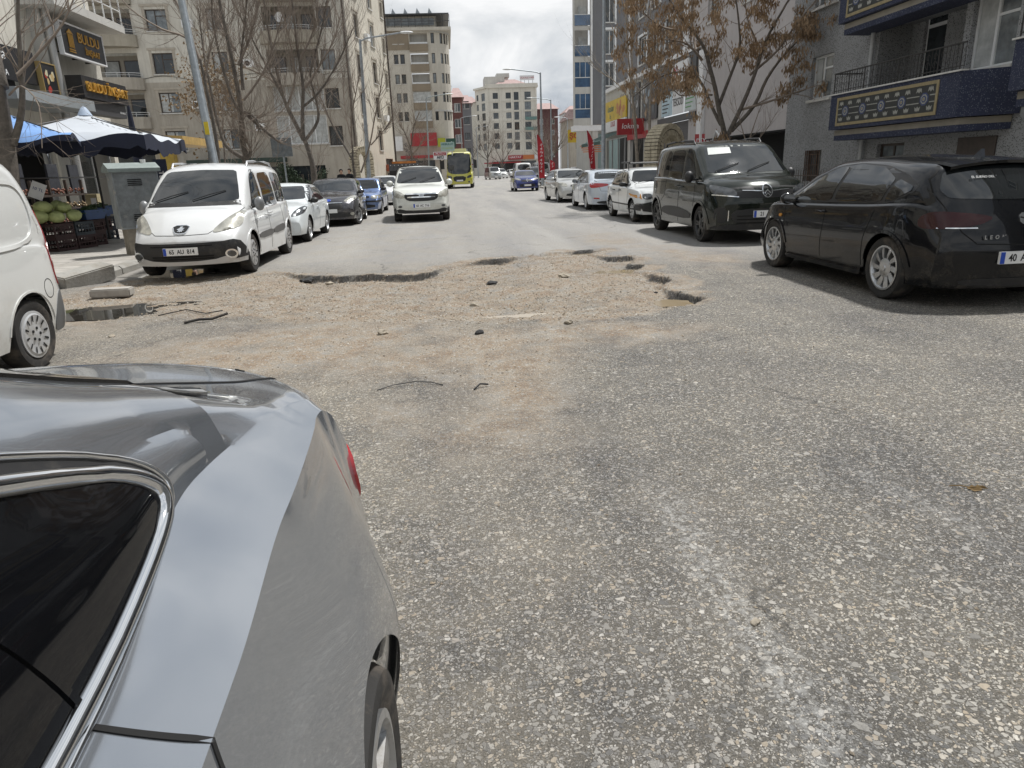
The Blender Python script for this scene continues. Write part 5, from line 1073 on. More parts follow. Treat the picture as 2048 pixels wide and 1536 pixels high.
sl_ = F.box('balcony_slab', 14.2, 19.0, -1.1, -.01, 6.75, 7.0, M_LGREY); rail(t, F, 14.25, 18.95, -1.05, 7.0, .9, M_WRAIL)
F.box('balcony_louvre', 14.4, 15.2, -.1, -.02, 7.1, 9.6, M_FB)
F.box('grey_canopy', 10.4, 14.6, -1.5, -.02, 3.75, 4.05, mat('canopy_grey', (.25, .27, .28), .5, noise=(4, .15)))
F.box('black_fascia', 4.0, 13.0, -.12, -.01, 4.12, 5.4, M_SIGNB)
F.box('meter_box', 15.6, 16.2, -.45, -.02, 3.55, 3.95, M_WRAIL)
F.done
back = block(t, 'side_wall', -22, -12.52, 28.97, 29.0, 0, 11.5, M_LGREY); block(t, 'flat_roof', -22, -12.0, 10, 29.1, 11.5, 11.75, M_LGREY)
# hanging boards are things of their own
def board(name, label, u0, u1, z0, z1, y, face, border, F, frame=.05, cat='sign', d=.12):
    w = thing(name, label, cat, tuple((F.M @ Vector(((u0 + u1) / 2, y, z0 - F.z0)))))
    F.box('panel', u0, u1, y - d, y, z0, z1, face, w)
    if border:
        b = MB(); a, c, e, f = u0 - frame, u1 + frame, z0 - frame - F.z0, z1 + frame - F.z0
        b.box(a, c, y - d - .02, y + .01, e, e + frame).box(a, c, y - d - .02, y + .01, f - frame, f).box(a, a + frame, y - d - .02, y + .01, e + frame, f - frame).box(c - frame, c, y - d - .02, y + .01, e + frame, f - frame)
        F.part('frame', b, border, parent=w)
    return w
def btext(F, w, s, u, z, y, size, m, **k): return text(s, size, m, w, F.M @ Matrix.Translation((u, y, z - F.z0)), **k)
w = board('hanging_sign', 'dark grey hanging board with white edge and gold column emblem', 15.25, 18.05, 5.58, 6.48, -.5, M_SIGNG, M_WLET, F)
btext(F, w, 'BULDU', 17.0, 6.17, -.64, .44, M_GOLD, sx=1.05, bold=.0, ext=.012); btext(F, w, 'İNŞAAT', 17.15, 5.80, -.64, .27, M_GOLD, sx=1.0, bold=.0, ext=.012)
b = MB()
for k in range(4): b.box(15.62 + k * .085, 15.67 + k * .085, -.655, -.635, 5.80, 6.20)
b.box(15.58, 15.95, -.655, -.635, 5.72, 5.76).box(15.56, 15.97, -.655, -.635, 5.66, 5.69).prism([(15.56, 6.22), (15.97, 6.22), (15.765, 6.36)], -.655, -.635)
F.part('column_logo', b, M_GOLD, parent=w)
for u in (15.4, 17.0, 17.9): F.box('bracket', u - .03, u + .03, -.5, .0, 5.62, 5.67, M_FB, w)
w = board('fascia_sign', 'long black shop fascia with raised gold letters above the parasol', 14.9, 18.1, 4.22, 4.88, -.62, M_SIGNB, None, F, d=.5)
btext(F, w, 'BULDU İNŞAAT', 16.6, 4.56, -1.15, .42, M_GOLD, sx=.98, bold=.0, ext=.03); F.box('lower_box', 14.95, 18.05, -1.0, -.62, 3.78, 4.21, M_SIGNG, w); btext(F, w, 'MIMARLIK', 17.75, 3.95, -1.01, .10, M_WLET)
w = board('bakery_sign', 'black shop sign with white script letters partly behind the tree', 9.5, 13.7, 4.45, 5.35, -.3, M_SIGNB, None, F)
btext(F, w, 'Baklava', 11.6, 5.10, -.43, .42, M_WLET, shear=.3); btext(F, w, 'BAKLAVA', 11.7, 4.62, -.43, .22, M_WLET, spacing=1.15)
w = board('picture_sign', 'dark poster with food picture in a gold frame beside the pipe', 13.75, 14.55, 4.1, 5.1, -.42, M_SIGNB, mat('gold_frame', (.35, .25, .10), .4), F, .03)
for k in range(9): random.seed(k); u, z = random.uniform(13.9, 14.4), random.uniform(4.3, 4.85); F.part('print', MB().add([(u + .1 * math.cos(a) * random.uniform(.5, 1.2), -.545 - .0008 * k, z + .1 * math.sin(a)) for a in np.linspace(0, 5.4, 7)], [tuple(range(7))]), mat('print%d' % (k % 3), [(.45, .32, .15), (.35, .04, .03), (.5, .45, .3)][k % 3], .5), parent=w)
# single-storey cafe annexe with a tan roof edge behind the parasols
t = thing('cafe_annexe', 'low annexe with tan roof edge and yellow column behind the cabinet', 'building', (-15.0, 36, 0))
F = Fac(t, (-19.0, 36.0), 0, 6.3, 3.6, M_CREAM); F.hole(.4, .2, 2.4, 2.6); F.hole(3.2, .2, 2.0, 2.6); F.done(); F.box('glass', .4, 5.2, .12, .16, .2, 2.8, M_PANE)
M_TAN = mat('tan_trim', (.45, .30, .10), .5, noise=(4, .2))
F.part('roof', MB().add([(-.5, -.9, 3.5), (6.9, -.9, 3.2), (6.9, 5, 3.2), (-.5, 5, 3.5), (-.5, -.9, 3.95), (6.9, -.9, 3.55), (6.9, 5, 3.55), (-.5, 5, 3.95)], [(0, 1, 2, 3), (4, 5, 6, 7), (0, 1, 5, 4), (1, 2, 6, 5), (2, 3, 7, 6), (3, 0, 4, 7)]), M_TAN)
F.box('column', 5.6, 6.2, -.5, 0, 0, 3.2, mat('yellow_column', (.42, .30, .06), .6, noise=(4, .2)))
rail(t, F, -.3, 5.4, -.6, 1.0, 1.0, M_FB)

# --- apartment block with balconies, left
t = thing('balcony_apartments', 'cream and taupe apartment block with rounded balconies behind bare trees', 'building', (-20, 61, 0))
G0 = -34.0
F = Fac(t, (G0, 61), 0, 26.8, 9.0, M_TAUPE); F2 = Fac(t, (G0, 61), 0, 26.8, 12.0, M_CREAM, 9.0)
for z, f in ((3.9, F), (6.75, F), (9.6, F2), (12.65, F2), (15.6, F2)):
    f.win(11.7, z, 1.55, 1.5, 5, M_FB, trim=True, curtain=.6 if z < 9 else .0); f.win(16.2, z, 1.2, 1.5, 2, M_FB, trim=True, curtain=.45)
    f.win(24.6, z, 1.1, 1.5, 2, M_FB)
    f.hole(5.6, z - .9, 5.0, 2.45)
    if z > 9: f.hole(20.4, z - .9, 4.0, 2.45)
for z in (4.2, 6.75): F.win(20.5, z - .1, 4.0, 2.2, 4, M_FW, pane=M_CURT)
F.win(2.0, 3.9, 1.5, 1.5, 2, M_FB); F2.win(2.0, 9.6, 1.5, 1.5, 2, M_FB); F.win(2.0, 6.75, 1.5, 1.5, 2, M_FB)
F.hole(8.0, .2, 5.5, 2.4); F.hole(15, .2, 9, 2.2)
F.done('lower_wall'); F2.done('upper_wall')
F.box('ground_floor_dark', 7.8, 24.2, .25, .35, 0, 2.7, M_PANE)
for (u0, wd, zs) in ((5.6, 5.0, (3.0, 5.85, 8.7, 11.75, 14.7)), (20.4, 4.0, (8.7, 11.75, 14.7))):
    for z in zs:
        F.box('loggia_back', u0, u0 + wd, 1.3, 1.4, z, z + 2.45, M_TAUPE)
        for k in range(3):
            uw = u0 + .3 + k * (wd - .3) / 3
            bd = F.box('balcony_door', uw, uw + wd / 3 - .45, 1.22, 1.30, z + .1, z + 2.1, M_FB); F.box('pane', uw + .07, uw + wd / 3 - .52, 1.20, 1.225, z + .2, z + 2.03, M_PANE if k != 1 else M_CURT, bd)
        b = MB(); n = 14; o = []
        for k in range(n + 1):
            s_ = k / n; o.append((u0 - .25 + (wd + .5) * s_, -.35 - .85 * math.sin(math.pi * s_) ** .55))
        for (za, zb) in ((z - .25 - F.z0, z + .62 - F.z0),):
            for k in range(n): (a, c), (d, e) = o[k], o[k + 1]; b.add([(a, c, za), (d, e, za), (d, e, zb), (a, c, zb), (a, c + .14, zb), (d, e + .14, zb)], [(0, 1, 2, 3), (3, 2, 5, 4)])
            b.add([(u, v, za) for u, v in o] + [(u0 + wd + .25, 1.3, za), (u0 - .25, 1.3, za)], [tuple(range(n + 3))]); b.add([(u, v, z + .02) for u, v in o] + [(u0 + wd + .25, 1.3, z + .02), (u0 - .25, 1.3, z + .02)], [tuple(range(n + 3))])
            b.box(u0 - .25, u0 - .12, -.36, .0, za, zb).box(u0 + wd + .12, u0 + wd + .25, -.36, 0, za, zb)
        bo = F.part('balcony', b, M_TAUPE if z < 9 else mat('balcony_render', (.38, .345, .28), .9, noise=(.8, .14), streak=((.2, .18, .14), .5)), 40)
        r_ = MB(); r_.tube([(u, v + .07, z + .95) for u, v in o], .022, 6); r_.tube([(u, v + .07, z + .80) for u, v in o], .014, 6)
        for u, v in o[::2]: r_.tube([(u, v + .07, z + .6), (u, v + .07, z + .95)], .016, 5)
        F.part('railing', r_, M_WRAIL, parent=bo)
ang = math.atan2(12, 2.2); Ls = math.hypot(12, 2.2)
S = Fac(t, (-7.2, 61), ang, Ls, 21.0, mat('side_cream', (.56, .53, .45), .9, noise=(.5, .1), bump=(30, .15), streak=((.40, .30, .24), .5)))
for z in (3.6, 6.4, 9.3, 12.3, 15.3):
    for u in (2.0, 6.6): S.win(u, z, 1.15, 1.75, 2, M_FB if u < 3 or z < 12 else M_FW, trim=True, curtain=.35)
    if z > 4: S.win(10.6, z, .8, 1.3, 2, M_FB, trim=True)
S.hole(8.6, .1, 2.2, 1.5); S.win(8.4, 2.0, 2.6, .9, 3, M_FB); S.done('side_wall'); S.box('ground_door', 8.6, 10.8, .12, .18, .1, 1.6, M_FB); S.box('brick_balcony', 8.2, 11.2, -.55, -.01, 1.75, 2.35, mat('brick_red', (.36, .11, .06), .8, noise=(6, .3)))
S.part('downpipe', MB().tube([(11.9, -.08, 0), (11.9, -.08, 20.5)], .07, 8), M_FB); F.part('downpipe', MB().tube([(26.6, -.08, 0), (26.6, -.08, 20.5)], .07, 8), M_FB)
MB().add([(G0, 61, 21), (-7.2, 61, 21), (-5.0, 73, 21), (G0, 73, 21)], [(0, 1, 2, 3)]).build('flat_roof', M_LGREY, t); block(t, 'back_wall', G0, -5.0, 73.0, 73.2, 0, 21, M_CREAM)
F.box('green_awning', 13.5, 21.0, -1.6, -.02, 2.75, 3.1, mat('dark_green_awning', (.03, .05, .04), .7))

for (u, z) in ((14.2, 7.0), (18.6, 9.9), (14.4, 12.8), (18.8, 5.2)):
    a = F.box('air_conditioner', u, u + .8, -.35, -.02, z, z + .55, M_WHITEP); F.part('fan_grille', MB().lathe([(.2, -.358), (.02, -.358)], 14, 'y', (u + .3, 0, z + .28)), M_FB, parent=a)
for (u, z) in ((4.6, 12.4), (8.9, 6.2)):
    a = S.box('air_conditioner', u, u + .8, -.35, -.02, z, z + .55, M_WHITEP)
for (u, z) in ((6.5, 9.9), (22.0, 12.9), (9.0, 6.9)): F.part('satellite_dish', MB().lathe([(.0, -.75), (.2, -.78), (.36, -.86)], 16, 'y', (u, -.4, z + .3)), M_WHITEP, 60)
F.part('cable', MB().tube([(u, -.06 - .03 * math.sin(u), 9.2 - .25 * math.sin(u * .9)) for u in np.linspace(0, 26.7, 40)], .018, 4), M_INK)
# --- beige block with a rounded corner and roof terrace
t = thing('rounded_apartments', 'beige apartment block with curved corner and dark roof terrace', 'building', (-4, 108, 0))
M_BEI = mat('beige_render', (.52, .485, .42), .9, noise=(.5, .1), streak=((.28, .25, .2), .35)); M_BRN = mat('brown_render', (.25, .205, .15), .9, noise=(.5, .1))
F = Fac(t, (-7.7, 108), 0, 6.4, 20.5, M_BEI)
rows = (8.7, 11.2, 13.7, 16.3, 18.9)
for z in rows:
    F.win(1.15, z, .62, 1.25, 1, M_FB, trim=False); F.win(2.05, z, .62, 1.25, 1, M_FB); F.hole(3.5, z - .75, 2.5, 2.1)
F.hole(.4, .2, 5.6, 3.0); F.done(); F.box('shop_glass', .3, 6.1, .25, .3, 0, 3.4, M_PANE)
for i, z in enumerate(rows):
    F.box('loggia_back', 3.5, 6.0, 1.0, 1.1, z - .75, z + 1.35, M_LGREY); bo = F.box('balcony', 3.45, 6.05, -.25, .05, z - 1.0, z - .1, M_BRN); F.box('railing', 3.5, 6.0, -.24, -.18, z - .06, z + .14, M_WRAIL, bo)
    if i < 2: F.box('glazing', 3.5, 6.0, -.1, -.04, z + .16, z + 1.35, M_CURT)
F.box('brown_band', .0, 3.4, -.06, -.004, 18.1, 20.5, M_BRN)
# curved corner built from narrow wall panels
cx0, cy0 = -1.3, 110.6; n = 6
for k in range(n):
    a0, a1 = -math.pi / 2 + k * .26, -math.pi / 2 + (k + 1) * .26; p0 = (cx0 + 2.6 * math.cos(a0), cy0 + 2.6 * math.sin(a0)); p1 = (cx0 + 2.6 * math.cos(a1), cy0 + 2.6 * math.sin(a1))
    K = Fac(t, p0, math.atan2(p1[1] - p0[1], p1[0] - p0[0]), math.dist(p0, p1), 20.5, M_BEI)
    if k in (0, 2, 3, 4):
        for z in rows: K.win(.1, z, .48, 1.35, 1, M_FB, sill=False)
    for z in (9.9, 20.3): K.box('band', 0, math.dist(p0, p1), -.1, -.002, z, z + .25, M_LGREY)
    K.done()
Sd = Fac(t, (1.3, 110.6), math.pi / 2, 14, 20.5, M_BEI)
for z in rows:
    for u in (1, 4, 7): Sd.win(u, z, 1.2, 1.3, 2, M_FB)
Sd.done()
M_TER = mat('terrace_metal', (.05, .052, .056), .5); block(t, 'terrace_floor', -8.2, 1.7, 107.5, 124, 20.5, 20.9, M_BEI); block(t, 'terrace_roof', -8.4, 1.5, 107.3, 124, 22.45, 22.6, M_TER)
block(t, 'terrace_room', -7.8, -.3, 108.6, 124, 20.9, 22.44, M_BEI); block(t, 'terrace_glazing', -7.4, -.6, 108.5, 108.58, 21.3, 22.2, M_PANE2)
b = MB()
for k in range(11): b.box(-8.0 + k * .95, -7.93 + k * .95, 107.55, 107.62, 20.9, 22.45)
b.box(-8.2, 1.5, 107.54, 107.58, 21.6, 21.68).build('terrace_posts', M_TER, t)
for k in range(4): b = MB(); x = -6.6 + k * 1.7; b.add([(x, 109, 22.6), (x + .9, 109, 22.6), (x + .3, 109, 23.6), (x, 112, 22.6), (x + .9, 112, 22.6), (x + .3, 112, 23.6)], [(0, 1, 2), (3, 5, 4), (0, 3, 4, 1), (1, 4, 5, 2), (2, 5, 3, 0)]).build('roof_ridge', M_STEEL, t)
b = MB(); block(t, 'red_shop_board', -5.0, -1.2, 107.2, 107.7, 5.2, 7.0, M_SIGNR); block(t, 'red_canopy', -6.6, -.6, 106.2, 107.9, 3.5, 3.9, M_SIGNR); block(t, 'green_board', -1.1, .0, 107.0, 107.6, 5.0, 6.2, mat('sign_lime', (.35, .38, .03), .5)); block(t, 'dark_green_board', .1, 1.5, 106.9, 107.5, 4.9, 6.1, mat('sign_green', (.02, .07, .05), .5)); block(t, 'blue_white_board', -7.6, -6.2, 106.9, 107.4, 4.6, 6.6, M_SIGNW)
# narrow houses further along the left
def slab(name, label, x, y, w, h, m, rows_, cols, fm=M_FB, roof=None, ang=0, depth=10, ww=1.1, wh=1.4, z1=4.5, dz=3.0):
    t = thing(name, label, 'building', (x, y, 0)); F = Fac(t, (x, y), ang, w, h, m)
    for r_ in range(rows_):
        for k in range(cols): F.win(w * (k + .5) / cols - ww / 2, z1 + r_ * dz, ww, wh, 2, fm, curtain=.3 if (r_ + k) % 3 == 0 else 0)
    F.done(); F.part('side_walls', MB().add([(0, 0, 0), (0, depth, 0), (0, depth, h), (0, 0, h), (w, 0, 0), (w, depth, 0), (w, depth, h), (w, 0, h)], [(0, 1, 2, 3), (4, 7, 6, 5), (1, 5, 6, 2)]), m)
    if roof: F.part('roof', MB().add([(-.4, -.5, h), (w + .4, -.5, h), (w + .4, depth + .5, h), (-.4, depth + .5, h), (w * .2, depth / 2, h + 2), (w * .8, depth / 2, h + 2)], [(0, 1, 5, 4), (1, 2, 5), (2, 3, 4, 5), (3, 0, 4), (0, 3, 2, 1)]), roof)
    else: F.part('roof', MB().box(-.2, w + .2, -.2, depth + .2, h, h + .4), M_LGREY)
    return t, F
slab('red_white_house', 'narrow red and white house right of the rounded block', 1.5, 126, 1.7, 13.4, mat('dark_red_render', (.13, .055, .05), .8, noise=(1, .2)), 4, 1, M_FW, M_ROOF, z1=3.6, dz=2.5)
slab('dark_glass_house', 'dark glazed house between the rounded block and the cream block', 3.6, 150, 2.0, 14.5, M_DGREY, 4, 1, M_FB, M_ROOF)
# --- cream corner block in the middle distance
t = thing('cream_corner_block', 'cream six storey corner block in the middle distance with roof sign', 'building', (17, 200, 0))
M_CR = mat('cream_stone', (.64, .61, .54), .85, noise=(.4, .08), streak=((.42, .38, .31), .3)); M_BFR = mat('blue_grey_frame', (.05, .075, .10), .4)
F = Fac(t, (11.8, 200), 0, 13.5, 22.4, M_CR)
for z in (6.9, 9.5, 12.1, 14.7, 17.2, 19.7):
    F.win(1.6, z, 1.4, 1.5, 2, M_BFR, sill=False); F.win(5.1, z, 1.4, 1.5, 2, M_BFR, sill=False); F.win(7.3, z - .4, 1.3, 2.0, 2, M_BFR, sill=False); F.win(10.2, z - .4, 1.7, 2.0, 2, M_BFR, sill=False)
    F.box('glass_balustrade', 10.2, 13.4, -.45, -.4, z - .55, z + .25, mat('teal_glass', (.08, .18, .16), .1, coat=1)) if z in (12.1, 14.7) else None
    F.box('ledge', -.1, 13.6, -.12, -.003, z - .75, z - .62, M_CR)
F.hole(.6, .2, 12.4, 3.4); F.done(); F.box('shop_glass', .5, 13.1, .3, .4, 0, 3.8, M_PANE)
for u in (0, 3.4, 6.5, 9.3, 13.1): F.box('pilaster', u, u + .4, -.2, -.004, 4.2, 22.4, M_CR)
for k, (u0, u1, m_) in enumerate(((5.2, 9.2, M_SIGNR), (9.3, 12.4, mat('sign_orange', (.5, .16, .05), .5)), (12.5, 14.2, M_SIGNW))): F.box('shop_board', u0, u1, -.5, -.02, 4.0, 5.1, m_)
F.box('red_canopy', -1.5, 8.5, -2.0, -.02, 3.1, 3.4, M_SIGNR); text('HAKTAT', .85, M_WLET, t, F.M @ Matrix.Translation((7.2, -.53, 4.55)))
F.box('cornice', -.3, 13.9, -.5, 10, 22.4, 22.9, M_CR); F.box('parapet', -.2, 13.8, -.35, 9.9, 22.9, 23.4, M_CR)
K = Fac(t, (8.9, 206), math.atan2(-6, 2.9), math.hypot(6, 2.9), 22.4, M_CR)
for z in (6.9, 9.5, 12.1, 14.7, 17.2, 19.7): K.win(.8, z, 1.1, 1.5, 1, M_BFR); K.win(3.6, z - .3, 2.0, 1.9, 2, M_BFR)
K.done(); K.box('cornice', 0, 6.6, -.5, .5, 22.4, 22.9, M_CR)
block(t, 'lift_house', 11.5, 17.0, 203, 210, 23.4, 25.6, M_LGREY); block(t, 'lift_house_top', 15.0, 18.5, 205, 210, 25.6, 26.6, M_LGREY)
MB().add([(14, 201, 23.4), (23, 201, 23.4), (23, 210, 23.4), (14, 210, 23.4), (17, 205, 25), (20, 205, 25)], [(0, 1, 5, 4), (1, 2, 5), (2, 3, 4, 5), (3, 0, 4)]).build('hip_roof', M_ROOF, t)
bt = thing('roof_sign', 'white roof sign with red letters on the cream corner block', 'sign', (23, 200.5, 23.4))
MB().box(20.9, 24.8, 200.4, 200.5, 24.2, 25.4).build('panel', M_SIGNW, bt); text('ÜÇKALE YAPI', .62, mat('red_letters', (.40, .03, .05), .5), bt, T(22.85, 200.37, 24.8))
for x in (21.2, 22.2, 23.3, 24.4): MB().tube([(x, 200.5, 23.35), (x, 200.5, 24.3)], .05, 5).build('support', M_FB, bt)
slab('cream_wing', 'plain cream wing with red stair tower beside the corner block', 4.4, 206, 4.8, 19.5, M_CR, 5, 1, M_BFR, M_ROOF)
slab('dark_red_house', 'dark red and white house right of the cream block', 26.2, 210, 6.4, 17.5, mat('maroon_render', (.12, .055, .055), .8, noise=(1, .2)), 4, 2, M_FW, M_ROOF)
slab('white_arched_house', 'white house with dark balconies and red roof at right distance', 31.5, 190, 10, 15.0, M_SIGNW, 4, 3, M_FB, M_ROOF)
slab('orange_flats', 'narrow orange banded flats beside the grey tower', 25.0, 130, 3.0, 17.5, mat('orange_render', (.42, .24, .10), .8, noise=(1, .2)), 6, 1, M_FB, None, dz=2.6, z1=3.4)
slab('tan_side_house', 'tan house low behind the red flag', 22.0, 128, 3.2, 9.5, M_TAUPE, 2, 1, M_FB, M_ROOF)
slab('distant_left_house', 'pale house far down the street left of the cream wing', -2.5, 214, 7, 16, M_LGREY, 4, 2, M_FB, M_ROOF)
# --- grey tower with blue balconies
t = thing('grey_tower', 'grey tower block with blue glazed balconies and white window frames', 'building', (17.5, 81, 0))
F = Fac(t, (14.3, 81), 0, 2.15, 14.2, M_LGREY, 5.9); F2 = Fac(t, (16.46, 81), 0, 8, 14.2, M_DGREY, 5.9)
for z, h in ((15.9, 3.0), (12.9, 2.6), (9.85, 2.5), (6.65, 2.5)): F.hole(.22, z, 1.68, h)
for z in (16.2, 13.1, 9.9): F2.win(1.36, z, 1.05, 2.35, 2, M_FW, trim=False); F2.part('white_surround', MB().box(1.16, 1.35, -.08, -.003, z - .2 - 5.9, z + 2.6 - 5.9).box(2.42, 2.6, -.08, -.003, z - .2 - 5.9, z + 2.6 - 5.9).box(1.36, 2.41, -.08, -.003, z + 2.37 - 5.9, z + 2.6 - 5.9), M_FW)
F.done('balcony_wall'); F2.done('grey_wall')
for z in (15.9, 12.9): bo = F.box('loggia_back', .22, 1.9, 1.2, 1.25, z, z + 3.0, M_LGREY); F.box('balcony_door', .8, 1.7, 1.1, 1.19, z, z + 2.1, M_CURT, bo); F.box('blue_balustrade', .22, 1.9, -.06, .0, z + .05, z + 1.05, M_BLUEG); F.box('handrail', .22, 1.9, -.08, .02, z + 1.06, z + 1.12, M_WRAIL)
for z in (9.85, 6.65): g = F.box('blue_glazing', .22, 1.9, .03, .08, z, z + 2.5, M_BLUEG); F.box('glazing_bar', .22, 1.9, -.02, .029, z + .92, z + 1.0, M_WRAIL, g); F.box('glazing_bar', .75, .79, -.01, .029, z + 1.0, z + 2.5, M_WRAIL, g); F.box('glazing_bar', 1.35, 1.39, -.01, .029, z + 1.0, z + 2.5, M_WRAIL, g)
F.part('white_strip', MB().box(1.95, 2.15, -.12, -.004, 0, 14.2), M_SIGNW)
Sw = Fac(t, (19.0, 101), math.atan2(-20, -4.7), math.hypot(20, 4.7), 14.2, M_LGREY, 5.9); Sw.done('side_wall')
block(t, 'podium', 16.6, 24.4, 82.0, 92, 0, 5.88, M_LGREY); block(t, 'podium_slab', 14.3, 24.4, 81.02, 82.6, 5.3, 5.88, M_SIGNW); block(t, 'podium_glass', 17.2, 22, 81.9, 82.0, .8, 5.0, mat('pale_green_glass', (.25, .33, .32), .15)); block(t, 'corner_pillar', 16.5, 17.1, 81.1, 81.9, 0, 5.3, M_LGREY)
for k in range(4): block(t, 'orange_awning', 15.0 + k * .0, 17.6, 78.6 + k * .6, 79.2 + k * .6, 3.0 + k * .22, 3.08 + k * .22, mat('sign_orange', (.5, .16, .05)))
# --- right-hand shop terrace
t = thing('shop_terrace', 'grey and white shop terrace with posters and shutters on the right', 'building', (14, 46, 0))
M_PINK = mat('pinkish_render', (.45, .42, .41), .9, noise=(.5, .08), streak=((.33, .31, .30), .35))
F = Fac(t, (14, 63.2), -math.pi / 2, 24.4, 7.5, M_LGREY)     # local u = 63.2 - Y
F.hole(.4, .2, 7.4, 3.4); F.hole(8.6, .2, 7.4, 3.2); F.hole(16.4, .2, 7.0, 5.55)
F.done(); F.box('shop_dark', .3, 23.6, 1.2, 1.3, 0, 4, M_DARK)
for u in (2.0, 4.2, 6.3, 10, 12, 14): F.box('shop_post', u, u + .08, .1, .2, .2, 3.6, mat('alu_post', (.45, .46, .46)))
U = Fac(t, (14, 55), -math.pi / 2, 13.6, 9.5, M_DGREY, 7.52)
for z in (8.2, 11.2, 14.2):
    for u in (2.6, 5.6, 8.9): U.win(u, z, 2.0, 1.75, 3, M_FW); U.part('white_surround', MB().box(u - .15, u - .003, -.08, -.003, z - .1 - 7.52, z + 1.9 - 7.52).box(u + 2.003, u + 2.15, -.08, -.003, z - .1 - 7.52, z + 1.9 - 7.52).box(u, u + 2.0, -.08, -.003, z + 1.76 - 7.52, z + 1.9 - 7.52), M_FW)
U.box('white_strip', .0, .5, -.15, -.004, 7.6, 17, M_SIGNW); U.box('white_strip', 12.6, 13.4, -.15, -.004, 7.6, 17, M_SIGNW); U.done('upper_wall')
E_ = Fac(t, (14, 55.02), 0, 8, 9.5, M_DGREY, 7.52); E_.done('end_wall'); E2 = Fac(t, (14, 63.22), 0, 8, 7.5, M_LGREY)
F.box('cornice', -.1, 24.4, -.30, -.004, 7.35, 7.62, M_SIGNW)
Wp = Fac(t, (13.95, 41.2), -math.pi / 2, 13.0, 14.0, M_PINK, 2.7)
for z in (8.4, 11.4, 14): Wp.win(2.4, z, 1.6, 1.5, 2, M_FW); Wp.win(7.0, z, 1.6, 1.5, 2, M_FW)
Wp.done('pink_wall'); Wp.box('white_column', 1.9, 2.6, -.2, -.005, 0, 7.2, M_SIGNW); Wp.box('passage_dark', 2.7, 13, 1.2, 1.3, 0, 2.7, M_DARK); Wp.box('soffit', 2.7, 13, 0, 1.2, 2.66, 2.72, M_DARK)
MB().tube([(13.7, 37.2, .2), (13.6, 36.8, 2.0), (13.5, 35.6, 3.0), (13.5, 34.4, 2.4), (13.6, 33.8, .2)], .05, 8).build('white_pipe', M_WRAIL, t, smooth=50)
F.box('grey_fascia', 16.3, 23.6, -.28, -.01, 5.75, 7.3, M_SIGNG)
sh = F.box('roller_shutter', 16.5, 23.3, .1, .14, .2, 3.9, mat('shutter_grey', (.10, .10, .105), .5, .3, noise=(5, .2)))
for k in range(26): F.box('slat', 16.5, 23.3, .06, .098, .3 + k * .138, .40 + k * .138, mat('shutter_grey', (.10, .10, .105)), sh)
F.box('shutter_box', 16.3, 23.5, -.2, -.01, 3.9, 4.25, M_SIGNG)
w = board('white_shop_sign', 'white panel with red and black letters on the grey fascia', 19.7, 22.7, 5.95, 7.05, -.30, M_SIGNW, None, F); btext(F, w, 'N', 20.6, 6.5, -.43, .9, mat('red_letters', (.4, .03, .05))); btext(F, w, 'oda', 21.8, 6.45, -.43, .8, M_INK)
for k, (u0, u1, m_, s_) in enumerate(((16.7, 18.8, mat('poster_blue', (.40, .52, .58), .5, noise=(2, .25)), ''), (18.95, 21.0, M_SIGNW, 'TEKSOD'), (21.2, 23.3, mat('poster_pale', (.50, .54, .54), .5, noise=(3, .15)), ''))):
    w = board('window_poster', ['pale blue text poster under the grey fascia', 'white poster with large black letters under the grey fascia', 'pale grey green poster at the near end of the fascia'][k], u0, u1, 4.35, 5.7, -.02, m_, None, F, d=.04)
    if s_: btext(F, w, s_, (u0 + u1) / 2, 5.0, -.07, .62, M_INK, sx=.85)
    else:
        for j in range(5): F.box('text_line', u0 + .2, u0 + 1.2 + .2 * (j % 3), -.066, -.061, 4.55 + j * .22, 4.62 + j * .22, M_INK if k == 0 else mat('green_ink', (.12, .3, .12), .5), w)
w = board('yellow_food_sign', 'yellow food shop board with blue lettering above the green awning', .5, 7.8, 5.05, 6.6, -.06, mat('sign_yellow', (.55, .38, .03), .5, noise=(1.2, .25)), None, F); btext(F, w, 'özaslan', 2.7, 6.0, -.19, .75, mat('teal_letters', (.05, .16, .15), .5), shear=.2); btext(F, w, 'Et', 2.6, 5.4, -.19, .5, mat('teal_letters', (.05, .16, .15)))
for k in range(10): random.seed(40 + k); u, z = random.uniform(5.0, 7.4), random.uniform(5.3, 6.3); F.part('print', MB().add([(u + .5 * math.cos(a) * random.uniform(.5, 1.1), -.183 - .001 * k, z + .28 * math.sin(a)) for a in np.linspace(0, 5.4, 8)], [tuple(range(8))]), mat('printo%d' % (k % 3), [(.45, .18, .05), (.35, .10, .03), (.5, .3, .12)][k % 3], .5), parent=w)
w = board('white_food_strip', 'white strip of food posters below the yellow board', .5, 7.8, 4.2, 5.03, -.08, M_SIGNW, None, F); btext(F, w, 'LOGSI', 3.6, 4.75, -.21, .55, mat('red_letters', (.4, .03, .05)))
for u0, m_ in ((.7, M_SIGNR), (2.6, mat('sign_green', (.02, .07, .05))), (5.2, M_SIGNR), (6.6, M_INK)): F.box('print', u0, u0 + 1.1, -.19, -.182, 4.3, 4.5, m_, w)
aw = thing('green_awning', 'dark green awning sloping out below the food posters', 'awning', (13, 59, 3))
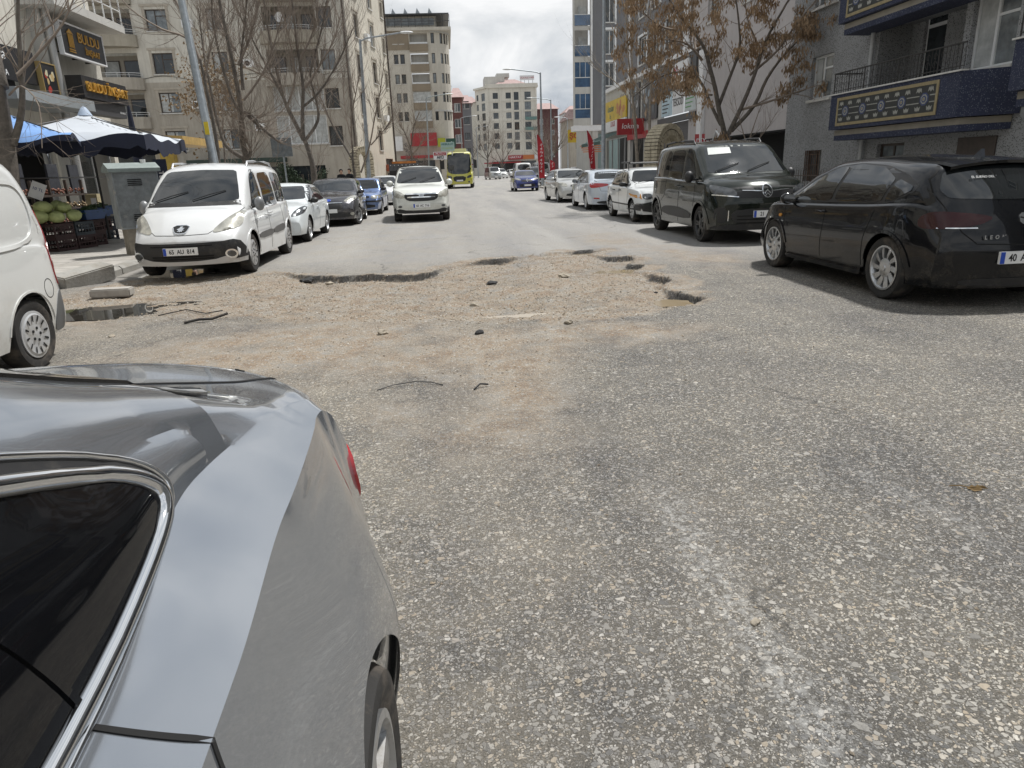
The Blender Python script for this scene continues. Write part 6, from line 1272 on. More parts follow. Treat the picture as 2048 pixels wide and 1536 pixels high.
F.part('canopy', MB().add([(.3, -.05, 4.15), (8.0, -.05, 4.15), (8.0, -2.2, 3.35), (.3, -2.2, 3.35), (.3, -2.2, 3.1), (8.0, -2.2, 3.1)], [(0, 1, 2, 3), (3, 2, 5, 4)]), mat('green_canvas', (.012, .05, .042), .7, noise=(3, .2)), parent=aw); F.part('arm', MB().tube([(.4, -.1, 3.6), (.4, -2.15, 3.3)], .03, 5).tube([(7.9, -.1, 3.6), (7.9, -2.15, 3.3)], .03, 5), M_WRAIL, parent=aw)
for k, (u0, u1) in enumerate(((8.8, 11.4), (12.2, 15.8))):
    w = board('photo_poster', ['dark photo poster left of the poster column', 'dark photo poster beside the grey fascia'][k], u0, u1, 4.4, 7.1, -.06, M_SIGNG, None, F, d=.06)
    for j in range(16): random.seed(80 + 20 * k + j); u, z = random.uniform(u0 + .4, u1 - .4), random.uniform(4.7, 6.8); F.part('print', MB().add([(u + .38 * math.cos(a) * random.uniform(.4, 1.0), -.123 - .001 * j, z + .42 * math.sin(a) * random.uniform(.4, 1.0)) for a in np.linspace(0, 5.5, 8)], [tuple(range(8))]), mat('photo%d' % (j % 4), [(.25, .32, .38), (.45, .45, .46), (.35, .22, .12), (.08, .09, .10)][j % 4], .5), parent=w)
w = thing('projecting_red_sign', 'small red projecting sign with white letters on the shop terrace', 'sign', (13.2, 50.5, 3.6)); MB().box(12.0, 13.9, 50.4, 50.6, 3.55, 4.6).build('panel', M_SIGNR, w); text('lokma', .5, M_WLET, w, T(12.9, 50.38, 4.1), shear=.15)
F.box('red_band', 8.6, 15.8, -.25, -.01, 3.3, 3.75, M_SIGNR)
w = thing('red_banner', 'red banner with white letters over the passage', 'banner', (13.6, 37.5, 3.0))
Bn = T(13.6, 39.0, 3.0, -math.pi / 2 + .5); MB().add([(0, 0, -.75), (.9, .05, -.80), (1.8, 0, -.72), (1.8, 0, .05), (.9, .05, -.02), (0, 0, .0)], [(0, 1, 4, 5), (1, 2, 3, 4)]).build('cloth', M_SIGNR, w, Bn); text('DİYARIM', .38, M_WLET, w, Bn @ Matrix.Translation((.9, -.02, -.38)))
w = thing('shop_sign_yellow', 'yellow shop sign with red letters projecting beyond the red flag', 'sign', (17.2, 96, 5)); MB().box(16.2, 18.4, 95.9, 96.1, 4.6, 6.2).build('panel', mat('sign_yellow', (.55, .38, .03)), w); text('ŞOK', .9, mat('red_letters', (.4, .03, .05)), w, T(17.3, 95.88, 5.4), bold=.02)

# --- near right house with pebble-dash walls and blue mosaic balconies
def pebble(name, a, b_, dens, sc_):
    m = bpy.data.materials.new(name); m.use_nodes = True; nt = m.node_tree; bs = nt.nodes['Principled BSDF']; bs.inputs['Roughness'].default_value = .85
    co = nd(nt, 'ShaderNodeTexCoord').outputs['Object']; n0 = nd(nt, 'ShaderNodeTexNoise', {'Vector': co, 'Scale': sc_ * 1.5, 'Detail': 1}); vm = nd(nt, 'ShaderNodeVectorMath', operation='MULTIPLY_ADD'); nt.links.new(n0.outputs['Color'], vm.inputs[0]); vm.inputs[1].default_value = (.03,) * 3; nt.links.new(co, vm.inputs[2])
    v = nd(nt, 'ShaderNodeTexVoronoi', {'Vector': vm.outputs[0], 'Scale': sc_}, voronoi_dimensions='3D'); s_ = nd(nt, 'ShaderNodeSeparateColor', {0: v.outputs['Color']})
    k = mth(nt, 'MULTIPLY', mth(nt, 'GREATER_THAN', s_.outputs[0], 1 - dens), ramp(nt, v.outputs['Distance'], [(.32, 1), (.45, 0)]))
    bg = nd(nt, 'ShaderNodeTexNoise', {'Vector': co, 'Scale': .7, 'Detail': 6, 'Roughness': .65}); base = mixc(nt, .7, a, ramp(nt, bg.outputs[0], [(.3, (.72, .72, .70)), (.7, (1.2, 1.2, 1.2))]), 'MULTIPLY')
    nt.links.new(mixc(nt, k, base, mixc(nt, s_.outputs[1], b_, tuple(x * .5 for x in b_))), bs.inputs['Base Color'])
    bp = nd(nt, 'ShaderNodeBump', {'Height': k, 'Strength': .4, 'Distance': .01}); nt.links.new(bp.outputs[0], bs.inputs['Normal']); return m
M_PEB = pebble('pebble_dash', (.29, .295, .30), (.06, .06, .06), .55, 30); M_MOS = pebble('blue_mosaic', (.024, .030, .062), (.17, .19, .23), .34, 40)
t = thing('pebble_dash_house', 'grey pebble-dash house with blue ornamented balconies at right', 'building', (13, 18, 0))
F = Fac(t, (13, 27.1), -math.pi / 2, 5.6, 10.5, M_PEB, 0)          # u = 27.1 - Y
F.win(1.66, 3.5, 1.42, 1.38, 5, M_FW, curtain=.3); F.win(1.5, 6.45, 1.5, 1.4, 5, M_FW); F.win(1.75, .75, 1.1, 1.05, 2, M_FB, sill=False); F.done()
gr = MB()
for k in range(8): gr.box(1.8 + k * .14, 1.82 + k * .14, -.06, -.04, .75, 1.8)
for z in (.95, 1.3, 1.65): gr.box(1.78, 2.84, -.058, -.042, z, z + .02)
F.part('window_grille', gr, mat('rusty_bars', (.10, .06, .04), .8, noise=(10, .4)))
En = Fac(t, (13, 27.12), 0, 9, 10.5, M_PEB); En.m = M_PEB
MB().add([(13, 27.1, 0), (22, 27.1, 0), (22, 27.1, 10.5), (13, 27.1, 10.5)], [(0, 3, 2, 1)]).build('end_wall', M_PEB, t)
F.part('downpipe', MB().tube([(5.45, -.12, 0), (5.45, -.12, 10)], .06, 10), mat('pipe_white', (.42, .43, .43), .5, noise=(5, .2)), 50)
# recessed loggia bay between Y 16.4 and 21.5
Lg = Fac(t, (14.0, 21.5), -math.pi / 2, 3.6, 10.5, M_PEB)
Lg.hole(.55, 3.35, .95, 2.15); Lg.hole(2.5, 3.35, .7, 2.15); Lg.hole(.55, 6.4, .95, 2.1)
for (u, z) in ((.55, 3.35), (2.5, 3.35)):
    wd = .95 if u < 1 else .7
    d = Lg.box('balcony_door', u, u + wd, .1, .16, z, z + 2.15, M_FW); Lg.box('door_glass', u + .1, u + wd - .1, .07, .098, z + .12, z + 1.62, M_PANE, d); Lg.box('fanlight', u + .1, u + wd - .1, .07, .098, z + 1.72, z + 2.05, M_PANE, d)
Lg.done('loggia_wall')
MB().add([(13, 21.5, 2.2), (14, 21.5, 2.2), (14, 21.5, 10.5), (13, 21.5, 10.5)], [(0, 1, 2, 3)]).build('loggia_side', M_PEB, t); MB().add([(13, 17.9, 2.2), (14, 17.9, 2.2), (14, 17.9, 10.5), (13, 17.9, 10.5)], [(0, 1, 2, 3)]).build('loggia_side', M_PEB, t)
Rw = Fac(t, (13, 17.9), -math.pi / 2, 7.9, 10.5, M_PEB); Rw.win(.25, 3.45, 1.5, 1.65, 5, M_FW, curtain=.5); Rw.win(.25, 6.5, 1.5, 1.6, 5, M_FW); Rw.win(3.6, 3.45, 1.2, 1.5, 5, M_FW); Rw.done('right_wall')
Bs = Fac(t, (13.0, 21.5), -math.pi / 2, 3.6, 2.2, M_PEB); Bs.win(.5, 1.45, 1.3, .42, 2, M_FB, sill=False); Bs.done('basement_wall'); Rw.box('basement_window', .4, 1.7, -.03, -.01, 1.45, 1.9, M_FB)
MB().box(13.0, 14.0, 17.9, 21.5, 2.18, 2.3).build('loggia_floor', M_PEB, t); MB().box(13, 14, 17.9, 21.5, 5.2, 5.35).build('loggia_ceiling', M_PEB, t)
MB().add([(13, 27.1, 10.5), (22, 27.1, 10.5), (22, 10, 10.5), (13, 10, 10.5)], [(0, 1, 2, 3)]).build('flat_roof', M_PEB, t)
def mosaic_balcony(y0, y1, z, pat=True, rl=True):
    """y0 far end, y1 near end; outer face at X=12, splayed near end"""
    L = y0 - y1; M = T(12.0, y0, z, -math.pi / 2); b = MB()
    q = [(0, 0), (L, 0), (L + .75, .98), (-.15, .98)]
    b.add([(u, v, 0) for u, v in q] + [(u, v, 1.0) for u, v in q], [(0, 1, 5, 4), (1, 2, 6, 5), (3, 0, 4, 7), (0, 3, 2, 1), (4, 5, 6, 7)])
    o = b.build('balcony', M_MOS, t, M)
    b = MB(); q2 = [(.12, .14), (L - .05, .14), (L + .55, .98), (0, .98)]
    b.add([(u, v, -.02) for u, v in q2] + [(u, v, -.17) for u, v in q2], [(0, 1, 5, 4), (1, 2, 6, 5), (3, 0, 4, 7), (4, 5, 6, 7)]); b.build('balcony_base', mat('balcony_base_render', (.24, .22, .18), .9, noise=(2, .15)), o, M)  # recessed ledge under the balcony in plain grey-brown render
    b = MB(); b.add([(u, v, -.17) for u, v in q2] + [(u, v, -.32) for u, v in q2], [(0, 1, 5, 4), (1, 2, 6, 5), (3, 0, 4, 7), (4, 5, 6, 7)]); b.build('balcony_band', M_MOS, o, M)
    MB().box(-.05, L + .05, -.05, .14, 1.0, 1.035).build('coping', M_SILL, o, M)
    if pat:
        G = mat('ornament_gold', (.27, .22, .12), .6, noise=(8, .2)); K_ = mat('ornament_black', (.03, .032, .03), .6, noise=(8, .3)); Wt = mat('ornament_white', (.30, .30, .27), .6, noise=(8, .15)); Bl = mat('ornament_blue', (.045, .065, .15), .6)
        a, c = .45, L - .75; b = MB(); b.box(a, c, -.012, -.001, .14, .86).build('ornament_panel', K_, o, M)
        b = MB(); b.box(a - .04, c + .04, -.022, -.002, .82, .90).box(a - .04, c + .04, -.022, -.002, .10, .18).box(a - .04, a + .04, -.022, -.002, .18, .82).box(c - .04, c + .04, -.022, -.002, .18, .82).build('ornament_border', G, o, M)
        n = 5
        for k in range(n):
            u = a + (c - a) * (k + .5) / n
            for (r_, m_, y) in ((.16, Bl, -.018), (.12, Wt, -.022), (.085, Bl, -.026), (.05, Wt, -.030)):
                MB().add([(u + r_ * math.cos(w_) * 1.1, y, .5 + r_ * math.sin(w_)) for w_ in [math.pi / 8 + i * math.pi / 4 for i in range(8)]], [tuple(range(8))]).build('medallion', m_, o, M)
            MB().box(u - .012, u + .012, -.034, -.031, .46, .54).box(u - .04, u + .04, -.034, -.031, .49, .51).build('medallion_cross', G, o, M)
            b = MB()
            du = (c - a) / n
            for s_ in (-1, 1):
                for zz2 in (.42, .58): MB().box(u + s_ * (.2 if s_ > 0 else du / 2), u + s_ * (du / 2 if s_ > 0 else .2), -.017, -.0125, zz2 - .012, zz2 + .012).build('ornament_line', Wt, o, M)
            for s_ in (-.5, .5):
                for zc, sg in ((.72, 1), (.28, -1)):
                    uc = u + s_ * du * .5
                    MB().add([(uc + p * .9, -.02, zc + sg * r_) for p, r_ in ((0, -.07), (.05, -.02), (.12, -.06), (.10, .03), (.05, .06), (.03, .02), (0, .07), (-.03, .02), (-.05, .06), (-.10, .03), (-.12, -.06), (-.05, -.02))], [tuple(range(12))]).build('ornament_tulip', Wt, o, M)
    if rl:
        b = MB(); b.tube([(.05, .05, 1.62), (L - .02, .05, 1.62)], .02, 6).tube([(.05, .05, 1.12), (L - .02, .05, 1.12)], .012, 5); n = int(L / .13)
        for k in range(n + 1): u = .05 + (L - .07) * k / n; b.tube([(u, .05, 1.035), (u, .05, 1.62)], .008 if k % 6 else .018, 5)
        rng_ = random.Random(3)
        for k in range(0, n, 2):
            u = .05 + (L - .07) * (k + 1) / n
            for zc, r_ in ((1.27, .075), (1.46, .06)): b.tube([(u + r_ * math.cos(w_), .05, zc + r_ * math.sin(w_)) for w_ in np.linspace(0, 5.2, 10)], .007, 4)
        b.tube([(.05, .05, 1.62), (.0, .95, 1.62)], .02, 6).build('railing', mat('wrought_iron', (.03, .028, .026), .6, noise=(10, .3)), o, M)
    return o
mosaic_balcony(22.1, 16.4, 2.35); mosaic_balcony(22.1, 16.4, 5.35, True, False); mosaic_balcony(14.9, 10.5, 2.75, False, True)
# low iron fence in front of the house
t = thing('iron_fence', 'low black iron fence along the pebble-dash house', 'fence', (11.6, 24, 0)); b = MB()
b.tube([(11.6, 29.5, 1.0), (11.6, 19, 1.0)], .015, 5).tube([(11.6, 29.5, .3), (11.6, 19, .3)], .015, 5).build('rail', M_FB, t)
for k in range(66): y = 29.4 - k * .16; MB().tube([(11.6, y, .15), (11.6, y, 1.15), (11.6, y, 1.24)], [.011, .011, .001], 4).build('bar', M_FB, t)
# dull house closing the right side behind the camera line (seen in reflections)
slab('opposite_house', 'plain grey house beyond the right edge of view', 13.5, 9.5, 16, 16.5, M_PEB, 5, 5, M_FW, None, -math.pi / 2, z1=1.2)
slab('left_near_house', 'cream house beyond the left edge of view', -12.8, -12, 20, 17, M_CREAM, 5, 6, M_FB, None, math.pi / 2, z1=1.4)
# ---------------------------------------------------------------- pavements and kerbs
M_PAVE = mat('pavement_concrete', (.36, .34, .31), .85, noise=(2.5, .2), bump=(18, .3), dirt=((.20, .18, .15), 1.3, .5, .75)); M_KERB = mat('kerb_stone', (.30, .29, .265), .85, noise=(6, .25), bump=(25, .4), dirt=((.16, .14, .11), 3, .5, .75))
def pavement(name, label, x0, x1, ya, yb):
    o = MB().box(x0, x1, ya, yb, -.05, .14).build(name, M_PAVE); return tag(o, label, kind='structure')
pl = pavement('left_pavement', 'left pavement of worn concrete slabs', -60, -6.12, -15, 170); pr = pavement('right_pavement', 'right pavement in front of the houses', 7.35, 60, -15, 58)
kz = {}
def kerb(par, x0, x1, y, jit=0):
    random.seed(int(y * 10)); a = random.uniform(-.012, .012) * (1 + jit); h = .15 + random.uniform(-.012, .008)
    b = MB(); p = [(0, -.05), (.22, -.05), (.22, h), (.05, h), (0, h - .05)]
    if x0 > 0: p = [(.22 - u, v) for u, v in p][::-1]
    b.prism([(v[0], v[1]) for v in p], .01, .97); me = b.mesh('kerb_stone', M_KERB)
    sx = -1 if x0 < 0 else 1
    put(bpy.data.objects.new('kerb_stone', me), par, T(x0 - .0 if x0 > 0 else x0, y, 0, a) @ (Matrix.Scale(-1, 4, (1, 0, 0)) if x0 < 0 else Matrix.Identity(4)))
for k in range(46):
    y = 4.0 + k
    if y in (10.0, 11.0): continue
    kerb(pl, -5.9, 0, y)
for k in range(30): kerb(pr, 7.35, 0, 6 + k)
# pavement slab joints near the stall
for k in range(14):
    MB().box(-12.4, -6.13, 9 + k * 1.0, 9.012 + k * 1.0, .1405, .1425).build('slab_joint', M_KERB, pl)
for k in range(6): MB().box(-12.3 + k, -12.288 + k, 9, 23, .1405, .1422).build('slab_joint', M_KERB, pl)
def loose_block(label, x, y, z, sz, rz, tx, ty, m):
    bm = bmesh.new(); bmesh.ops.create_cube(bm, size=1)
    for v in bm.verts: v.co = Vector((v.co.x * sz[0], v.co.y * sz[1], v.co.z * sz[2]))
    bmesh.ops.bevel(bm, geom=bm.edges, offset=.018, segments=2, affect='EDGES')
    me = bpy.data.meshes.new('kerb_block'); bm.to_mesh(me); bm.free(); me.materials.append(m)
    tag(put(bpy.data.objects.new('kerb_block', me), None, T(x, y, z, rz) @ Matrix.Rotation(tx, 4, 'X') @ Matrix.Rotation(ty, 4, 'Y')), label, 'kerb block')
loose_block('broken kerb stone tilted out of line beside the pavement', -5.95, 11.75, .12, (.30, .95, .26), -.42, .10, .18, M_KERB)
loose_block('flat loose concrete block lying by the puddle', -4.90, 10.35, .06, (.52, .30, .12), .18, -.03, .02, mat('block_concrete', (.34, .32, .29), .85, noise=(8, .2)))
tag(MB().add([(-5.95, 9.9, .16), (-5.65, 9.75, .17), (-5.6, 9.8, .5), (-5.8, 9.95, .42), (-6.0, 10.0, .35)], [(0, 1, 2, 3, 4)]).add([(-5.9, 9.85, .14), (-5.5, 9.7, .15), (-5.5, 9.85, .17), (-5.85, 10.0, .16)], [(0, 1, 2, 3)]).build('red_bag', mat('red_plastic_bag', (.5, .03, .02), .4)), 'crumpled red plastic bag at the kerb behind the white van', 'bag')

# ---------------------------------------------------------------- trees
def AT(px, py, Y):
    d = fw + rt * ((px - 1024) / FPX) + uu * ((768 - py) / FPX); return Vector((0, 0, H)) + d * (Y / d.y)
M_BARK = mat('bark', (.115, .10, .085), .9, noise=(9, .35), bump=(25, .7)); M_BARKP = mat('pale_bark', (.26, .225, .185), .9, noise=(9, .3), bump=(25, .5)); M_TWIG = mat('twig', (.21, .172, .14), .9, noise=(3, .3))
def grow(b, p, d, L, r, depth, rg, up_, ends, nseg=5, curl=.25, kids=(2, 4), n=5, spread=.8):
    pts = [p]; rads = [r]
    for k in range(nseg):
        d = (d + Vector((rg.gauss(0, curl), rg.gauss(0, curl), rg.gauss(0, curl) + up_)) * .35).normalized()
        p = p + d * (L / nseg); pts.append(p); rads.append(r * (1 - .82 * (k + 1) / nseg))
    b.tube(pts, rads, n, cap=False)
    if depth <= 0: ends.append((pts[-1], d)); return
    for k in range(rg.randint(*kids)):
        t = rg.uniform(.25, .98); i = min(int(t * nseg), nseg - 1); q = pts[i] + (pts[i + 1] - pts[i]) * (t * nseg - i)
        ax = Vector((rg.gauss(0, 1), rg.gauss(0, 1), rg.gauss(0, .6))).normalized(); nd_ = (d + ax * spread).normalized()
        grow(b, q, nd_, L * rg.uniform(.45, .75), max(rads[i] * .6, .003), depth - 1, rg, up_, ends, max(3, nseg - 1), curl, kids, max(3, n - 1), spread)
    ends.append((pts[-1], d))
def tree(name, label, limbs, seed, Y, shoots=(10, 2.0, .022), depth=2, up_=.35, bark=None, jitter=.5, kids=(2, 4), spread=.8, twig=None, extra=None):
    """limbs: [(parent radius, [(px,py),...])] drawn in the plane Y then given depth; the first one is the trunk down to the ground"""
    rg = random.Random(seed); base = AT(*limbs[0][1][0], Y); t = thing(name, label, 'tree', (base.x, Y, .1))
    tb, cb, ends = MB(), MB(), []
    for li, (r, pix) in enumerate(limbs):
        pts = [AT(x, y, Y) for x, y in pix]
        if li == 0: pts = [Vector((pts[0].x + (pts[0].x - pts[1].x) * .1, Y, .05))] + pts
        off = rg.uniform(-1, 1) * jitter if li else 0
        for i, p in enumerate(pts):
            if li: p.y += off * (i / max(1, len(pts) - 1)) * 1.6; p.x += rg.gauss(0, .02)
        # resample smooth
        q = [pts[0]]
        for a, c in zip(pts[:-1], pts[1:]):
            for k in (1, 2, 3): q.append(a.lerp(c, k / 3) + Vector((rg.gauss(0, .012), rg.gauss(0, .02), rg.gauss(0, .01))))
        for _ in range(2): q = [q[0]] + [(q[i - 1] + q[i] * 2 + q[i + 1]) / 4 for i in range(1, len(q) - 1)] + [q[-1]]
        r *= .72 if li else .85; n = len(q); rr = [r * (1 - (.55 if li == 0 else .72) * i / (n - 1)) for i in range(n)]
        if li == 0: rr[0] *= 1.25
        (tb if li == 0 or r > .06 else cb).tube(q, rr, 10 if r > .05 else 6, cap=True)
        ns, Ls, rs = shoots
        for k in range(int(ns * (1.0 if li else .35))):
            f = rg.uniform(.25, 1.0); i = min(int(f * (n - 1)), n - 2); dr = (q[i + 1] - q[i]).normalized()
            ax = Vector((rg.gauss(0, 1), rg.gauss(0, 1), rg.gauss(.2, .6))).normalized()
            grow(cb, q[i], (dr + ax * spread).normalized(), Ls * rg.uniform(.5, 1.1), min(rs, rr[i] * .6), depth, rg, up_, ends, 6, .25, kids, 5, spread)
    tb.build('trunk', bark or M_BARK, t, smooth=60); co = cb.build('crown', twig or M_TWIG, t, smooth=60); co['kind'] = 'stuff'
    return t, ends
# large trunk at the left edge
tree('street_tree', 'thick bare street tree at the left edge beside the parasols', [(.36, [(14, 400), (10, 300), (-8, 165)]), (.20, [(0, 175), (-40, 60), (-80, -80)]), (.10, [(24, 290), (44, 225), (34, 150), (24, 20), (20, -60)]), (.05, [(34, 150), (58, 110), (105, 40), (125, -40)]), (.035, [(46, 120), (90, 78), (160, 55), (205, 5)]), (.028, [(20, 190), (70, 170), (130, 215), (152, 300)])], 5, 15, (9, 1.5, .013), depth=2, up_=.1, jitter=.9, kids=(1, 3))
tree('street_tree', 'bare forked tree right behind the white people carrier', [(.24, [(487, 400), (490, 340), (494, 312)]), (.17, [(494, 318), (486, 280), (490, 230), (484, 170), (470, 90), (452, 0), (445, -60)]), (.13, [(490, 318), (455, 300), (436, 275), (420, 230), (402, 160), (385, 90), (370, 0)]), (.11, [(498, 315), (508, 300), (490, 270)]), (.12, [(493, 230), (530, 270), (545, 285)]), (.09, [(490, 225), (520, 235), (540, 270)]), (.11, [(484, 230), (465, 200), (440, 120), (425, 50), (420, -40)]), (.10, [(486, 180), (478, 120), (488, 60), (492, -30)]), (.08, [(470, 100), (440, 60), (410, 0)]), (.08, [(478, 130), (500, 80), (515, 20), (530, -50)]), (.07, [(488, 200), (520, 150), (540, 90), (560, 0)])], 21, 31, (26, 2.4, .015), depth=2, up_=.5, jitter=1.0)
tree('street_tree', 'spreading bare tree leaning left behind the white saloon', [(.23, [(630, 420), (630, 345), (618, 300), (605, 272)]), (.15, [(608, 280), (590, 245), (575, 220), (560, 170), (545, 110), (530, 40), (520, -40)]), (.14, [(606, 275), (606, 220), (612, 170), (600, 110), (595, 30), (590, -50)]), (.11, [(610, 280), (640, 240), (632, 200), (612, 150), (640, 60), (650, -20)]), (.10, [(590, 245), (570, 200), (535, 130), (500, 60), (470, 0)]), (.09, [(606, 215), (640, 190), (680, 130), (710, 60)]), (.08, [(575, 210), (600, 160), (590, 80), (570, 0)]), (.08, [(612, 175), (640, 120), (660, 70), (675, 0)]), (.08, [(560, 175), (530, 150), (480, 130), (430, 110)]), (.07, [(600, 120), (625, 60), (630, 0)])], 33, 36, (30, 2.5, .015), depth=2, up_=.55, jitter=1.2)
tree('street_tree', 'slim bare tree beside the left stone arch', [(.14, [(712, 420), (712, 365), (705, 320), (705, 290)]), (.09, [(705, 320), (680, 280), (655, 240), (640, 200), (625, 170)]), (.08, [(705, 295), (702, 240), (712, 190), (720, 150)]), (.08, [(722, 345), (742, 290), (752, 230), (765, 180), (775, 120)]), (.06, [(705, 290), (690, 230), (680, 170), (690, 110)]), (.06, [(742, 290), (770, 260), (790, 230)])], 47, 44, (20, 2.3, .017), depth=2, up_=.4, jitter=1.0)
tree('street_tree', 'thin leaning tree just right of the tall lamp post', [(.10, [(440, 400), (436, 300), (425, 230), (400, 120)]), (.06, [(400, 120), (375, 70), (320, 60), (240, 10), (220, -30)]), (.06, [(400, 125), (380, 60), (350, 0), (330, -40)]), (.05, [(410, 160), (415, 100), (440, 20)])], 59, 24, (12, 1.7, .012), depth=2, up_=.2, jitter=.8)
tree('street_tree', 'small bare tree in front of the red shop boards', [(.15, [(830, 395), (824, 330), (822, 290)]), (.10, [(822, 300), (812, 270), (800, 250)]), (.10, [(822, 290), (828, 250), (838, 230)]), (.08, [(824, 310), (850, 280), (860, 260)])], 61, 78, (18, 3.0, .026), depth=2, up_=.3, jitter=2)
for k, (x, y0, Y, lb) in enumerate(((975, 350, 150, 'wide bare tree in front of the cream corner block'), (1005, 350, 165, 'second bare tree before the cream corner block'), (1098, 350, 100, 'bare tree right of the tall right lamp'), (940, 350, 160, 'bare tree near the minibus roof'))):
    h = 95 if k == 0 else 70
    tree('street_tree', lb, [(.22, [(x, y0), (x, y0 - h * .35), (x + 1, y0 - h * .45)]), (.13, [(x, y0 - h * .35), (x - 14, y0 - h * .7), (x - 24, y0 - h)]), (.13, [(x, y0 - h * .4), (x + 3, y0 - h * .75), (x - 2, y0 - h * 1.1)]), (.12, [(x, y0 - h * .35), (x + 14, y0 - h * .7), (x + 22, y0 - h * .95)]), (.10, [(x, y0 - h * .3), (x - 20, y0 - h * .5), (x - 36, y0 - h * .7)])], 70 + k, Y, (16, 4.5, .04), depth=2, up_=.3, jitter=4)
# withered leafy shrub behind the pole and a hedge
M_DRY = mat('withered_leaves', (.20, .135, .07), .9, noise=(2, .3)); M_HEDGE = mat('hedge_leaves', (.022, .04, .018), .8, noise=(2, .4)); M_SEED = mat('brown_seed_clusters', (.25, .17, .10), .85, noise=(1.5, .4))
def leaves(name, m, par, pts, n, rad, size, rg, droop=.0, asp=.35):
    vs = []; fs = []
    for (p, _) in pts:
        for k in range(n):
            c = p + Vector((rg.gauss(0, rad), rg.gauss(0, rad), rg.gauss(0, rad * .8) - droop * rad)); a = rg.uniform(0, 6.28); s = size * rg.uniform(.6, 1.3)
            dn = Vector((math.cos(a) * .35, math.sin(a) * .35, -1)).normalized() if droop else Vector((rg.gauss(0, 1), rg.gauss(0, 1), rg.gauss(0, 1))).normalized()
            sd_ = dn.cross(Vector((rg.gauss(0, 1), rg.gauss(0, 1), .2))).normalized() * s * asp; i = len(vs)
            vs += [c, c + dn * s * .5 + sd_, c + dn * s, c + dn * s * .5 - sd_]; fs.append((i, i + 1, i + 2, i + 3))
    me = bpy.data.meshes.new(name); me.from_pydata([tuple(v) for v in vs], [], fs); me.materials.append(m); o = put(bpy.data.objects.new(name, me), par); o['kind'] = 'stuff'; return o
rg = random.Random(4)
t, e = tree('withered_tree', 'young tree with withered brown leaves behind the lamp post', [(.10, [(452, 400), (450, 320), (445, 260)]), (.06, [(448, 280), (425, 230), (405, 190)]), (.06, [(446, 265), (450, 220), (440, 170)]), (.05, [(448, 290), (475, 240), (490, 200)]), (.05, [(447, 270), (400, 250), (375, 220)])], 81, 46, (8, 2.0, .02), depth=2, up_=.2, jitter=1.0)
leaves('foliage', M_DRY, t, rg.sample(e, min(len(e), 420)), 5, .16, .16, rg)
def hedge(name, label, x0, x1, y0, y1, h, n, seed, m=None):
    rg = random.Random(seed); t = thing(name, label, 'hedge', ((x0 + x1) / 2, (y0 + y1) / 2, .1)); pts = []
    for k in range(n):
        u, v, w_ = rg.random(), rg.random(), rg.random() ** .7
        x = x0 + (x1 - x0) * u; pts.append((Vector((x, y0 + (y1 - y0) * v, .15 + h * w_ * (.75 + .25 * math.sin(x * 2.3 + seed)))), None))
    leaves('foliage', m or M_HEDGE, t, pts, 10, .10, .10, rg); b = MB()
    for k in range(14): x = x0 + (x1 - x0) * k / 13; b.tube([(x, (y0 + y1) / 2, .1), (x + rg.gauss(0, .1), (y0 + y1) / 2, h * .8)], .015, 4)
    o = b.build('stems', M_TWIG, t); o['kind'] = 'stuff'
hedge('hedge', 'dark evergreen bush between the bare trees behind the white saloon', -8.9, -6.6, 39, 40.2, 2.1, 700, 3)
hedge('shrub', 'dry purple brown shrub between the two left apartment blocks', -4.4, -2.2, 80, 82, 4.5, 500, 5, mat('dry_shrub', (.12, .10, .09), .9, noise=(2, .4)))
hedge('conifer', 'dark conifer between the minibus and the cream wing', 2.6, 4.6, 150, 151, 6.5, 500, 7)
# brown seed-bearing tree on the right
rg = random.Random(9)
t, e = tree('seed_tree', 'leafless tree hung with brown seed clusters over the green carrier', [(.20, [(1455, 400), (1455, 330), (1453, 268)]), (.13, [(1450, 275), (1432, 215), (1424, 180), (1405, 120), (1392, 95), (1352, 55), (1320, 20), (1300, -20)]), (.12, [(1456, 270), (1480, 215), (1500, 150), (1515, 90), (1545, 30), (1570, -20)]), (.11, [(1462, 262), (1510, 210), (1525, 160), (1570, 100), (1598, 75)]), (.09, [(1440, 250), (1425, 215), (1405, 150), (1370, 138), (1320, 150), (1275, 190)]), (.09, [(1440, 210), (1455, 150), (1470, 100), (1455, 40), (1440, -20)]), (.07, [(1405, 120), (1370, 90), (1330, 85), (1270, 90)]), (.07, [(1500, 150), (1540, 110), (1560, 60), (1590, 10)]), (.07, [(1480, 220), (1540, 200), (1590, 180)]), (.06, [(1392, 100), (1400, 50), (1420, 0)]), (.06, [(1515, 90), (1490, 40), (1480, -20)]), (.06, [(1352, 60), (1310, 60), (1270, 40)]), (.05, [(1424, 190), (1380, 190), (1340, 200), (1315, 175)])], 95, 26, (9, 1.5, .016), depth=1, up_=.05, bark=M_BARK, jitter=1.1, kids=(1, 3))
leaves('seed_clusters', M_SEED, t, rg.sample(e, min(len(e), 240)), 58, .11, .15, rg, droop=.9, asp=.15)
tree('street_tree', 'tall slim bare tree beside the right lamp post', [(.15, [(1277, 400), (1275, 330), (1270, 240), (1262, 150)]), (.08, [(1266, 200), (1250, 100), (1245, 0), (1240, -40)]), (.08, [(1264, 170), (1268, 80), (1272, -20)]), (.05, [(1268, 220), (1240, 165), (1200, 140), (1180, 120)]), (.05, [(1266, 190), (1310, 150), (1330, 100)])], 101, 38, (14, 2.8, .018), depth=1, up_=.5, bark=M_BARKP, twig=M_BARKP, jitter=.8)
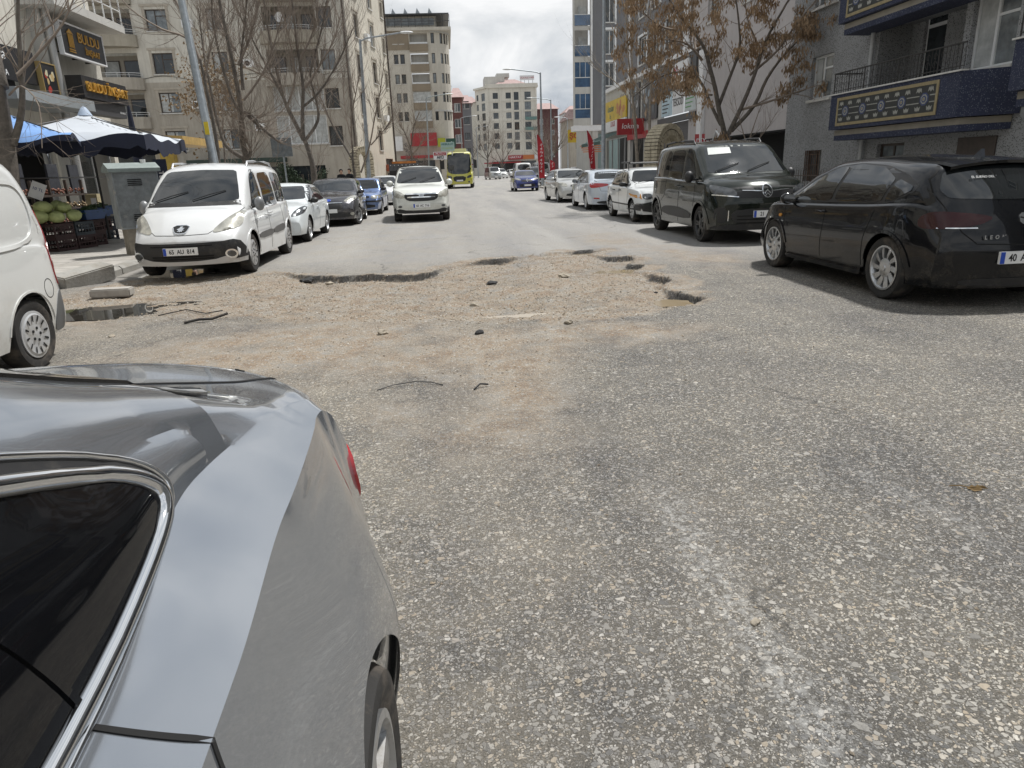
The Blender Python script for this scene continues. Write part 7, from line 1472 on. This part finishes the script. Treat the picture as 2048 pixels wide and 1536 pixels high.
tree('street_tree', 'second slim bare trunk in front of the photo posters', [(.13, [(1300, 400), (1297, 320), (1300, 220), (1306, 100)]), (.07, [(1303, 160), (1300, 60), (1310, -20)]), (.05, [(1300, 230), (1285, 180), (1270, 150)]), (.05, [(1302, 180), (1330, 130), (1345, 70)])], 103, 36, (12, 2.2, .016), depth=1, up_=.5, bark=M_BARKP, twig=M_BARKP, jitter=.8)
tree('shrub_tree', 'small twiggy shrub under the seed tree', [(.05, [(1500, 380), (1498, 320), (1495, 290)]), (.03, [(1496, 300), (1480, 250), (1470, 215)]), (.03, [(1496, 295), (1510, 240), (1520, 200)]), (.03, [(1497, 305), (1540, 260), (1570, 215)])], 107, 25, (9, 1.0, .009), depth=1, up_=.4, jitter=.4)

# ---------------------------------------------------------------- lamp posts, flags, signs
def lamp(label, x, y, h, arm, lean=0, r=.10, name='street_lamp', alen=2.4):
    t = thing(name, label, 'street lamp', (x, y, .1)); tx = x + lean
    MB().tube([(x, y, .05), (x, y, .9), (x + lean * .1, y, .95), (tx, y, h)], [r * 1.15, r * 1.1, r, r * .55], 10).build('pole', M_STEEL, t, smooth=40)
    if arm: MB().tube([(tx, y, h - .1), (tx + arm * .35, y, h + .05), (tx + arm * alen, y, h + alen * .13)], .045, 6).build('arm', M_STEEL, t, smooth=40); b = MB(); b.lathe([(0, 0), (.08, .02), (.13, .25), (.10, .6), (.02, .75)], 10, 'x'); b.v = [(p[0] * arm, p[1], p[2] * .6) for p in b.v]; b.build('lamp_head', M_WRAIL, t, T(tx + arm * (alen - .1), y, h + alen * .13), smooth=50)
    return t
t = lamp('tall grey lamp post rising behind the white people carrier', -6.15, 20.2, 9.5, 0, -.45, .12)
MB().box(-6.32, -6.21, 20.06, 20.08, 2.7, 3.02).build('warning_label', mat('yellow_label', (.6, .45, .02), .5), t)
lamp('street lamp with a right-pointing arm beside the left stone arch', -4.75, 44, 8.9, 1, .25, .13)
lamp('thin lamp post with right arm left of the minibus', -1.75, 70, 8.2, 1, .2, .10, alen=1.9)
lamp('grey lamp post standing before the grey tower', 8.74, 40, 11.5, 0, 0, .13)
lamp('street lamp arching left behind the blue hatchback', 8.2, 62, 9.1, -1, 0, .12, alen=2.5)
lamp('distant right lamp arching left past the red flag', 13.4, 92, 9.6, -1, 0, .12, alen=2.4)
lamp('small distant lamp left of the cream block', 2.6, 118, 9.6, 1, 0, .10, alen=2.0)
lamp('small far lamp between cream wing and minibus', 6.4, 150, 9.8, 1, 0, .10, alen=2.0)
lamp('furthest right lamp before the white arched house', 20.2, 120, 9.2, -1, 0, .10, alen=1.6)
M_FLAG = mat('red_flag', (.42, .02, .03), .6, noise=(3, .2))
def flag(label, x, y, h, w, lean, letters):
    t = thing('feather_flag', label, 'flag', (x, y, .1)); MB().tube([(x, y, .1), (x + lean * .5, y, h * .6), (x + lean, y, h + .05)], .018, 5).build('pole', M_WRAIL, t)
    b = MB(); n = 12
    for k in range(n + 1):
        s = k / n; z = .9 + (h - .9) * s; ww = w * (1 - max(0, s - .75) ** 1.5 * 6); wv = .04 * math.sin(s * 9); xx = x + lean * z / h; b.v += [(xx, y + wv, z), (xx + max(ww, .02), y + wv * 2 + .03, z)]
    b.f = [(2 * k, 2 * k + 1, 2 * k + 3, 2 * k + 2) for k in range(n)]; b.build('cloth', M_FLAG, t, smooth=60)
    for k, ch in enumerate(letters): text(ch, w * .55, M_WLET, t, T(x + lean * (h * .3 + k * .22) / h + w * .5, y - .09, h * .82 - k * w * .55, 0) @ Matrix.Rotation(.5, 4, 'Y'), ext=.002)
flag('large red feather flag behind the silver saloon', 6.0, 47, 3.6, .42, -.12, 'KAMPANYA')
flag('slim red feather flag with white letters leaning left', 9.5, 47, 3.75, .40, -.35, 'SATILIK EV')
flag('small red flag far up the right pavement', 12.0, 84, 2.4, .6, 0, 'EV')
t = thing('battery_sign', 'red and white post sign with black letters left of the minibus', 'sign', (-.55, 64, .1)); MB().tube([(-.55, 64, .1), (-.55, 64, 2.7)], .06, 6).build('pole', M_INK, t); MB().box(-1.12, .05, 63.9, 64.1, 2.55, 3.2).build('panel', M_SIGNW, t); MB().box(-1.05, -.02, 63.86, 63.9, 2.9, 3.14).build('red_panel', M_SIGNR, t); text('MUTLU', .24, M_WLET, t, T(-.53, 63.84, 3.02)); text('AKÜ', .30, M_INK, t, T(-.53, 63.88, 2.72), bold=.01)
t = thing('water_shop_sign', 'pale green board with teal letters above the minibus', 'sign', (.2, 66, 0)); MB().tube([(.55, 66.2, .1), (.55, 66.2, 4.1)], .06, 6).build('pole', M_WRAIL, t); MB().box(-.45, .78, 65.9, 66.1, 3.3, 4.05).build('panel', mat('pale_green_sign', (.35, .48, .44), .5), t); text('AKBULUT', .25, mat('teal_letters', (.05, .16, .15)), t, T(.16, 65.88, 3.87), bold=.004); text('SU ARITMA', .19, mat('lime_letters', (.4, .5, .1), .5), t, T(.16, 65.88, 3.52))
t = thing('road_sign_back', 'grey backs of two square signs on a post behind the white carrier', 'road sign', (-7.4, 34, .1)); MB().tube([(-7.42, 34.1, .1), (-7.42, 34.1, 3.2)], .04, 6).build('post', M_STEEL, t); MB().box(-7.9, -7.44, 34, 34.03, 2.45, 3.28).build('sign_plate', mat('sign_back', (.16, .18, .19), .6, noise=(6, .3)), t); MB().box(-7.42, -6.98, 34, 34.03, 2.45, 3.26).build('sign_plate', mat('sign_back', (.16, .18, .19)), t)
# ---------------------------------------------------------------- stone arches
def stone_arch(label, cx, cy, ang, w, h, thick, depth, m, seed, joint):
    t = thing('stone_arch', label, 'arch', (cx, cy, .14)); rg = random.Random(seed); M = T(cx, cy, .14, ang); hs = h - w / 2; n = 26; b = MB(); ri, ro = w / 2 - thick, w / 2
    MB().add([(x, y, z) for y in (-depth / 2 + .04, depth / 2 - .04) for x, z in [(-ri - .04, 0), (-ri - .04, hs)] + [((ri + .04) * math.cos(a), hs + (ri + .04) * math.sin(a)) for a in np.linspace(math.pi, 0, 12)] + [(ri + .04, 0), (ro - .04, 0)] + [((ro - .04) * math.cos(a), hs + (ro - .04) * math.sin(a)) for a in np.linspace(0, math.pi, 12)] + [(-ro + .04, 0)]], [tuple(range(28)), tuple(range(55, 27, -1))] + [(i, (i + 1) % 28, 28 + (i + 1) % 28, 28 + i) for i in range(28)]).build('core', joint, t, M)
    cell = .19
    def blk(c, ex, ez, hx, hz, y0, y1):
        k = .86; j = lambda: rg.uniform(.9, 1.05); vs = []
        for yy in (y0, y1):
            for (sx, sz) in ((-1, -1), (1, -1), (1, 1), (-1, 1)): vs.append((c[0] + ex[0] * sx * hx * k * j() + ez[0] * sz * hz * k * j(), yy + rg.uniform(-.012, .012), c[1] + ex[1] * sx * hx * k * j() + ez[1] * sz * hz * k * j()))
        b.add(vs, [(0, 1, 2, 3), (7, 6, 5, 4), (0, 4, 5, 1), (1, 5, 6, 2), (2, 6, 7, 3), (3, 7, 4, 0)])
    nd_ = max(1, int(depth / .28)); nt_ = max(1, int(thick / .2))
    for iy in range(nd_):
        y0 = -depth / 2 + depth * iy / nd_ + .01; y1 = -depth / 2 + depth * (iy + 1) / nd_ - .01
        for it in range(nt_):
            rc = ri + thick * (it + .5) / nt_; hx = thick / nt_ / 2
            nz = int(hs / .15)
            for k in range(nz):
                for s in (-1, 1): blk((s * rc, hs * (k + .5) / nz), (1, 0), (0, 1), hx, hs / nz / 2, y0, y1)
            na = int(math.pi * rc / .15)
            for k in range(na): a = math.pi * (k + .5) / na; blk((rc * math.cos(a), hs + rc * math.sin(a)), (math.cos(a), math.sin(a)), (-math.sin(a), math.cos(a)), hx, math.pi * rc / na / 2, y0, y1)
    o = b.build('stones', m, t, M); o['kind'] = 'stuff'
M_STONE = mat('arch_stone', (.42, .37, .27), .9, noise=(5, .35), bump=(20, .5)); M_JOINT = mat('arch_joint', (.07, .06, .05), .95)
stone_arch('rubble stone arch behind the roof of the green carrier', 10.1, 33, math.pi / 2 - .9, 2.3, 3.15, .55, .75, M_STONE, 1, M_JOINT)
stone_arch('narrow stone arch on the left pavement near two people', -5.3, 46, math.pi / 2 - .7, 1.6, 3.1, .38, .6, M_STONE, 2, M_JOINT)

# ---------------------------------------------------------------- greengrocer's stall, cabinet, parasols
t = thing('utility_cabinet', 'peeling grey steel utility cabinet on a concrete plinth', 'cabinet', (-6.75, 15.4, .14)); M = T(-6.36, 15.22, .14, .62)
M_CAB = mat('cabinet_steel', (.27, .29, .30), .6, .3, noise=(5, .25), dirt=((.42, .40, .36), 4.5, .60, .64)); M_CAB2 = mat('cabinet_peeled', (.40, .43, .45), .6, .2, noise=(4, .15), dirt=((.60, .56, .48), 3.2, .53, .56))
MB().box(-.33, .33, -.20, .20, 0, .52).build('plinth', mat('plinth_concrete', (.24, .215, .175), .9, noise=(5, .3), bump=(25, .3)), t, M)
bd = MB().box(-.42, .42, -.24, .24, .52, 1.62).build('cabinet_body', M_CAB, t, M); MB().box(.421, .428, -.235, .235, .53, 1.61).build('side_door', M_CAB2, bd, M); MB().box(-.40, .40, -.246, -.241, .55, 1.60).build('front_door', mat('cabinet_front', (.19, .205, .21), .6, .2, noise=(6, .35), dirt=((.30, .30, .29), 5, .55, .7)), bd, M)
for z0 in (.68, 1.36):
    for k in range(4): MB().box(-.16, .10, -.256, -.247, z0 + k * .035, z0 + .016 + k * .035).build('vent_slot', M_GAP, bd, M)
MB().add([(-.48, -.30, 1.62), (.48, -.30, 1.62), (.48, .30, 1.62), (-.48, .30, 1.62), (-.48, -.30, 1.69), (.48, -.30, 1.69), (.48, .30, 1.69), (-.48, .30, 1.69), (-.48, 0, 1.80), (.48, 0, 1.80)], [(0, 3, 2, 1), (0, 1, 5, 4), (2, 3, 7, 6), (4, 5, 9, 8), (6, 7, 8, 9), (1, 2, 6, 9, 5), (3, 0, 4, 8, 7)]).build('cabinet_roof', mat('cabinet_roof', (.22, .255, .245), .6, .2, noise=(5, .2)), t, M)
tag(MB().lathe([(.045, 0), (.055, .10), (.05, .10), (.04, .01), (0, .01)], 12, 'z').build('paper_cup', M_WHITEP, None, T(-6.16, 15.37, 1.90)), 'white paper cup standing on the utility cabinet roof', 'cup')
# crates
def crate_mesh(m):
    b = MB(); w, d, h = .40, .30, .24
    for z0, z1 in ((0, .05), (.10, .125), (.19, .24)):
        b.box(-w / 2, w / 2, -d / 2, -d / 2 + .014, z0, z1).box(-w / 2, w / 2, d / 2 - .014, d / 2, z0, z1).box(-w / 2, -w / 2 + .014, -d / 2 + .0141, d / 2 - .0141, z0, z1).box(w / 2 - .014, w / 2, -d / 2 + .0141, d / 2 - .0141, z0, z1)
    for sx in (-1, 1):
        for sy in (-1, 1): b.box(sx * w / 2 - .028 * (sx > 0) - .002 * sx, sx * w / 2 + .028 * (sx < 0) - .002 * sx, sy * d / 2 - .028 * (sy > 0) - .002 * sy, sy * d / 2 + .028 * (sy < 0) - .002 * sy, .001, .239)
    for k in range(1, 6): x = -w / 2 + w * k / 6; b.box(x - .008, x + .008, -d / 2 + .002, -d / 2 + .012, .05, .19); b.box(x - .008, x + .008, d / 2 - .012, d / 2 - .002, .05, .19)
    b.box(-w / 2 + .015, w / 2 - .015, -d / 2 + .015, d / 2 - .015, .004, .012); b.box(-.1, .1, -d / 2 - .004, -d / 2 - .001, .135, .185)
    return b.mesh('fruit_crate', m)
CM = [crate_mesh(mat('crate_brown', (.045, .022, .022), .6, noise=(8, .3))), crate_mesh(mat('crate_grey', (.045, .055, .065), .6, noise=(8, .3))), crate_mesh(mat('crate_navy', (.022, .028, .045), .6, noise=(8, .3)))]
cols_ = [(-8.80, 16.70), (-8.62, 17.25), (-8.66, 17.85), (-8.78, 18.5), (-8.95, 19.15)]; cn = ['under the cabbages nearest the van', 'second from the van', 'in the middle of the row', 'fourth from the van', 'at the cabinet end']
for i, (x, y) in enumerate(cols_):
    for lv in range(2):
        c = [(0, 0), (1, 0), (0, 0), (0, 1), (2, 2)][i][1 - lv]; sx = 1.25
        o = inst('fruit_crate', CM[c], None, T(x, y, .14 + lv * .30, math.pi / 2 - .35) @ Matrix.Diagonal((1.3, 1.3, 1.25, 1)))
        tag(o, '%s plastic crate, %s, %s layer' % (['brown', 'grey', 'navy'][c], cn[i], ['bottom', 'top'][lv]), 'crate', 'crates stacked in front of the stall')
        if i == 0: o2 = inst('fruit_crate', CM[c], None, T(x - .55, y - .12, .14 + lv * .30, math.pi / 2 - .35) @ Matrix.Diagonal((1.3, 1.3, 1.25, 1))); tag(o2, 'brown plastic crate half hidden by the white van, %s layer' % ['bottom', 'top'][lv], 'crate', 'crates stacked in front of the stall')
M_CABB = mat('cabbage', (.42, .47, .20), .6, noise=(5, .3), bump=(9, .6))
cb = [(-9.0, 16.45, .90, .17), (-8.72, 16.62, .88, .155), (-8.50, 16.92, .89, .15), (-8.85, 16.85, .90, .15), (-8.95, 16.6, 1.10, .17), (-8.70, 16.95, 1.07, .15), (-8.62, 17.18, .90, .15), (-9.18, 16.3, .93, .15), (-8.85, 17.0, 1.12, .14)]
cl = ['leftmost cabbage low against the white van', 'front cabbage in the lower row', 'cabbage lower right at the front', 'cabbage tucked behind the front row', 'largest cabbage on top at left', 'upper right cabbage beside the peppers', 'lower cabbage next to the blue basin', 'cabbage peeking out behind the van tail', 'pale cabbage at the back of the heap']
for k, (x, y, z, r_) in enumerate(cb):
    bm = bmesh.new(); bmesh.ops.create_icosphere(bm, subdivisions=3, radius=r_)
    for v in bm.verts: q = v.co.normalized(); v.co *= 1 + .10 * pnoise(q * 2.2 + Vector((k, 0, 0))) + .04 * math.sin(5 * math.atan2(q.y, q.x) + k); v.co.z *= .82; v.co.x *= 1.12
    me = bpy.data.meshes.new('cabbage'); bm.to_mesh(me); bm.free(); me.materials.append(M_CABB); me.polygons.foreach_set('use_smooth', [True] * len(me.polygons))
    tag(put(bpy.data.objects.new('cabbage', me), None, T(x, y, z, k)), cl[k], 'cabbage', 'cabbages heaped on the crates')
M_BASIN = mat('blue_plastic', (.025, .07, .19), .45, noise=(4, .15)); M_PEP = mat('green_peppers', (.05, .10, .025), .45, noise=(9, .5)); rg = random.Random(77)
for k, (x, y) in enumerate(((-8.55, 17.72), (-8.72, 18.4), (-8.92, 19.1))):
    Mb = T(x, y, .76 + .02 * k, math.pi / 2 - .35); b = MB(); a = [(-.34, -.24), (.34, -.24), (.34, .24), (-.34, .24)]; c = [(-.26, -.17), (.26, -.17), (.26, .17), (-.26, .17)]
    b.add([(u, v, 0) for u, v in c] + [(u, v, .22) for u, v in a] + [(u * .95, v * .95, .22) for u, v in a] + [(u, v, .03) for u, v in c], [(0, 3, 2, 1)] + [(i, (i + 1) % 4, 4 + (i + 1) % 4, 4 + i) for i in range(4)] + [(4 + i, 4 + (i + 1) % 4, 8 + (i + 1) % 4, 8 + i) for i in range(4)] + [(8 + i, 8 + (i + 1) % 4, 12 + (i + 1) % 4, 12 + i) for i in range(4)] + [(12, 13, 14, 15)])
    tag(b.build('vegetable_basin', M_BASIN, None, Mb), ['blue plastic basin next to the cabbages', 'blue plastic basin in the middle of the stall', 'blue plastic basin beside the utility cabinet'][k], 'basin', 'blue basins of peppers')
    b = MB()
    for j in range(110):
        u, v = rg.uniform(-.29, .29), rg.uniform(-.19, .19); w_ = .14 + .14 * (1 - (u / .32) ** 2) * (1 - (v / .22) ** 2) * rg.uniform(.5, 1.1); an = rg.uniform(0, 6.28); l = rg.uniform(.05, .09); tz = rg.uniform(-.03, .03)
        b.tube([(u - l * math.cos(an), v - l * math.sin(an), w_ - tz), (u, v, w_ + .01), (u + l * math.cos(an), v + l * math.sin(an), w_ + tz)], [.012, .016, .003], 5)
    tag(b.build('green_peppers', M_PEP, None, Mb, smooth=60), ['green peppers heaped next to the cabbages', 'green peppers heaped in the middle basin', 'green peppers heaped beside the cabinet'][k], 'peppers', kind='stuff')
t = thing('price_card', 'tilted white price card above the cabbages', 'price card', (-9.05, 16.75, 1.1)); Mc = T(-9.05, 16.72, 1.46, .3) @ Matrix.Rotation(.45, 4, 'Y'); MB().box(-.14, .14, -.006, .006, -.18, .18).build('card', M_SIGNW, t, Mc); text('10 TL', .09, mat('blue_ink', (.03, .05, .2), .5), t, Mc @ Matrix.Translation((0, -.008, .03))); MB().tube([(-9.05, 16.74, .8), (-9.05, 16.74, 1.3)], .008, 5).build('stick', M_TRIM, t)
# produce shelves further in, dark under the parasols
t = thing('produce_shelf', 'dark tiered shelf of onions and potatoes under the parasols', 'shelf', (-10.6, 20, .14)); M_ON = mat('onions', (.20, .08, .05), .6, noise=(14, .6), bump=(18, 1.0))
for k in range(3): z = .5 + k * .38; MB().box(-10.9 - k * .3, -10.2 - k * .3, 17.2, 22.6, z, z + .05).build('board', M_FB, t)
for k in range(7): MB().box(-10.95, -10.88, 17.2 + k * .88, 17.26 + k * .88, .14, 1.7).build('post', M_FB, t)
MB().tube([(-10.2, 17.2, 1.75), (-10.2, 22.6, 1.75)], .02, 5).build('rail', M_INK, t)
for k in range(3):
    b = MB()
    for j in range(260):
        x, y = rg.uniform(-10.85, -10.25) - k * .3, rg.uniform(17.3, 22.5); r_ = rg.uniform(.03, .045); z = .58 + k * .38 + rg.uniform(0, .12)
        b.add([(x + r_, y, z), (x - r_, y, z), (x, y + r_, z), (x, y - r_, z), (x, y, z + r_), (x, y, z - r_)], [(0, 2, 4), (2, 1, 4), (1, 3, 4), (3, 0, 4), (2, 0, 5), (1, 2, 5), (3, 1, 5), (0, 3, 5)])
    tag(b.build('onions', [M_ON, mat('potatoes', (.22, .16, .09), .8, noise=(12, .4)), M_ON][k], None, smooth=80), ['brown onions on the lowest dark shelf', 'potatoes on the middle dark shelf', 'red onions on the top dark shelf'][k], 'vegetables', kind='stuff')
t = thing('vegetable_box', 'upright yellow and white carton at the back of the stall', 'carton', (-9.6, 20.2, .8)); MB().box(-9.75, -9.45, 20.2, 20.5, .75, 1.3).build('carton', mat('carton', (.42, .36, .22), .7, noise=(6, .2)), t); MB().box(-9.62, -9.48, 20.195, 20.198, .95, 1.2).build('label', M_SIGNW, t)
for k, (x, y) in enumerate(((-11.6, 20.6), (-11.4, 22.0), (-11.6, 23.6))): t = thing('clothes_display', ['dark jacket on a hanger left of the parasol pole', 'dark jacket hanging in the shop front', 'black framed board by the shop door'][k], 'display', (x, y, 1)); MB().box(x - .03, x + .03, y - .28, y + .28, 1.35, 2.15).build('panel', mat('dark_cloth', (.03, .032, .04), .8, noise=(5, .4)), t); MB().tube([(x, y, 2.15), (x, y, 2.45)], .01, 4).build('hook', M_CHR, t)
# parasols
def parasol(label, cx, cy, w, d, zr, ze, topm, under, seed, rot=0, zrim=.16, sag=.12):
    t = thing('parasol', label, 'parasol', (cx, cy, .14)); rg = random.Random(seed); M = T(cx, cy, 0, rot); n = 20; g = []
    for i in range(n + 1):
        for j in range(n + 1):
            u, v = i / n * 2 - 1, j / n * 2 - 1; k = max(abs(u), abs(v)); z = ze + (zr - ze) * (1 - k) ** 1.0 - sag * math.sin(math.pi * k) * (1 - abs(abs(u) - abs(v)) * .0) * .6
            if k == 1: z += .05 * math.sin(u * 7 + seed) + .05 * math.sin(v * 8 + 1) - .10 * (1 - min(abs(u), abs(v)))
            z += .012 * pnoise(Vector((u * 4, v * 4, seed)))
            g.append((u * w / 2, v * d / 2, z))
    F_ = [(i * (n + 1) + j, (i + 1) * (n + 1) + j, (i + 1) * (n + 1) + j + 1, i * (n + 1) + j + 1) for i in range(n) for j in range(n)]
    MB().add(g, F_).build('canopy', topm, t, M, smooth=50); MB().add([(x * .995, y * .995, z - .03) for x, y, z in g], F_).build('lining', under, t, M, smooth=50)
    ring = [k for k in range(n)] + [n + (n + 1) * i for i in range(n)] + [(n + 1) * n + n - k for k in range(n)] + [(n + 1) * (n - i) for i in range(n)]
    vs = [g[k] for k in ring] + [(g[k][0] * 1.005, g[k][1] * 1.005, g[k][2] - zrim * rg.uniform(.7, 1.2)) for k in ring]; m_ = len(ring)
    MB().add(vs, [(k, (k + 1) % m_, m_ + (k + 1) % m_, m_ + k) for k in range(m_)]).build('valance', under, t, M, smooth=50)
    MB().tube([(0, 0, .14), (0, 0, zr + .06)], .028, 8).build('pole', M_INK, t, M); MB().lathe([(.0, zr + .16), (.06, zr + .12), (.12, zr + .03), (.17, zr - .06)], 10, 'z').build('finial', mat('pale_blue_cloth', (.35, .42, .52), .7), t, M, smooth=50)
    b = MB()
    for sx, sy in ((1, 1), (1, -1), (-1, 1), (-1, -1)): b.tube([(0, 0, zr - .05), (sx * w / 2 * .98, sy * d / 2 * .98, ze - .02)], .012, 5)
    b.build('ribs', M_INK, t, M); MB().lathe([(.25, .14), (.25, .22), (.05, .24)], 12, 'z').build('base', M_KERB, t, M)
M_NAVY = mat('navy_canvas', (.010, .014, .034), .75, noise=(3, .2)); parasol('big worn white parasol with navy lining above the stall', -8.45, 18.3, 3.4, 3.8, 3.16, 2.60, mat('white_canvas', (.46, .49, .53), .75, noise=(2.5, .05)), M_NAVY, 3, .12, .30, .15)
parasol('light blue parasol overlapping the white one', -9.3, 16.4, 2.9, 2.9, 3.12, 2.52, mat('light_blue_canvas', (.16, .30, .58), .7, noise=(2.5, .15)), M_NAVY, 8, .3, .12, .10)
t = thing('folded_parasol', 'closed dark parasol standing by the annexe', 'parasol', (-13.4, 33, .14)); MB().tube([(-13.4, 33, .14), (-13.4, 33, 4.6)], .03, 6).build('pole', M_INK, t); b = MB(); b.lathe([(.05, 4.75), (.10, 4.3), (.16, 3.2), (.20, 2.4), (.12, 2.3)], 12, 'z', (-13.4, 33, 0)); b.build('folded_canopy', M_NAVY, t, smooth=50)
t = thing('roll_up_banner', 'narrow navy banner with white letters behind the cabinet', 'banner', (-11.2, 29.5, .14)); MB().box(-11.45, -10.95, 29.5, 29.53, .6, 2.4).build('cloth', M_NAVY, t); text('TEKEL', .26, M_WLET, t, T(-11.2, 29.48, 1.6) @ Matrix.Rotation(R(90), 4, 'Y')); MB().tube([(-11.2, 29.55, .14), (-11.2, 29.55, 2.4)], .02, 5).build('pole', M_INK, t)
# ---------------------------------------------------------------- people
def person(label, x, y, rz, h, cloth, legs, hair, skin=(.45, .28, .2)):
    k = h / 1.75; J = {'pel': (0, 0, .95), 'sp': (0, .01, 1.15), 'ch': (0, 0, 1.36), 'nk': (0, 0, 1.50), 'hd': (0, -.015, 1.60), 'tp': (0, -.01, 1.72)}
    for s, n in ((1, 'l'), (-1, 'r')): J.update({'hp' + n: (.09 * s, 0, .90), 'kn' + n: (.10 * s, -.02, .50), 'an' + n: (.10 * s, .02, .08), 'to' + n: (.11 * s, -.15, .04), 'sh' + n: (.19 * s, 0, 1.40), 'el' + n: (.25 * s, .02, 1.12), 'wr' + n: (.22 * s, -.10, .90), 'hn' + n: (.21 * s, -.14, .82)})
    E = [('pel', 'sp'), ('sp', 'ch'), ('ch', 'nk'), ('nk', 'hd'), ('hd', 'tp')]
    for n in 'lr': E += [('pel', 'hp' + n), ('hp' + n, 'kn' + n), ('kn' + n, 'an' + n), ('an' + n, 'to' + n), ('ch', 'sh' + n), ('sh' + n, 'el' + n), ('el' + n, 'wr' + n), ('wr' + n, 'hn' + n)]
    Rd = dict(pel=.14, sp=.135, ch=.15, nk=.06, hd=.095, tp=.07); K = list(J)
    for n in 'lr': Rd.update({'hp' + n: .10, 'kn' + n: .065, 'an' + n: .045, 'to' + n: .035, 'sh' + n: .075, 'el' + n: .055, 'wr' + n: .04, 'hn' + n: .035})
    me = bpy.data.meshes.new('p'); me.from_pydata([tuple(c * k for c in J[q]) for q in K], [(K.index(a), K.index(b)) for a, b in E], []); o = bpy.data.objects.new('p', me); col.objects.link(o)
    m = o.modifiers.new('s', 'SKIN'); o.modifiers.new('u', 'SUBSURF').levels = 2
    for i, q in enumerate(K): me.skin_vertices[0].data[i].radius = (Rd[q] * k * (1.15 if q in ('ch', 'sp', 'pel') else 1), Rd[q] * k * (.85 if q in ('ch', 'sp', 'pel') else 1)); me.skin_vertices[0].data[i].use_root = q == 'pel'
    dg = bpy.context.evaluated_depsgraph_get(); bm_ = bpy.data.meshes.new_from_object(o.evaluated_get(dg)); bpy.data.objects.remove(o)
    bm_.materials.clear(); ms = [mat('cloth_' + label[:9], cloth, .9, noise=(9, .2)), mat('legs_' + label[:9], legs, .9), mat('skin', skin, .6)]
    for q in ms: bm_.materials.append(q)
    for p in bm_.polygons: z = p.center.z / k; p.material_index = 2 if z > 1.49 or (abs(p.center.x) > .15 * k and z < .90 and p.center.y < -.05) else (0 if z > .86 else 1); p.use_smooth = True
    M = T(x, y, .14, rz); po = tag(put(bpy.data.objects.new('person', bm_), None, M), label, 'person')
    b = bmesh.new(); bmesh.ops.create_icosphere(b, subdivisions=3, radius=.108 * k)
    for v in b.verts:
        if v.co.y < -.03 and v.co.z < .05: v.co.y = -.03
        v.co.z *= 1.1
    hm = bpy.data.meshes.new('hair'); b.to_mesh(hm); b.free(); hm.materials.append(mat('hair', hair, .8)); hm.polygons.foreach_set('use_smooth', [True] * len(hm.polygons)); put(bpy.data.objects.new('hair', hm), po, M @ Matrix.Translation((0, .015 * k, 1.665 * k)))
person('person in a black jacket standing left of the other by the stone arch', -6.05, 42, .3, 1.72, (.012, .012, .014), (.02, .02, .03), (.01, .008, .007)); person('person in a dark navy coat beside the black jacket person', -5.65, 42.5, -.5, 1.74, (.014, .016, .026), (.02, .02, .025), (.012, .01, .008)); person('person in a pale grey jacket walking behind the white people carrier', -9.75, 27.2, 2.2, 1.74, (.42, .41, .40), (.03, .03, .04), (.01, .008, .007))
